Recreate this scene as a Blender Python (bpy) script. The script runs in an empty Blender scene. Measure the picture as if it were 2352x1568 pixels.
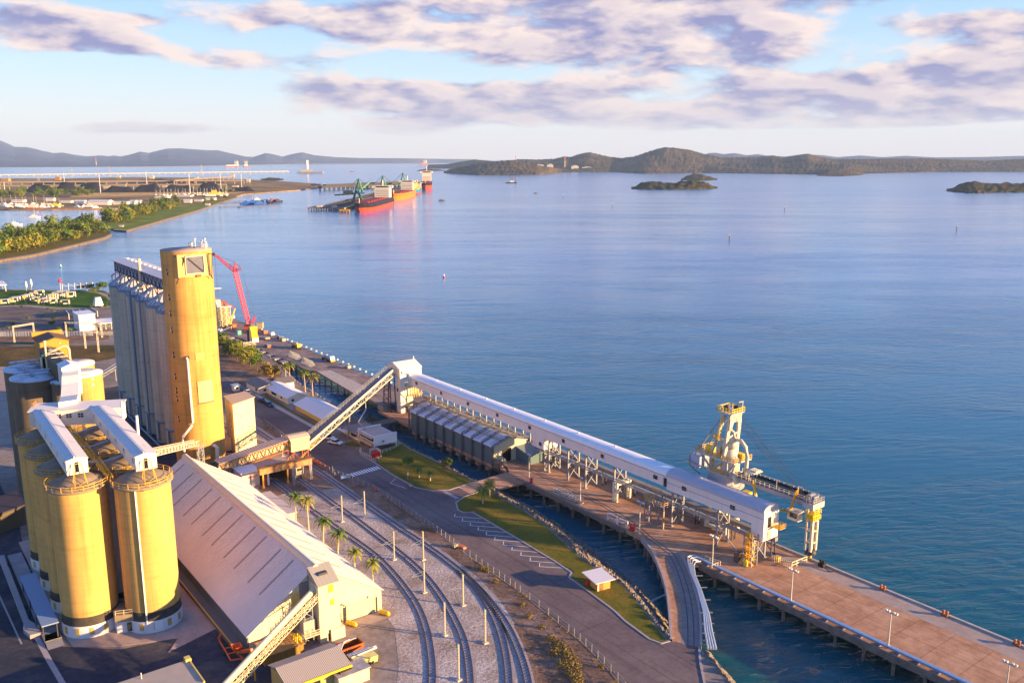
import bpy, bmesh, math, random
from mathutils import Vector, Matrix, noise as mnoise
random.seed(7)
C = bpy.context.scene
COL = C.collection
R = math.radians
# ------------------------------------------------------------------ camera
CZ = 95.0                       # camera height above the wharf apron
cam_d = bpy.data.cameras.new("camera")
cam = bpy.data.objects.new("camera", cam_d); COL.objects.link(cam)
cam_d.sensor_width = 36.0
cam_d.lens = 36.0 * 2010.0 / 2352.0
cam_d.clip_start = 1.0; cam_d.clip_end = 120000.0
PITCH = math.atan((784.1 - 364.5) / 2010.0)
cam.location = (0, 0, CZ)
cam.rotation_euler = (math.pi / 2 - PITCH, 0, 0)
C.camera = cam
# ------------------------------------------------------------------ exposure
C.view_settings.view_transform = 'Standard'
C.view_settings.look = 'None'
C.view_settings.exposure = 1.8
C.view_settings.gamma = 1.0
C.cycles.use_denoising = True
C.cycles.max_bounces = 5
C.cycles.transparent_max_bounces = 6
C.cycles.volume_bounces = 0
C.cycles.sample_clamp_indirect = 4.0
# ------------------------------------------------------------------ sun
SUN_EL = R(9.0)
SUN_AZ = R(104.0)               # clockwise from +Y
sd = Vector((math.sin(SUN_AZ) * math.cos(SUN_EL), math.cos(SUN_AZ) * math.cos(SUN_EL), math.sin(SUN_EL)))
sun_l = bpy.data.lights.new("sun", 'SUN'); sun_l.energy = 5.0; sun_l.angle = R(0.55)
sun_l.color = (1.0, 0.66, 0.30)
sun = bpy.data.objects.new("sun", sun_l); COL.objects.link(sun)
sun.location = sd * 500
sun.rotation_euler = sd.to_track_quat('Z', 'Y').to_euler()
# ------------------------------------------------------------------ node helpers
class NT:
    def __init__(s, tree): s.t = tree; s.n = tree.nodes; s.l = tree.links
    def new(s, typ, **kw):
        nd = s.n.new(typ)
        for k, v in kw.items(): setattr(nd, k, v)
        return nd
    def lk(s, a, b): s.l.new(a, b)
    def put(s, sock, v):
        if isinstance(v, bpy.types.NodeSocket): s.l.new(v, sock)
        elif isinstance(v, (tuple, list)):
            v = tuple(v)
            if sock.type == 'RGBA' and len(v) == 3: v = v + (1.0,)
            sock.default_value = v
        else: sock.default_value = v
    def m(s, op, a, b=0.0, c=None, clamp=False):
        nd = s.new('ShaderNodeMath', operation=op); nd.use_clamp = clamp
        s.put(nd.inputs[0], a); s.put(nd.inputs[1], b)
        if c is not None: s.put(nd.inputs[2], c)
        return nd.outputs[0]
    def vm(s, op, a, b=(0, 0, 0), sc=None):
        nd = s.new('ShaderNodeVectorMath', operation=op)
        s.put(nd.inputs[0], a); s.put(nd.inputs[1], b)
        if sc is not None: s.put(nd.inputs['Scale'], sc)
        return nd.outputs['Value'] if op in ('LENGTH', 'DOT_PRODUCT', 'DISTANCE') else nd.outputs[0]
    def mix(s, f, a, b, bt='MIX'):
        nd = s.new('ShaderNodeMix', data_type='RGBA', blend_type=bt)
        s.put(nd.inputs['Factor'], f); s.put(nd.inputs['A'], a); s.put(nd.inputs['B'], b)
        return nd.outputs['Result']
    def noise(s, vec, scale=1.0, det=3.0, rough=0.55, dist=0.0):
        nd = s.new('ShaderNodeTexNoise')
        s.put(nd.inputs['Vector'], vec); s.put(nd.inputs['Scale'], scale)
        nd.inputs['Detail'].default_value = det; nd.inputs['Roughness'].default_value = rough
        nd.inputs['Distortion'].default_value = dist
        return nd.outputs['Fac']
    def ramp(s, f, stops, interp='LINEAR'):
        nd = s.new('ShaderNodeValToRGB'); nd.color_ramp.interpolation = interp
        e = nd.color_ramp.elements
        while len(e) < len(stops): e.new(0.5)
        for q, (p, c) in zip(e, stops):
            q.position = p; q.color = tuple(c) + (1.0,) if len(c) == 3 else c
        s.put(nd.inputs[0], f)
        return nd.outputs[0]
    def rng(s, v, a, b, c=0.0, d=1.0, smooth=False):
        nd = s.new('ShaderNodeMapRange')
        if smooth: nd.interpolation_type = 'SMOOTHSTEP'
        for i, q in enumerate((v, a, b, c, d)): s.put(nd.inputs[i], q)
        return nd.outputs[0]
    def sep(s, v):
        nd = s.new('ShaderNodeSeparateXYZ'); s.put(nd.inputs[0], v); return nd.outputs
    def comb(s, x, y, z):
        nd = s.new('ShaderNodeCombineXYZ')
        s.put(nd.inputs[0], x); s.put(nd.inputs[1], y); s.put(nd.inputs[2], z); return nd.outputs[0]
# ------------------------------------------------------------------ world: sky and clouds
world = bpy.data.worlds.new("World"); C.world = world; world.use_nodes = True
def make_world():
    w = NT(world.node_tree)
    for nd in list(w.n): w.n.remove(nd)
    out = w.new('ShaderNodeOutputWorld'); bg = w.new('ShaderNodeBackground')
    w.lk(bg.outputs[0], out.inputs[0])
    sky = w.new('ShaderNodeTexSky', sky_type='NISHITA')
    sky.sun_disc = False; sky.sun_elevation = SUN_EL; sky.sun_rotation = SUN_AZ
    sky.air_density = 1.0; sky.dust_density = 0.6; sky.ozone_density = 2.0
    tc = w.new('ShaderNodeTexCoord'); d = tc.outputs['Generated']
    x, y, z = w.sep(d)[:3]
    az = w.m('ARCTAN2', x, y)
    el = w.m('ARCSINE', z)
    elp = w.m('MAXIMUM', el, 0.0)
    # clear-sky tint: Nishita for its light, a pale-to-azure ramp for the hazy evening air
    tint = w.ramp(w.m('MULTIPLY', elp, 1.4), [(0.0, (0.90, 0.83, 0.84)), (0.05, (0.82, 0.83, 0.87)),
                  (0.12, (0.60, 0.78, 0.93)), (0.24, (0.34, 0.60, 0.95)), (0.5, (0.17, 0.42, 1.0)), (1.0, (0.10, 0.27, 0.80))])
    base = w.mix(0.8, w.vm('SCALE', sky.outputs[0], sc=0.07), w.vm('SCALE', tint, sc=0.35))
    # cloud deck seen in perspective
    def dens(azo, elo, det=10.0):
        a = w.m('ADD', az, azo); e = w.m('MAXIMUM', w.m('ADD', el, elo), 0.0)
        v = w.comb(w.m('MULTIPLY', a, 13.0), w.m('MULTIPLY', w.m('POWER', w.m('ADD', e, 0.012), 0.75), 30.0), 3.7)
        n1 = w.noise(v, 1.0, det, 0.53, 0.1)
        n2 = w.noise(w.vm('ADD', v, (7.3, 2.1, 5.0)), 0.42, 2.0, 0.5, 0.0)
        return w.m('ADD', w.m('MULTIPLY', n1, 0.75), w.m('MULTIPLY', n2, 0.25))
    D0 = dens(0.0, 0.0); Da = dens(0.0, 0.0, 4.0); D1 = dens(0.020, 0.009, 4.0)
    # the larger cloud groups: (azimuth, elevation, half widths, weight) in degrees
    BP = [(110, 92, 190, 44, .40), (40, 18, 80, 16, .26), (270, 128, 110, 20, .28), (700, 45, 260, 46, .36), (880, 70, 90, 34, .30), (580, 148, 180, 32, .34), (340, 68, 70, 14, .16),
          (1090, 40, 170, 62, .34), (1350, 45, 260, 58, .38), (1600, 50, 280, 50, .38), (1800, 18, 240, 22, .30), (1520, 140, 360, 36, .38), (900, 214, 240, 30, .36), (1260, 236, 460, 34, .38),
          (1650, 212, 380, 30, .37), (2020, 222, 360, 30, .38), (2260, 165, 180, 50, .42), (2190, 84, 180, 26, .36), (960, 292, 130, 24, .33), (1500, 268, 440, 18, .34), (380, 300, 160, 11, .33), (2230, 278, 240, 14, .33), (1750, 294, 380, 12, .32)]
    BL = []
    for bx, by, bw, bh, wt in BP:   # measured on the photograph, kept as sky directions
        u_, v_ = (bx - 1176) / 2010, (784.1 - by) / 2010
        BL.append((math.degrees(math.atan(u_)), math.degrees(math.atan(v_) - PITCH), math.degrees(bw / 2010), math.degrees(bh / 2010), wt))
    cov = 0.0
    for a0, e0, sa, se, wt in BL:
        dx = w.m('DIVIDE', w.m('SUBTRACT', az, R(a0)), R(sa)); dy = w.m('DIVIDE', w.m('SUBTRACT', el, R(e0)), R(se))
        g = w.m('EXPONENT', w.m('MULTIPLY', w.m('ADD', w.m('MULTIPLY', dx, dx), w.m('MULTIPLY', dy, dy)), -0.9))
        cov = w.m('MULTIPLY_ADD', g, wt, cov)
    high = w.rng(el, R(9), R(22), 0.0, 0.02)
    cov = w.m('ADD', w.m('MINIMUM', cov, 0.355), high)
    q = w.m('ADD', D0, cov)
    alpha = w.rng(q, 0.655, 0.81, 0.0, 1.0, True)
    thick = w.rng(q, 0.70, 0.98, 0.0, 1.0, True)
    slope = w.rng(w.m('SUBTRACT', Da, D1), -0.085, 0.075, 0.0, 1.0)
    lit = w.m('MULTIPLY', slope, w.m('SUBTRACT', 1.25, w.m('MULTIPLY', thick, 0.55)), clamp=True)
    ccol = w.mix(lit, (0.27, 0.275, 0.53), (1.0, 0.82, 0.75))
    low = w.rng(el, R(0.5), R(5.5), 0.6, 0.0)
    ccol = w.mix(low, ccol, (0.62, 0.57, 0.66))
    ccol = w.vm('SCALE', ccol, sc=0.305)
    alpha = w.m('MULTIPLY', alpha, w.rng(el, R(0.3), R(2.6), 0.15, 0.96))
    fin = w.mix(alpha, base, ccol)
    w.put(bg.inputs[0], fin); bg.inputs[1].default_value = 1.0
make_world()
# ------------------------------------------------------------------ site frame (s along the wharf, n towards the sea)
US = Vector((-.603, .798, 0)); UN = Vector((.798, .603, 0))
def S(s, n, z=0.0): return US * s + UN * n + Vector((0, 0, z))
def G(px, py, z=-4.5):          # photo point on a level plane -> world
    x = (px - 1176.0) / 2010.0; y = -(py - 784.1) / 2010.0
    c, s_ = math.cos(PITCH), math.sin(PITCH)
    r = Vector((x, c + y * s_, -s_ + y * c)); t = (z - CZ) / r.z
    return Vector((0, 0, CZ)) + r * t
class Fr:                       # local frame: origin, x axis direction
    def __init__(s, o, x, flip=False):
        s.o = Vector(o); s.x = Vector((x[0], x[1], 0)).normalized()
        s.y = Vector((-s.x.y, s.x.x, 0)) * (-1 if flip else 1)
    def __call__(s, x, y, z=0.0): return s.o + s.x * x + s.y * y + Vector((0, 0, z))
SITE = S
# ------------------------------------------------------------------ mesh builder
class MB:
    def __init__(s, fr=None): s.v = []; s.f = []; s.sm = []; s.fr = fr or (lambda x, y, z=0.0: Vector((x, y, z)))
    def add(s, pts, faces, smooth=False, raw=False):
        b = len(s.v)
        s.v += [Vector(p) for p in pts] if raw else [s.fr(*p) for p in pts]
        for f in faces: s.f.append([b + i for i in f]); s.sm.append(smooth)
        return s
    def box(s, x0, x1, y0, y1, z0, z1):
        p = [(x, y, z) for z in (z0, z1) for y in (y0, y1) for x in (x0, x1)]
        return s.add(p, [(0, 2, 3, 1), (4, 5, 7, 6), (0, 1, 5, 4), (2, 6, 7, 3), (0, 4, 6, 2), (1, 3, 7, 5)])
    def cbox(s, c, sz, rz=0.0):
        h = [q / 2 for q in sz]; cs, sn = math.cos(rz), math.sin(rz); p = []
        for z in (-h[2], h[2]):
            for y in (-h[1], h[1]):
                for x in (-h[0], h[0]): p.append((c[0] + x * cs - y * sn, c[1] + x * sn + y * cs, c[2] + z))
        return s.add(p, [(0, 2, 3, 1), (4, 5, 7, 6), (0, 1, 5, 4), (2, 6, 7, 3), (0, 4, 6, 2), (1, 3, 7, 5)])
    def poly(s, pts, raw=False): return s.add(pts, [tuple(range(len(pts)))], raw=raw)
    def prism(s, pts, z0, z1, top=True, bot=False, raw=False):
        n = len(pts); p = [(a[0], a[1], z0) for a in pts] + [(a[0], a[1], z1) for a in pts]
        f = [(i, (i + 1) % n, n + (i + 1) % n, n + i) for i in range(n)]
        if top: f.append(tuple(range(n, 2 * n)))
        if bot: f.append(tuple(range(n - 1, -1, -1)))
        return s.add(p, f, raw=raw)
    def ext(s, prof, x0, x1, caps=True, smooth=False, closed=True):   # profile (y, z) swept along x
        n = len(prof); p = [(x0, a, b) for a, b in prof] + [(x1, a, b) for a, b in prof]
        m = n if closed else n - 1
        f = [(i, (i + 1) % n, n + (i + 1) % n, n + i) for i in range(m)]
        s.add(p, f, smooth)
        if caps and closed: s.add(p, [tuple(range(n - 1, -1, -1)), tuple(range(n, 2 * n))])
        return s
    def exty(s, prof, y0, y1, caps=True):                            # profile (x, z) swept along y
        n = len(prof); p = [(a, y0, b) for a, b in prof] + [(a, y1, b) for a, b in prof]
        f = [(i, (i + 1) % n, n + (i + 1) % n, n + i) for i in range(n)]
        if caps: f += [tuple(range(n - 1, -1, -1)), tuple(range(n, 2 * n))]
        return s.add(p, f)
    def bar(s, a, b, w=0.2, h=None, raw=False):
        h = h or w
        A = Vector(a) if raw else s.fr(*a); B = Vector(b) if raw else s.fr(*b)
        d = B - A
        if d.length < 1e-6: return s
        d.normalize(); up = Vector((0, 0, 1)) if abs(d.z) < 0.95 else Vector((US.x, US.y, 0))
        sx = d.cross(up).normalized() * (w / 2); sy = sx.cross(d).normalized() * (h / 2)
        p = [A - sx - sy, A + sx - sy, A + sx + sy, A - sx + sy, B - sx - sy, B + sx - sy, B + sx + sy, B - sx + sy]
        return s.add(p, [(0, 1, 2, 3), (7, 6, 5, 4), (0, 4, 5, 1), (1, 5, 6, 2), (2, 6, 7, 3), (3, 7, 4, 0)], raw=True)
    def cyl(s, a, b, r, r2=None, n=12, caps=True, raw=False):
        A = Vector(a) if raw else s.fr(*a); B = Vector(b) if raw else s.fr(*b)
        r2 = r if r2 is None else r2; d = (B - A).normalized()
        up = Vector((0, 0, 1)) if abs(d.z) < 0.95 else Vector((1, 0, 0))
        sx = d.cross(up).normalized(); sy = sx.cross(d)
        p = [A + (sx * math.cos(t) + sy * math.sin(t)) * r for t in [2 * math.pi * i / n for i in range(n)]]
        p += [B + (sx * math.cos(t) + sy * math.sin(t)) * r2 for t in [2 * math.pi * i / n for i in range(n)]]
        s.add(p, [(i, (i + 1) % n, n + (i + 1) % n, n + i) for i in range(n)], True, raw=True)
        if caps: s.add(p, [tuple(range(n - 1, -1, -1)), tuple(range(n, 2 * n))], raw=True)
        return s
    def tube(s, path, r, n=8, raw=False):
        P_ = [Vector(q) if raw else s.fr(*q) for q in path]; rings = []
        for i, q in enumerate(P_):
            d = (P_[min(i + 1, len(P_) - 1)] - P_[max(i - 1, 0)]).normalized()
            up = Vector((0, 0, 1)) if abs(d.z) < 0.98 else Vector((1, 0, 0))
            sx = d.cross(up).normalized(); sy = sx.cross(d)
            rr = r[i] if isinstance(r, (list, tuple)) else r
            rings.append([q + (sx * math.cos(2 * math.pi * k / n) + sy * math.sin(2 * math.pi * k / n)) * rr for k in range(n)])
        p = [q for rg in rings for q in rg]; f = []
        for i in range(len(P_) - 1):
            for k in range(n): f.append((i * n + k, i * n + (k + 1) % n, (i + 1) * n + (k + 1) % n, (i + 1) * n + k))
        s.add(p, f, True, raw=True)
        return s.add(p, [tuple(range(n - 1, -1, -1)), tuple(range((len(P_) - 1) * n, len(P_) * n))], raw=True)
    def lathe(s, c, prof, n=32, a0=0.0, a1=2 * math.pi, smooth=True):
        full = abs(a1 - a0 - 2 * math.pi) < 1e-6; m = n if full else n + 1; p = []
        for r, z in prof:
            for k in range(m):
                t = a0 + (a1 - a0) * k / n
                p.append((c[0] + r * math.cos(t), c[1] + r * math.sin(t), c[2] + z))
        f = []
        for i in range(len(prof) - 1):
            for k in range(n):
                f.append((i * m + k, i * m + (k + 1) % m, (i + 1) * m + (k + 1) % m, (i + 1) * m + k))
        return s.add(p, f, smooth)
    def sphere(s, c, r, n=10, m=6):
        rx, ry, rz = r if isinstance(r, (tuple, list)) else (r, r, r)
        p = []
        for i in range(m + 1):
            t = math.pi * i / m
            for k in range(n):
                a = 2 * math.pi * k / n
                p.append((c[0] + rx * math.sin(t) * math.cos(a), c[1] + ry * math.sin(t) * math.sin(a), c[2] + rz * math.cos(t)))
        f = [(i * n + k, i * n + (k + 1) % n, (i + 1) * n + (k + 1) % n, (i + 1) * n + k) for i in range(m) for k in range(n)]
        return s.add(p, f, True)
    def truss(s, a, b, w, h, nb, t=0.15, side=True, raw=False):      # four chords + zigzag webs from a to b (bottom centre line)
        A = Vector(a) if raw else s.fr(*a); B = Vector(b) if raw else s.fr(*b)
        d = (B - A).normalized(); sx = d.cross(Vector((0, 0, 1))).normalized() * (w / 2)
        up = sx.cross(d).normalized() * h
        if up.z < 0: up = -up
        for o in (sx, -sx):
            s.bar(A + o, B + o, t, raw=True); s.bar(A + o + up, B + o + up, t, raw=True)
            for i in range(nb):
                p = A.lerp(B, i / nb) + o; q = A.lerp(B, (i + 1) / nb) + o
                s.bar(p, p + up, t * .7, raw=True)
                if i % 2: s.bar(p + up, q, t * .7, raw=True)
                else: s.bar(p, q + up, t * .7, raw=True)
        for i in range(nb + 1):
            p = A.lerp(B, i / nb); s.bar(p + sx, p - sx, t * .7, raw=True)
            if side: s.bar(p + sx + up, p - sx + up, t * .7, raw=True)
        return s
    def mast(s, a, b, w, w2, nb, t=0.12, raw=False):                 # square lattice mast / boom
        A = Vector(a) if raw else s.fr(*a); B = Vector(b) if raw else s.fr(*b)
        d = (B - A).normalized(); up = Vector((0, 0, 1)) if abs(d.z) < 0.9 else Vector((US.x, US.y, 0))
        sx = d.cross(up).normalized(); sy = sx.cross(d)
        cs = [(1, 1), (1, -1), (-1, -1), (-1, 1)]
        def pt(i, k):
            ww = (w + (w2 - w) * i / nb) / 2; return A.lerp(B, i / nb) + sx * cs[k][0] * ww + sy * cs[k][1] * ww
        for k in range(4):
            s.bar(pt(0, k), pt(nb, k), t, raw=True)
            for i in range(nb):
                j = (k + 1) % 4
                s.bar(pt(i, k), pt(i, j), t * .6, raw=True)
                s.bar(pt(i, k if i % 2 else j), pt(i + 1, j if i % 2 else k), t * .6, raw=True)
        return s
    def rail(s, path, h=1.1, t=0.07, gap=2.0, mid=True, raw=False):
        P_ = [Vector(q) if raw else s.fr(*q) for q in path]; U_ = Vector((0, 0, 1))
        for a, b in zip(P_, P_[1:]):
            s.bar(a + U_ * h, b + U_ * h, t, raw=True)
            if mid: s.bar(a + U_ * h * .5, b + U_ * h * .5, t, raw=True)
            n = max(1, int((b - a).length / gap))
            for i in range(n + 1):
                q = a.lerp(b, i / n); s.bar(q, q + U_ * h, t, raw=True)
        return s
    def builds(s, name, mat, parent=None):         # one mesh per piece that stands apart
        par = list(range(len(s.v)))
        def fd(a):
            while par[a] != a: par[a] = par[par[a]]; a = par[a]
            return a
        at = {}
        for i, q in enumerate(s.v):
            k = (round(q.x, 2), round(q.y, 2), round(q.z, 2)); par[fd(i)] = fd(at.setdefault(k, i))
        for f in s.f:
            for a in f[1:]: par[fd(a)] = fd(f[0])
        bb = {}
        for i, q in enumerate(s.v):
            r = fd(i); b = bb.setdefault(r, [q.copy(), q.copy()])
            for k in range(3): b[0][k] = min(b[0][k], q[k] - .02); b[1][k] = max(b[1][k], q[k] + .02)
        ks = list(bb)
        for i, a in enumerate(ks):
            for c in ks[:i]:
                if all(bb[a][0][k] <= bb[c][1][k] and bb[c][0][k] <= bb[a][1][k] for k in range(3)): par[fd(a)] = fd(c)
        gr = {}
        for f, m_ in zip(s.f, s.sm): gr.setdefault(fd(f[0]), []).append((f, m_))
        for fs in gr.values():
            o = MB(); ix = {}
            for f, m_ in fs:
                o.f.append([ix.setdefault(a, len(ix)) for a in f]); o.sm.append(m_)
            o.v = [s.v[a] for a in ix]; o.build(name, mat, parent)
    def build(s, name, mat, parent=None, kind=None, label=None, cat=None, group=None):
        me = bpy.data.meshes.new(name)
        if parent is not None: o3 = parent.get('_o', None); org = Vector(o3) if o3 else Vector((0, 0, 0))
        else:
            xs = [q.x for q in s.v]; ys = [q.y for q in s.v]; zs = [q.z for q in s.v]
            org = Vector(((min(xs) + max(xs)) / 2, (min(ys) + max(ys)) / 2, min(zs)))
        me.from_pydata([(q - org)[:] for q in s.v], [], s.f)
        me.polygons.foreach_set('use_smooth', s.sm)
        me.materials.append(mat); me.update()
        o = bpy.data.objects.new(name, me); COL.objects.link(o)
        if parent is not None: o.parent = parent
        else: o.location = org
        ORG[o.name] = org
        if parent is not None or True: o['_o'] = list(org)
        if label: o['label'] = label
        if cat: o['category'] = cat
        if group: o['group'] = group
        if kind: o['kind'] = kind
        return o
ORG = {}
def thing(name, loc, label, cat, group=None):
    o = bpy.data.objects.new(name, None); COL.objects.link(o); o.location = loc; o['_o'] = list(loc)
    o.empty_display_size = 0.5
    o['label'] = label; o['category'] = cat
    if group: o['group'] = group
    return o
def dup(root, loc, rz=0.0, sc=1.0, label=None, group=None):
    r = root.copy(); COL.objects.link(r); r.location = loc; r.rotation_euler = (0, 0, rz)
    r.scale = (sc, sc, sc) if not isinstance(sc, tuple) else sc
    if label: r['label'] = label
    if group: r['group'] = group
    for ch in root.children:
        c = ch.copy(); COL.objects.link(c); c.parent = r
        for g in ch.children:
            q = g.copy(); COL.objects.link(q); q.parent = c
    return r
# ------------------------------------------------------------------ materials
MATS = {}
def mat(name, col, rough=0.8, var=0.0, vs=0.25, streak=0.0, metal=0.0, corr=None, corr_s=1.2, bump=0.0, bs=2.0, dirt=None, spec=0.3, panel=None):
    """procedural Principled material; positions are world metres"""
    if name in MATS: return MATS[name]
    m = bpy.data.materials.new(name); m.use_nodes = True
    t = NT(m.node_tree); b = t.n['Principled BSDF']
    b.inputs['Roughness'].default_value = rough; b.inputs['Metallic'].default_value = metal
    b.inputs['Specular IOR Level'].default_value = spec
    ge = t.new('ShaderNodeNewGeometry'); pos = ge.outputs['Position']
    c = tuple(col) + (1.0,)
    cur = c
    if var:
        n = t.noise(pos, vs, 5.0, 0.6)
        lo = tuple(q * (1 - var) for q in col); hi = tuple(min(1, q * (1 + var)) for q in col)
        cur = t.ramp(n, [(0.3, lo), (0.7, hi)])
    if streak:
        v = t.vm('MULTIPLY', pos, (0.9, 0.9, 0.035))
        n = t.noise(v, 1.0, 5.0, 0.65)
        v2 = t.vm('MULTIPLY', pos, (0.05, 0.05, 0.85)); n2 = t.noise(v2, 1.0, 3.0, 0.6)
        f = t.m('ADD', t.rng(n, 0.45, 0.75, 0.0, streak), t.rng(n2, 0.52, 0.75, 0.0, streak * .45))
        cur = t.mix(f, cur, tuple(q * .32 for q in col))
    if dirt:
        n = t.noise(pos, dirt[1], 6.0, 0.65)
        cur = t.mix(t.rng(n, dirt[2], dirt[2] + 0.16), cur, dirt[0])
    hgt = None
    if corr:
        k = t.vm('DOT_PRODUCT', pos, tuple(corr))
        ph = t.m('MULTIPLY', k, corr_s)
        hgt = t.m('MULTIPLY', t.m('SINE', t.m('MULTIPLY', ph, 6.2832)), 0.5)
        fr = t.m('FRACT', ph)
        cur = t.mix(t.rng(fr, 0.0, 0.12, 0.35, 0.0), cur, tuple(q * .45 for q in col))
    if panel:                       # faint joints between sheets: (direction, spacing)
        k = t.m('FRACT', t.m('DIVIDE', t.vm('DOT_PRODUCT', pos, tuple(panel[0])), panel[1]))
        cur = t.mix(t.m('MULTIPLY', t.m('LESS_THAN', k, panel[2]), panel[3] if len(panel) > 3 else 0.5), cur, tuple(q * .4 for q in col))
    t.put(b.inputs['Base Color'], cur)
    if bump or corr:
        bp = t.new('ShaderNodeBump'); bp.inputs['Distance'].default_value = 0.1
        if corr: bp.inputs['Strength'].default_value = 0.5; t.lk(hgt, bp.inputs['Height'])
        else: bp.inputs['Strength'].default_value = bump; t.lk(t.noise(pos, bs, 5.0, 0.6), bp.inputs['Height'])
        t.lk(bp.outputs[0], b.inputs['Normal'])
    MATS[name] = m
    return m
def leafmat(name, a, b_, c=None):
    if name in MATS: return MATS[name]
    m = bpy.data.materials.new(name); m.use_nodes = True
    t = NT(m.node_tree); b = t.n['Principled BSDF']
    b.inputs['Roughness'].default_value = 0.7; b.inputs['Specular IOR Level'].default_value = 0.2
    ge = t.new('ShaderNodeNewGeometry'); oi = t.new('ShaderNodeObjectInfo')
    n = t.noise(ge.outputs['Position'], 0.45, 3.0, 0.6)
    f = t.m('ADD', t.m('MULTIPLY', n, 0.7), t.m('MULTIPLY', oi.outputs['Random'], 0.5))
    f = t.m('ADD', f, t.m('MULTIPLY', ge.outputs['Random Per Island'], 0.25))
    t.put(b.inputs['Base Color'], t.ramp(f, [(0.35, a), (0.72, b_), (1.0, c or b_)]))
    MATS[name] = m
    return m
WHITE = mat('white_paint', (.66, .62, .64), .55, var=.06, vs=.4, streak=.10)
WALLW = mat('white_wall', (.70, .64, .58), .7, var=.05, vs=.5, streak=.12)
CREAM = mat('cream_cladding', (.66, .56, .36), .65, var=.06, vs=.3, streak=.14)
CONC = mat('silo_concrete', (.60, .345, .10), .85, var=.14, vs=.12, streak=.5, bump=.15, bs=3, panel=((0, 0, 1), 1.5, .06, .22))
CONCT = mat('tower_concrete', (.56, .295, .08), .85, var=.18, vs=.10, streak=.6, bump=.15, bs=3, panel=((0, 0, 1), 1.5, .06, .22))
CONC2 = mat('row_silo_concrete', (.50, .405, .31), .85, var=.10, vs=.12, streak=.5, bump=.15, bs=3, panel=((0, 0, 1), 1.5, .06, .2))
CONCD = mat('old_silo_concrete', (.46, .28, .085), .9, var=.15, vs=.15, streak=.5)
CONCK = mat('shaded_silo_concrete', (.17, .125, .085), .9, var=.2, vs=.15, streak=.6)  # darker base: shade cast by taller neighbours is put into the colour
CAPW = mat('whitewashed_cap', (.50, .52, .60), .8, dirt=((.13, .13, .16), .35, .52))
CONCG = mat('pale_concrete', (.46, .38, .33), .9, var=.15, vs=.6)
STAIN = mat('black_stain', (.06, .05, .04), .95, var=.3, vs=1.0)
DOME = mat('silo_roof_felt', (.20, .15, .11), .9, var=.2, vs=.5)
YELLOW = mat('yellow_handrail_paint', (.62, .33, .03), .6)
SAFE = mat('safety_yellow_paint', (.72, .47, .02), .55)
STEEL = mat('galvanised_steel', (.26, .26, .29), .5, metal=.15, var=.1, vs=.8)
STEELD = mat('dark_steel', (.055, .05, .065), .6)
STEELW = mat('white_steel', (.62, .60, .56), .55)
PIPEB = mat('blue_grey_pipe_paint', (.14, .21, .32), .5)
REDST = mat('red_oxide_steel', (.33, .055, .03), .65)
RUST = mat('rusty_brown_steel', (.24, .11, .045), .85, var=.3, vs=.6)
ORANGE = mat('orange_machine_paint', (.72, .13, .02), .5)
REDP = mat('bright_red_paint', (.55, .02, .025), .5)
PINKR = mat('crane_red_paint', (.60, .06, .10), .5)
GREENP = mat('green_machine_paint', (.02, .17, .08), .5)
BLUEP = mat('blue_paint', (.02, .10, .38), .45)
CYANP = mat('light_blue_paint', (.03, .27, .50), .5)
BLACK = mat('black_rubber', (.012, .012, .014), .7)
GLASS = mat('dark_window_glass', (.02, .025, .03), .08, spec=.6)
SKYL = mat('brown_translucent_sheet', (.31, .245, .23), .6)
ROOFW = mat('shed_roof_sheet', (.60, .53, .50), .55, var=.05, vs=.2, corr=US, corr_s=1.3)
ROOFG = mat('gallery_roof_sheet', (.60, .60, .66), .45, corr=US, corr_s=1.0)
ROOFN = mat('brown_grey_roof_sheet', (.33, .27, .23), .7, var=.1, vs=.4, corr=US, corr_s=1.6)
ROOFC = mat('corrugated_office_roof', (.36, .31, .27), .6, corr=US, corr_s=1.6)
HOUSER = mat('white_house_roof', (.66, .62, .64), .5, corr=US, corr_s=1.3)
DARKR = mat('dark_house_roof', (.16, .13, .13), .7, corr=US, corr_s=1.3)
TEALC = mat('grey_green_cladding', (.085, .135, .155), .7, var=.08, vs=.4, streak=.1, panel=((US.x, US.y, 0), 1.1, .06))
OCHRE = mat('ochre_cladding', (.46, .22, .035), .75, var=.08, vs=.4, streak=.15)
BROWNR = mat('brown_roof_sheet', (.145, .085, .05), .8, var=.1, vs=.5)
OLIVE = mat('dark_olive_cladding', (.10, .075, .045), .8, var=.15, vs=.5)
TIMBER = mat('weathered_timber', (.13, .10, .085), .9, var=.3, vs=1.2)
BRICK = mat('red_brick', (.36, .15, .055), .85, var=.15, vs=2.0)
LITWALL = mat('buff_render', (.60, .44, .12), .8, var=.05, vs=1)
CHROME = mat('bright_pipe_lagging', (.62, .62, .64), .35, metal=.6)
COAL = mat('coal', (.018, .016, .022), .95, var=.4, vs=.05, bump=.4, bs=.3)
TRUNKP = mat('palm_trunk_bark', (.42, .35, .27), .9, streak=.2)
TRUNK = mat('tree_bark', (.12, .085, .06), .9)
PALML = leafmat('palm_leaf', (.045, .085, .012), (.12, .17, .02), (.26, .22, .03))
PALMD = leafmat('dead_palm_leaf', (.22, .12, .03), (.32, .19, .05))
LEAF1 = leafmat('green_leaf', (.022, .055, .010), (.075, .125, .014), (.17, .20, .025))
LEAF2 = leafmat('olive_leaf', (.05, .075, .012), (.13, .15, .015), (.24, .22, .03))
LEAF3 = leafmat('dry_shrub_leaf', (.10, .075, .02), (.22, .15, .03), (.30, .20, .05))
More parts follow.
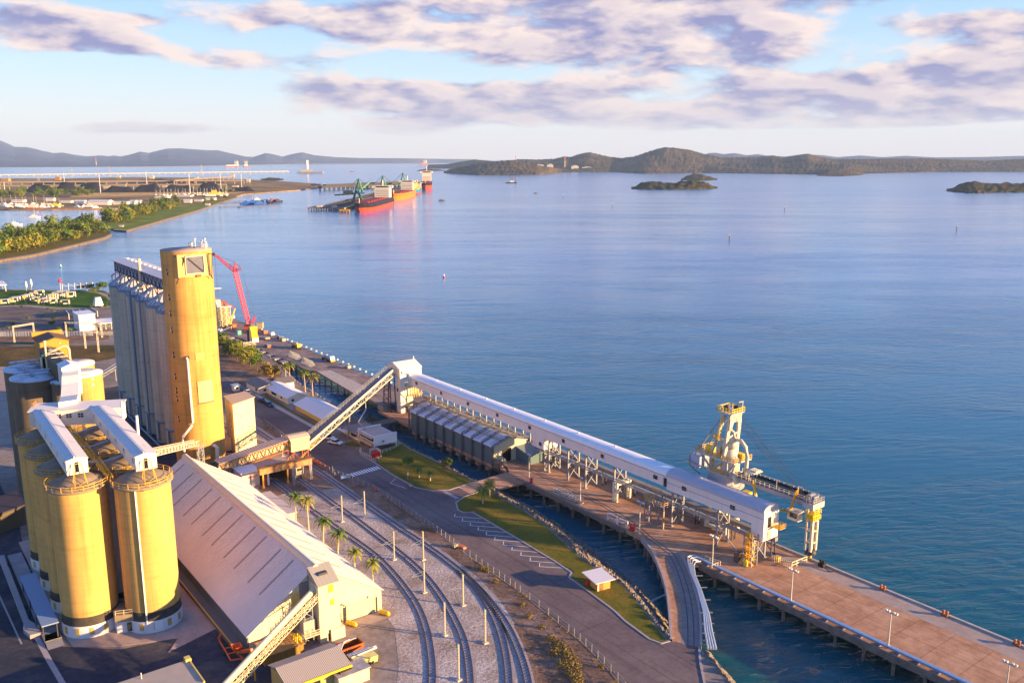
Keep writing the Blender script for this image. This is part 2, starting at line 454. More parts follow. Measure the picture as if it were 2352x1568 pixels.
# ------------------------------------------------------------------ ground materials
def groundmat(name, stops, scale, det=6.0, rough=.95, fine=None, bump=.3, bs=1.5, spec=.1, joints=None):
    m = bpy.data.materials.new(name); m.use_nodes = True
    t = NT(m.node_tree); b = t.n['Principled BSDF']; b.inputs['Roughness'].default_value = rough
    b.inputs['Specular IOR Level'].default_value = spec
    pos = t.new('ShaderNodeNewGeometry').outputs['Position']
    n = t.noise(pos, scale, det, .6, .4); c = t.ramp(n, stops)
    if fine:
        n2 = t.noise(pos, fine[0], 4.0, .7)
        c = t.mix(t.rng(n2, .5 - fine[2], .5 + fine[2], 0, 1), c, t.vm('SCALE', c, sc=fine[1]))
    if joints:
        for dv, sp in ((US, joints[0]), (UN, joints[1])):
            k = t.m('FRACT', t.m('DIVIDE', t.vm('DOT_PRODUCT', pos, tuple(dv)), sp)); c = t.mix(t.m('MULTIPLY', t.m('LESS_THAN', k, .22 / sp), .45), c, t.vm('SCALE', c, sc=.35))
        tr = t.noise(t.comb(t.m('MULTIPLY', t.vm('DOT_PRODUCT', pos, tuple(US)), .012), t.m('MULTIPLY', t.vm('DOT_PRODUCT', pos, tuple(UN)), .7), 0), 1.0, 4.0, .6)
        c = t.mix(t.rng(tr, .52, .70, 0, .5), c, t.vm('SCALE', c, sc=.55))
        st = t.noise(pos, .45, 6.0, .7); c = t.mix(t.rng(st, .62, .72, 0, .55), c, t.vm('SCALE', c, sc=.4))
    t.put(b.inputs['Base Color'], c)
    bp = t.new('ShaderNodeBump'); bp.inputs['Strength'].default_value = bump; bp.inputs['Distance'].default_value = .15
    t.lk(t.noise(pos, bs, 5.0, .6), bp.inputs['Height']); t.lk(bp.outputs[0], b.inputs['Normal'])
    MATS[name] = m
    return m
GROUND = groundmat('yard_ground', [(.3, (.16, .12, .10)), (.5, (.27, .21, .18)), (.7, (.36, .29, .26))], .035, fine=(.6, .72, .1))
BALLAST = groundmat('pale_ballast_dust', [(.30, (.27, .185, .13)), (.44, (.43, .335, .29)), (.68, (.60, .50, .46))], .09, fine=(1.6, .55, .12), bump=1.0, bs=1.4)
DIRT = groundmat('red_brown_dirt', [(.3, (.13, .075, .045)), (.5, (.26, .15, .10)), (.7, (.36, .25, .19))], .12, fine=(1.2, .6, .12), bump=.6)
GRASS = groundmat('mown_grass', [(.3, (.27, .165, .03)), (.48, (.185, .145, .022)), (.7, (.11, .125, .016))], .16, fine=(2.2, .55, .14))
ASPH = groundmat('worn_asphalt', [(.3, (.115, .082, .085)), (.5, (.165, .120, .118)), (.7, (.22, .165, .150))], .06, fine=(.9, .85, .1), bump=.1, joints=(61, 7.0))
ASPHD = groundmat('dark_yard_asphalt', [(.3, (.030, .035, .052)), (.52, (.055, .056, .075)), (.75, (.14, .115, .105))], .09, fine=(.7, .7, .12), bump=.15)  # blue-black shade and warmer lit patches are put into the colour
DECKC = groundmat('wharf_concrete', [(.3, (.33, .165, .09)), (.5, (.47, .25, .15)), (.72, (.58, .34, .21))], .11, fine=(.5, .80, .1), bump=.1, joints=(7.5, 6.0))
DECKO = groundmat('old_wharf_deck', [(.3, (.19, .13, .115)), (.5, (.28, .20, .18)), (.72, (.40, .30, .25))], .15, fine=(.7, .75, .1), bump=.1, joints=(9, 5.0))
SLABC = groundmat('pale_slab', [(.3, (.31, .22, .18)), (.6, (.40, .30, .255))], .2, fine=(.8, .88, .1), bump=.05)
KERB = mat('kerb_concrete', (.33, .28, .28), .9, var=.12, vs=1)
LINE = mat('road_paint_white', (.78, .76, .76), .7)
ROCK = groundmat('revetment_stone', [(.3, (.07, .058, .052)), (.5, (.17, .14, .12)), (.72, (.31, .25, .20))], .8, bump=.5)
SAND = groundmat('bank_stone', [(.3, (.13, .095, .06)), (.6, (.27, .20, .13))], .3, fine=(1.0, .5, .15))
HILLM = groundmat('bush_hills', [(.3, (.035, .034, .026)), (.5, (.10, .075, .046)), (.72, (.20, .125, .07))], .0035, det=10, bump=1.0, bs=.02, fine=(.04, .3, .08))
HILLF = groundmat('far_hills', [(.3, (.030, .058, .145)), (.5, (.052, .082, .165)), (.72, (.13, .13, .17))], .0012, det=8, bump=.6, bs=.006, fine=(.01, .55, .12))  # blue of the distant haze is put into the base colour
FLAT = groundmat('reclaimed_ground', [(.35, (.15, .10, .04)), (.5, (.34, .20, .08)), (.7, (.46, .28, .12))], .008, fine=(.06, .6, .12))
def watermat():
    m = bpy.data.materials.new('sea_water'); m.use_nodes = True
    t = NT(m.node_tree); b = t.n['Principled BSDF']
    pos = t.new('ShaderNodeNewGeometry').outputs['Position']
    b.inputs['IOR'].default_value = 1.33; b.inputs['Specular IOR Level'].default_value = .5
    x, y, z = t.sep(pos)[:3]
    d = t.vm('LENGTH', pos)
    c = t.mix(t.rng(d, 150, 900), (.0005, .064, .072), (.011, .18, .46))  # blue of the reflected sky is put into the colour with distance
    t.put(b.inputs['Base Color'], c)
    ro = t.vm('MULTIPLY', pos, (.93, .37, 0))
    # wind ripples: short crests lying across the breeze
    wv = t.comb(t.m('ADD', t.m('MULTIPLY', x, .10), t.m('MULTIPLY', y, .03)), t.m('SUBTRACT', t.m('MULTIPLY', y, .30), t.m('MULTIPLY', x, .05)), 0.0)
    n1 = t.noise(wv, 1.0, 5.0, .62, .6)
    n2 = t.noise(t.vm('MULTIPLY', pos, (.016, .03, 1)), 1.0, 3.0, .5, .8)
    n3 = t.noise(t.vm('MULTIPLY', pos, (.0012, .006, 1)), 1.0, 4.0, .55, .6)
    h = t.m('ADD', t.m('MULTIPLY', n1, .9), t.m('MULTIPLY', n2, 2.0))
    bp = t.new('ShaderNodeBump'); bp.inputs['Distance'].default_value = 1.0
    n4 = t.noise(t.vm('MULTIPLY', pos, (.0045, .017, 1)), 1.0, 3.0, .55, 1.0); calm = t.m('MULTIPLY', t.rng(n3, .36, .64, .22, 1.1), t.rng(n4, .38, .62, .45, 1.15))
    near = t.rng(d, 200, 4000, 1.0, .55)
    t.put(bp.inputs['Strength'], t.m('MULTIPLY', t.m('MULTIPLY', calm, near), .62)); t.lk(h, bp.inputs['Height'])
    t.lk(bp.outputs[0], b.inputs['Normal'])
    t.put(b.inputs['Roughness'], t.rng(d, 200, 3000, .07, .16))
    return m
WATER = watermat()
# ------------------------------------------------------------------ water, land, wharf
def struct(mb, name, mat_, **kw): return mb.build(name, mat_, kind='structure', **kw)
mb = MB()
def wgrid():
    ys = [-600, -200, 0, 200, 500, 1000, 2000, 4000, 8000, 16000, 32000, 60000]
    mb.add([(-60000, -3000, -4.5), (60000, -3000, -4.5), (60000, 60000, -4.5), (-60000, 60000, -4.5)], [(0, 1, 2, 3)])
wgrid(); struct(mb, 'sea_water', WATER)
def sheet(pts, z, name, mat_, thick=None, zb=None, raw=False):
    m_ = MB(SITE)
    if raw: m_ = MB()
    if thick is None and zb is None: m_.poly([(p[0], p[1], z) for p in pts])
    else: m_.prism([(p[0], p[1]) for p in pts], z - thick if thick else zb, z)
    return struct(m_, name, mat_)
def px(pts, z=0.0): return [tuple(G(a, b, z))[:2] for a, b in pts]
def to_sn(pts): return [(p[0] * US.x + p[1] * US.y, p[0] * UN.x + p[1] * UN.y) for p in pts]
def offs(line, d):              # offset an open polyline sideways
    o = []
    for i, p in enumerate(line):
        a = Vector(line[max(i - 1, 0)][:2]); b = Vector(line[min(i + 1, len(line) - 1)][:2]); t_ = (b - a).normalized()
        o.append((p[0] - t_.y * d, p[1] + t_.x * d))
    return o
def smooth(line, k=3):
    for _ in range(k):
        o = [line[0]]
        for a, b in zip(line, line[1:]):
            o += [(a[0] * .75 + b[0] * .25, a[1] * .75 + b[1] * .25), (a[0] * .25 + b[0] * .75, a[1] * .25 + b[1] * .75)]
        line = o + [line[-1]]
    return line
def strip(line, w, z, name, mat_, h=None, build=True, mb_=None):   # ribbon of width w along a polyline (site coords)
    a, b = offs(line, w / 2), offs(line, -w / 2); m_ = mb_ or MB(SITE); n = len(line)
    p = [(q[0], q[1], z) for q in a] + [(q[0], q[1], z) for q in b]
    m_.add(p, [(i, i + 1, n + i + 1, n + i) for i in range(n - 1)])
    if h:
        p2 = p + [(q[0], q[1], z - h) for q in a] + [(q[0], q[1], z - h) for q in b]
        m_.add(p2, [(i, i + 1, 2 * n + i + 1, 2 * n + i) for i in range(n - 1)] + [(n + i, n + i + 1, 3 * n + i + 1, 3 * n + i) for i in range(n - 1)])
    return struct(m_, name, mat_) if build else m_
SHORE = [(-250, 60), (-60, 78), (30, 96), (60, 106), (82, 114.5), (91, 119.5), (97, 122.5), (102.5, 124.6), (108.3, 122.2), (114.1, 124.2), (122.2, 127.9),
         (131.4, 131.2), (139.5, 132), (146.7, 132.8), (156, 135.1), (167.6, 138.3), (179.8, 140), (191.8, 140.2), (198, 143.2), (205.3, 141.9), (216, 141.5),
         (227.5, 142.2), (244, 141.6), (252, 142.6), (262, 143.5), (290, 144.5), (320, 145), (352, 147.5), (372, 151.5), (389, 155), (405, 157.5), (419, 158), (430, 150), (444, 142), (465, 140), (500, 146), (540, 150), (600, 149),
         (640, 148), (668, 145), (690, 145.5), (703, 134), (709.5, 120), (725.8, 103.5), (740, 84.5), (765, 50), (830, -40), (1000, -400), (400, -900), (-400, -500)]
sheet(SHORE, 0.0, 'ground', GROUND, zb=-7.0)
# harbour-side paved areas
ROADR = [(60, 96), (80, 103), (94.9, 116.1), (99.7, 120.4), (103.6, 124.6), (108.2, 122.0), (108.7, 119.6), (111.5, 118.9), (119.7, 120.1), (124, 121.2), (134.1, 122.6), (141.5, 123.4),
         (143.2, 125.2), (149.4, 126.0), (167.1, 126.7), (186.5, 127.2), (187.6, 125.0), (190.4, 124.9), (195.1, 127.4), (197.4, 131.6), (198, 137), (198.6, 143), (204.7, 142), (204.6, 136), (203.9, 131.3), (206.5, 126.8),
         (211.9, 124.2), (225, 124.1), (238.6, 124.8), (248.6, 125.1), (252, 127.0), (256, 127.2), (259.2, 124.6), (273.7, 125.3), (285, 124.8), (318, 124.5), (360, 124.8), (400, 126), (450, 128), (520, 126)]
ROADL = [(520, 116), (450, 116), (380, 115.5), (314.9, 114.5), (283.6, 112.8), (248.4, 110.2), (234.3, 111.3), (216, 113.9), (206, 113.9), (188, 113.3), (170, 112.2), (148.8, 111), (133, 109.6), (117, 107.8), (104, 104), (85, 97), (60, 88)]
sheet(ROADR + ROADL, 0.05, 'harbour_road', ASPH)
# grass areas
GR1 = [(119.7, 120.3), (124, 121.5), (134.1, 122.9), (141.2, 123.8), (142.9, 126.4), (149.4, 126.5), (167.1, 127.2), (186.7, 127.8), (187.9, 125.6), (190.3, 125.5), (194.6, 127.8), (196.8, 131.8), (197.3, 137), (197, 141.5), (191.8, 139.4), (179.8, 139.2),
       (167.6, 137.6), (156, 134.4), (146.7, 132), (139.5, 131.2), (131.4, 130.6), (122.2, 127.2), (114.1, 123.4), (109.2, 121.6), (109.3, 120.0), (111.5, 119.3)]
sheet(GR1, 0.13, 'parking_verge_grass', GRASS)
GR2 = [(205.2, 141), (205.0, 136), (204.6, 131.6), (207, 127.4), (212.2, 124.8), (225, 124.7), (238, 125.6), (243, 128), (247, 131), (247, 136), (251, 138), (251, 141.6), (244, 140.8), (227.5, 141.2), (216, 140.6)]
sheet(GR2, 0.13, 'office_lawn', GRASS)
sheet([(259.5, 125.2), (262, 126.8), (262, 129.5), (256.5, 129.4), (255.5, 128.2)], 0.13, 'car_bay_grass', GRASS)
sheet([(276, 127.2), (284, 127.1), (312, 127.0), (336, 127.2), (338, 128.6), (320, 128.7), (312, 128.2), (284, 127.8), (276, 128.4)], 0.06, 'house_verge_grass', GRASS)
sheet([(270, 125.4), (285, 125.1), (318, 124.9), (350, 125.2), (350, 126.4), (318, 126.2), (285, 126.3), (270, 126.7)], 0.12, 'footpath', CONCG, thick=.1)
sheet([(243, 125.4), (248.6, 125.6), (251.5, 127.5), (252, 135.5), (251.2, 136.5), (247.2, 136), (247.2, 131), (243, 128)], 0.14, 'office_forecourt', ASPH)
# kerbs beside the road
def kerb(line, nm='kerb'): strip(line, .45, .16, nm, KERB, h=.2)
kerb([(119.7, 120.15), (124, 121.3), (134.1, 122.7), (141.5, 123.5), (143.1, 125.6), (149.4, 126.2), (167.1, 126.9), (186.6, 127.4), (187.7, 125.2), (190.4, 125.1), (195, 127.5), (197.2, 131.6), (197.8, 137), (198, 141)])
kerb([(204.9, 141.5), (204.7, 136), (204.2, 131.4), (206.7, 127), (212, 124.4), (225, 124.3), (238.6, 125.1), (248.6, 125.3)])
kerb([(119.7, 120.15), (111.5, 119.1), (109.0, 119.8), (108.6, 121.9)])
kerb([(103.4, 124.7), (99.5, 120.6), (94.7, 116.2), (80, 103.2)])
kerb([(262, 126.6), (270, 125.1), (285, 124.9), (318, 124.6), (360, 124.9)])
strip([(204.4, 129.5), (197.4, 129.6)], 1.2, .06, 'concrete_dish_drain', KERB)
sheet([(197.9, 134.5), (204.6, 134.5), (205.0, 141.8), (206.1, 153.2), (195.5, 153.2), (196.5, 143.6)], 0.07, 'access_bridge_deck', DECKC, thick=.6)
# parking lines: angled bays
m_ = MB(SITE)
for i in range(11):
    s0 = 188.5 - i * 3.71; n0 = 123.3 + (0.0 if i < 6 else -.05 * (i - 5))
    a, b = (s0 - 1.4, n0 - 1.5), (s0 - 6.9 + (.6 if i == 10 else 0), n0 + 3.5)
    strip([a, b], .16, .056, '', None, build=False, mb_=m_)
    strip([(s0, n0 - .3), a], .16, .056, '', None, build=False, mb_=m_)
struct(m_, 'parking_line_markings', LINE)
m_ = MB(SITE)
for i in range(13):
    n0 = 112.6 + i * .93; strip([(231.0 + i * .1, n0), (234.0 + i * .1, n0 + .1)], .5, .056, '', None, build=False, mb_=m_)
struct(m_, 'crosswalk_markings', LINE)
m_ = MB(SITE)
strip([(222, 123.4), (219.5, 120.2), (213, 121.9)], .13, .056, '', None, build=False, mb_=m_)
struct(m_, 'bay_line_marking', LINE)
# rail yard
RAILY = [(300, 99), (262, 98), (240, 86.5), (215, 84.5), (180, 84.5), (158, 82.5), (146, 80), (134, 74), (112, 60), (80, 50), (84, 84), (104, 94), (120, 98), (132, 102), (147, 106), (165, 108), (185, 110), (205, 110.5), (225, 110), (234, 109.6), (262, 109.5), (300, 110)]
sheet(RAILY, 0.02, 'rail_yard_ballast', BALLAST)
sheet([(232, 108.6), (238.5, 109.3), (248, 109.6), (262, 110), (300, 110.4), (300, 113.2), (283.6, 112.4), (248.4, 109.9), (234.3, 111.0), (216, 113.6), (206, 113.6), (188, 113), (170, 111.8), (148.8, 110.6), (133, 109.3), (117, 107.5), (104, 103.6), (85, 96.6), (60, 87),
       (60, 70), (90, 80), (110, 88), (123, 95), (134, 101.6), (143, 104.6), (155, 107), (170, 108), (190, 108), (210, 108.4), (226, 108.6)], 0.03, 'fence_side_dirt', DIRT)
sheet([(239, 87), (243, 89), (247, 100), (252, 112), (246, 111), (240, 108), (228, 108.4), (225, 106.5), (227, 101), (231, 93), (230, 86)], 0.035, 'service_crossing', DIRT)
TA = smooth([(262, 93.2), (243.8, 93.4), (224.7, 93), (211, 92.8), (190, 93.4), (179.7, 93.5), (172.6, 92.8), (163.3, 91.4), (151.8, 88.9), (143.8, 86), (137.7, 83.2), (128, 78), (118, 71), (105, 60)])
TB = smooth([(262, 100.2), (246, 100.1), (222.6, 99.8), (203.5, 99.8), (189.7, 99.3), (178.7, 99), (164.9, 98), (152.7, 95.5), (141.5, 92), (133.1, 88.8), (122, 82.5), (110, 74)])
TCm = smooth([(420, 107.6), (327, 107.7), (294, 107.6), (282.4, 107.6), (247.7, 107.4), (227.5, 107), (199, 106.3), (192, 106.1), (177.7, 106.3), (162, 105.6), (151, 104.2), (142.8, 102.3), (134.5, 99.9), (127.2, 97.0), (117, 92), (105, 84)])
TD = smooth([(340, 101.3), (308, 100.9), (290, 101.5), (275, 105), (262, 107.3)])
TE = smooth([(160, 105.4), (149, 103.2), (139, 100), (130, 95.8), (121, 90.5), (112, 84)])
RAILM = mat('rail_steel', (.075, .058, .062), .5, metal=.2)
SLEEP = mat('sleeper_ballast', (.34, .28, .29), .95, var=.2, vs=.6, dirt=((.12, .10, .11), 1.1, .54))
def track(line, name):
    bed = strip(line, 2.5, .045, 'rail_track_bed', SLEEP)
    m_ = MB(SITE)
    for o in (-.62, .62):
        l2 = offs(line, o); strip(l2, .22, .20, '', None, h=.17, build=False, mb_=m_)
    struct(m_, 'rail_track', RAILM)
m5 = MB(SITE)
for tline in (TA, TB, TCm, TD, TE):
    track(tline, 'rail_track'); acc = 0.0
    for a, b in zip(tline, tline[1:]):
        L = math.hypot(b[0] - a[0], b[1] - a[1]); d = ((b[0] - a[0]) / L, (b[1] - a[1]) / L); x = acc
        while x < L: p = (a[0] + d[0] * x, a[1] + d[1] * x); m5.bar((p[0] - d[1] * 1.1, p[1] + d[0] * 1.1, .07), (p[0] + d[1] * 1.1, p[1] - d[0] * 1.1, .07), .26, .08); x += .95
        acc = x - L
struct(m5, 'rail_sleepers', mat('sleeper_grey', (.27, .22, .21), .9, var=.3, vs=.9))
# wharf: concrete deck with piles
def wharf_deck(pts, name, mat_, t=.9): return sheet(pts, 0.0 + .03, name, mat_, thick=t)
wharf_deck([(-40, 152.8), (128.6, 152.6), (133.2, 152.2), (145.4, 152.4), (153, 152.8), (290, 154.5), (290, 178), (192, 176.6), (100, 176.6), (-40, 177)], 'wharf_deck', DECKC)
wharf_deck([(290, 160), (300, 159.6), (322, 159), (341, 161.5), (364, 163), (372, 160.4), (393, 161.4), (406, 160.2), (425, 161), (433, 157), (441, 157), (452, 163), (468, 161), (472, 154), (488, 153.5), (498, 160), (560, 160), (560, 181), (524, 180.6), (478, 180.6), (420, 179.6), (358, 178.3), (290, 178)], 'old_wharf_deck', DECKO)
sheet([(-40, 170.2), (139, 170.6), (118, 173.6), (100, 176.0), (-40, 176.3)], .036, 'wharf_apron_strip', SLABC)
m_ = MB(SITE)
m_.box(-40, 140, 176.2, 176.75, .03, .30); m_.box(140, 290, 176.3, 176.8, .03, .3)
struct(m_, 'wharf_edge_kerb', CONCG)
m_ = MB(SITE)
m_.box(-40, 128, 152.6, 153.0, -1.3, .12); m_.box(153, 200, 152.4, 152.8, -1.0, .12)
for k in range(38):
    s0 = -30 + k * 6.4
    if 129 < s0 < 146 or s0 > 212: continue
    m_.cyl((s0, 153.6, -6), (s0, 153.6, -.8), .38, n=8); m_.box(s0 - .55, s0 + .55, 152.5, 154.5, -1.5, -.86)
    m_.cyl((s0, 160, -6), (s0, 160, -.8), .38, n=6)
for k in range(40):
    s0 = 290 + k * 6.4; n0 = 161.2 if s0 < 330 else 162.5
    if s0 > 440: n0 = 164.5
    for q in (n0, n0 + 6): m_.cyl((s0, q, -6), (s0, q, -.8), .35, n=6)
struct(m_, 'wharf_piles', mat('wet_pile_concrete', (.16, .13, .11), .9, var=.3, vs=.6))
# curved causeway
CL = smooth([(146.5, 152.6), (138.9, 148.9), (130.3, 142.7), (123.4, 137.2), (116.5, 130.6), (108.3, 122.2)], 2)
CR = smooth([(133, 152.4), (128.5, 149.1), (119.6, 141.9), (111.4, 134.0), (106.1, 128.1), (103.5, 124.8)], 2)
m_ = MB(SITE); m_.prism(CL + CR[::-1], -.9, 0.034); struct(m_, 'causeway_deck', DECKC)
m_ = MB(SITE)
CM = [((a[0] * .30 + b[0] * .70), (a[1] * .30 + b[1] * .70)) for a, b in zip(CL, CR)]
strip(CM, 3.6, .045, '', None, build=False, mb_=m_); struct(m_, 'causeway_track_bed', mat('causeway_bed', (.24, .175, .16), .95, var=.2, vs=.6))
m_ = MB(SITE)
WT = smooth([(300, 162.3), (200, 160.8), (170, 159.8), (155, 157.4), (146, 154.4)], 2) + CM[2:]
for o in (-.6, .6): strip(offs(WT, o), .22, .06, '', None, build=False, mb_=m_)
struct(m_, 'wharf_rail_track', STEELD)
strip(offs(CL, .2), .5, .45, 'causeway_kerb', KERB, h=1.4); strip(offs(CR, -.2), .5, .45, 'causeway_kerb', KERB, h=1.4)
m_ = MB(SITE)
for a, b in list(zip(CL, CR))[1:-1:2]:
    for f in (.06, .94): m_.cyl((a[0] + (b[0] - a[0]) * f, a[1] + (b[1] - a[1]) * f, -6), (a[0] + (b[0] - a[0]) * f, a[1] + (b[1] - a[1]) * f, -.6), .4, n=8)
struct(m_, 'causeway_piles', MATS['wet_pile_concrete'])
# yard surfaces on the left
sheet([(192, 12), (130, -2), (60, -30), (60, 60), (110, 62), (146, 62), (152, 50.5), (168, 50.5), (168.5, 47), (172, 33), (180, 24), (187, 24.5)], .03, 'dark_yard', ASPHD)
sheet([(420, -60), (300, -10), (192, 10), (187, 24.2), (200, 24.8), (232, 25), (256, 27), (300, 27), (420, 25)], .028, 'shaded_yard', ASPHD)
sheet([(168, 46.6), (173.2, 33), (178.5, 25.6), (187, 24.8), (240, 24.8), (240, 50.3), (168.4, 50.6)], .10, 'silo_apron', SLABC, thick=.08)
sheet([(165, 40), (168.2, 50.3), (190, 50.4), (190, 47), (173, 46)], .11, 'side_slab', SLABC)
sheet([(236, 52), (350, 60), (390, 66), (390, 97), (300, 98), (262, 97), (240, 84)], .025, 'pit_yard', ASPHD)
sheet([(154.4, 83.4), (154.4, 66), (151, 72), (150.6, 82), (153, 84.5)], .05, 'door_apron', SLABC)
# ------------------------------------------------------------------ grain silos
def Zat(px_, py_, Y):           # height of a photo point standing at depth Y
    x = (px_ - 1176.0) / 2010.0; y = -(py_ - 784.1) / 2010.0
    c, s_ = math.cos(PITCH), math.sin(PITCH)
    return CZ + (-s_ + y * c) * Y / (c + y * s_)
GREYB = mat('grey_band_concrete', (.30, .22, .14), .9, streak=.5)
LOUV = mat('buff_louvre', (.42, .30, .10), .7)
def ringrail(mb, c, r, z, n=28, h=1.1, t=.09, a0=0.0, a1=2 * math.pi):
    pts = [(c[0] + r * math.cos(a0 + (a1 - a0) * i / n), c[1] + r * math.sin(a0 + (a1 - a0) * i / n), z) for i in range(n + 1)]
    for hh in (h * .5, h):
        for a, b in zip(pts, pts[1:]): mb.bar((a[0], a[1], z + hh), (b[0], b[1], z + hh), t)
    for p in pts[::2]: mb.bar(p, (p[0], p[1], z + h), t)
    return mb
def curved_box(mb, c, r, a, w, z0, z1, d=.12):      # plate on a cylinder wall, angle a (site frame)
    n = 4; da = w / r / 2; p = []
    for rr in (r - .05, r + d):
        for z in (z0, z1):
            for i in range(n + 1):
                t = a - da + 2 * da * i / n; p.append((c[0] + rr * math.cos(t), c[1] + rr * math.sin(t), z))
    m = n + 1; f = []
    for i in range(n):
        f.append((2 * m + i, 2 * m + i + 1, 3 * m + i + 1, 3 * m + i))
        f.append((m + i, m + i + 1, 3 * m + i + 1, 3 * m + i)); f.append((i, i + 1, 2 * m + i + 1, 2 * m + i))
    f.append((0, m, 3 * m, 2 * m)); f.append((n, m + n, 3 * m + n, 2 * m + n))
    return mb.add(p, f)
HS = 31.3
def front_silo(s, n, label, k, row):
    t = thing('grain_silo', S(s, n), label, 'silo', 'yellow concrete grain silos in the front battery')
    c = (s, n, 0); seg = 56
    MB(SITE).lathe(c, [(5.36, 4.5), (5.36, HS - .5)], seg).build('silo_wall', CONC, t)
    MB(SITE).lathe(c, [(5.55, 0), (5.55, 2.7)], seg).build('white_base_band', WHITE, t)
    MB(SITE).lathe(c, [(5.55, 2.7), (5.42, 2.95), (5.42, 4.3), (5.36, 4.6)], seg).build('stained_ring_beam', STAIN, t)
    for q in range(5): curved_box(MB(SITE), c, 5.55, math.pi + (-.8 + q * .5), .85, .8, 2.3, .07).build('louvre_vent', LOUV, t)
    MB(SITE).lathe(c, [(5.36, HS - .6), (5.95, HS - .3), (5.95, HS), (5.1, HS)], seg).build('walkway_slab', GREYB, t)
    MB(SITE).lathe(c, [(5.15, HS), (5.0, HS + .35), (2.5, HS + 1.7), (.9, HS + 2.1), (0, HS + 2.15)], 40).build('domed_roof', DOME, t)
    ringrail(MB(SITE), c, 5.85, HS, 36).build('yellow_handrail', YELLOW, t)
    return t
FL = [(185.4 + 12.25 * k, 30.6) for k in range(4)]; FRr = [(179.6 + 12.25 * k, 41.5) for k in range(4)]
ordn = ['nearest of the left row of four', 'second from the camera in the left row', 'third from the camera in the left row', 'farthest of the left row, beside the dark silos']
ordr = ['nearest of the right row, with a white ladder line', 'second from the camera in the right row', 'third from the camera in the right row', 'farthest of the right row']
silo_things = []
for k, (s, n) in enumerate(FL): silo_things.append(front_silo(s, n, 'yellow concrete grain silo, ' + ordn[k], k, 0))
for k, (s, n) in enumerate(FRr): silo_things.append(front_silo(s, n, 'yellow concrete grain silo, ' + ordr[k], k, 1))
# ladder line and small things on the nearest right silo
a = 3.64
MB(SITE).bar((179.6 + 5.5 * math.cos(a), 41.5 + 5.5 * math.sin(a), 1), (179.6 + 5.5 * math.cos(a), 41.5 + 5.5 * math.sin(a), HS - .3), .28).build('wall_ladder', STEELW, silo_things[4])
MB(SITE).bar((179.6 + 5.5 * math.cos(a - .3), 41.5 + 5.5 * math.sin(a - .3), 30.7), (179.6 + 5.5 * math.cos(a + .3), 41.5 + 5.5 * math.sin(a + .3), 30.7), .1).build('ladder_bracket', STEELD, silo_things[4])
curved_box(MB(SITE), (179.6, 41.5, 0), 5.55, 3.25, 1.6, .3, 2.5, .1).build('poster_covered_door', mat('white_door_paint', (.72, .70, .70), .6, dirt=((.5, .25, .25), 2.5, .6)), silo_things[4])
# link block between the two front silos
t = thing('link_building', S(180.5, 36), 'low white link block with a small dark window between two yellow silos', 'building')
MB(SITE).prism([(178.6, 33.9), (176.6, 38.2), (181, 39.5), (184, 34)], 0, 2.7).build('wall', WHITE, t)
MB(SITE).prism([(178.3, 33.6), (176.2, 38.4), (181.2, 39.8), (184.2, 34.2)], 2.7, 4.2).build('stained_parapet', GREYB, t)
MB(SITE).rail([(178.3, 33.8, 4.2), (176.4, 38.2, 4.2)], 1.0, .07, 1.4).build('roof_railing', CREAM, t)
m_ = MB(SITE); m_.box(177.2, 177.55, 35.6, 36.9, .5, 2.3); m_.build('window', GLASS, t)
# yellow stairs and bridges among the silo tops
t = thing('silo_top_walkway', S(190, 36, HS), 'yellow steel walkways and stairs linking the front silo tops', 'walkway')
for k in range(4):
    a_ = (FL[k][0] - 1.0, FL[k][1] + 5.6, HS + .1); b_ = (FRr[k][0] + 2.0, FRr[k][1] - 5.5, HS + .1)
    d = Vector((b_[0] - a_[0], b_[1] - a_[1], 0)).normalized(); pr = (-d.y * .5, d.x * .5)
    m_ = MB(SITE); m_.add([(a_[0] + pr[0], a_[1] + pr[1], a_[2]), (a_[0] - pr[0], a_[1] - pr[1], a_[2]), (b_[0] - pr[0], b_[1] - pr[1], b_[2]), (b_[0] + pr[0], b_[1] + pr[1], b_[2])], [(0, 1, 2, 3)])
    m_.build('bridge_plate', STEELD, t)
    m_ = MB(SITE)
    for q in (1, -1): m_.rail([(a_[0] + pr[0] * q, a_[1] + pr[1] * q, a_[2]), (b_[0] + pr[0] * q, b_[1] + pr[1] * q, b_[2])], 1.1, .1, 1.2)
    m_.build('bridge_railing', YELLOW, t)
    m_ = MB(SITE); s0 = FRr[k][0] + 5; n0 = 36.2
    m_.bar((s0, n0, HS), (s0 + 4.5, n0 - 1.0, HS + 2.6), .8, .12)
    for q in (-.5, .5): m_.bar((s0, n0 + q, HS + 1), (s0 + 4.5, n0 - 1 + q, HS + 3.6), .1); m_.bar((s0, n0 + q, HS + .5), (s0 + 4.5, n0 - 1 + q, HS + 3.1), .1)
    for q in range(5): m_.bar((s0 + q, n0 - q * .22 + .5, HS + .6 * q), (s0 + q, n0 - q * .22 + .5, HS + 1 + .6 * q), .09)
    m_.build('stair_flight', YELLOW, t)
m_ = MB(SITE)
for k in range(3):
    m_.lathe((FL[k][0] + 3.1, 36.1, 0), [(2.3, 5), (2.3, HS - 1.2), (0, HS - .9)], 20)
m_.build('star_bin_wall', CONC2, t)
m_ = MB(SITE)
for k in range(3): m_.tube([(FL[k][0] + 4, 31.5, HS + 3.2), (FL[k][0] + 3, 36, HS + 2.2), (FRr[k][0] + 9, 39, HS + 2.6), (FRr[k][0] + 9, 41, HS + 3)], .32, 8)
m_.builds('dust_pipe', STEEL, t)
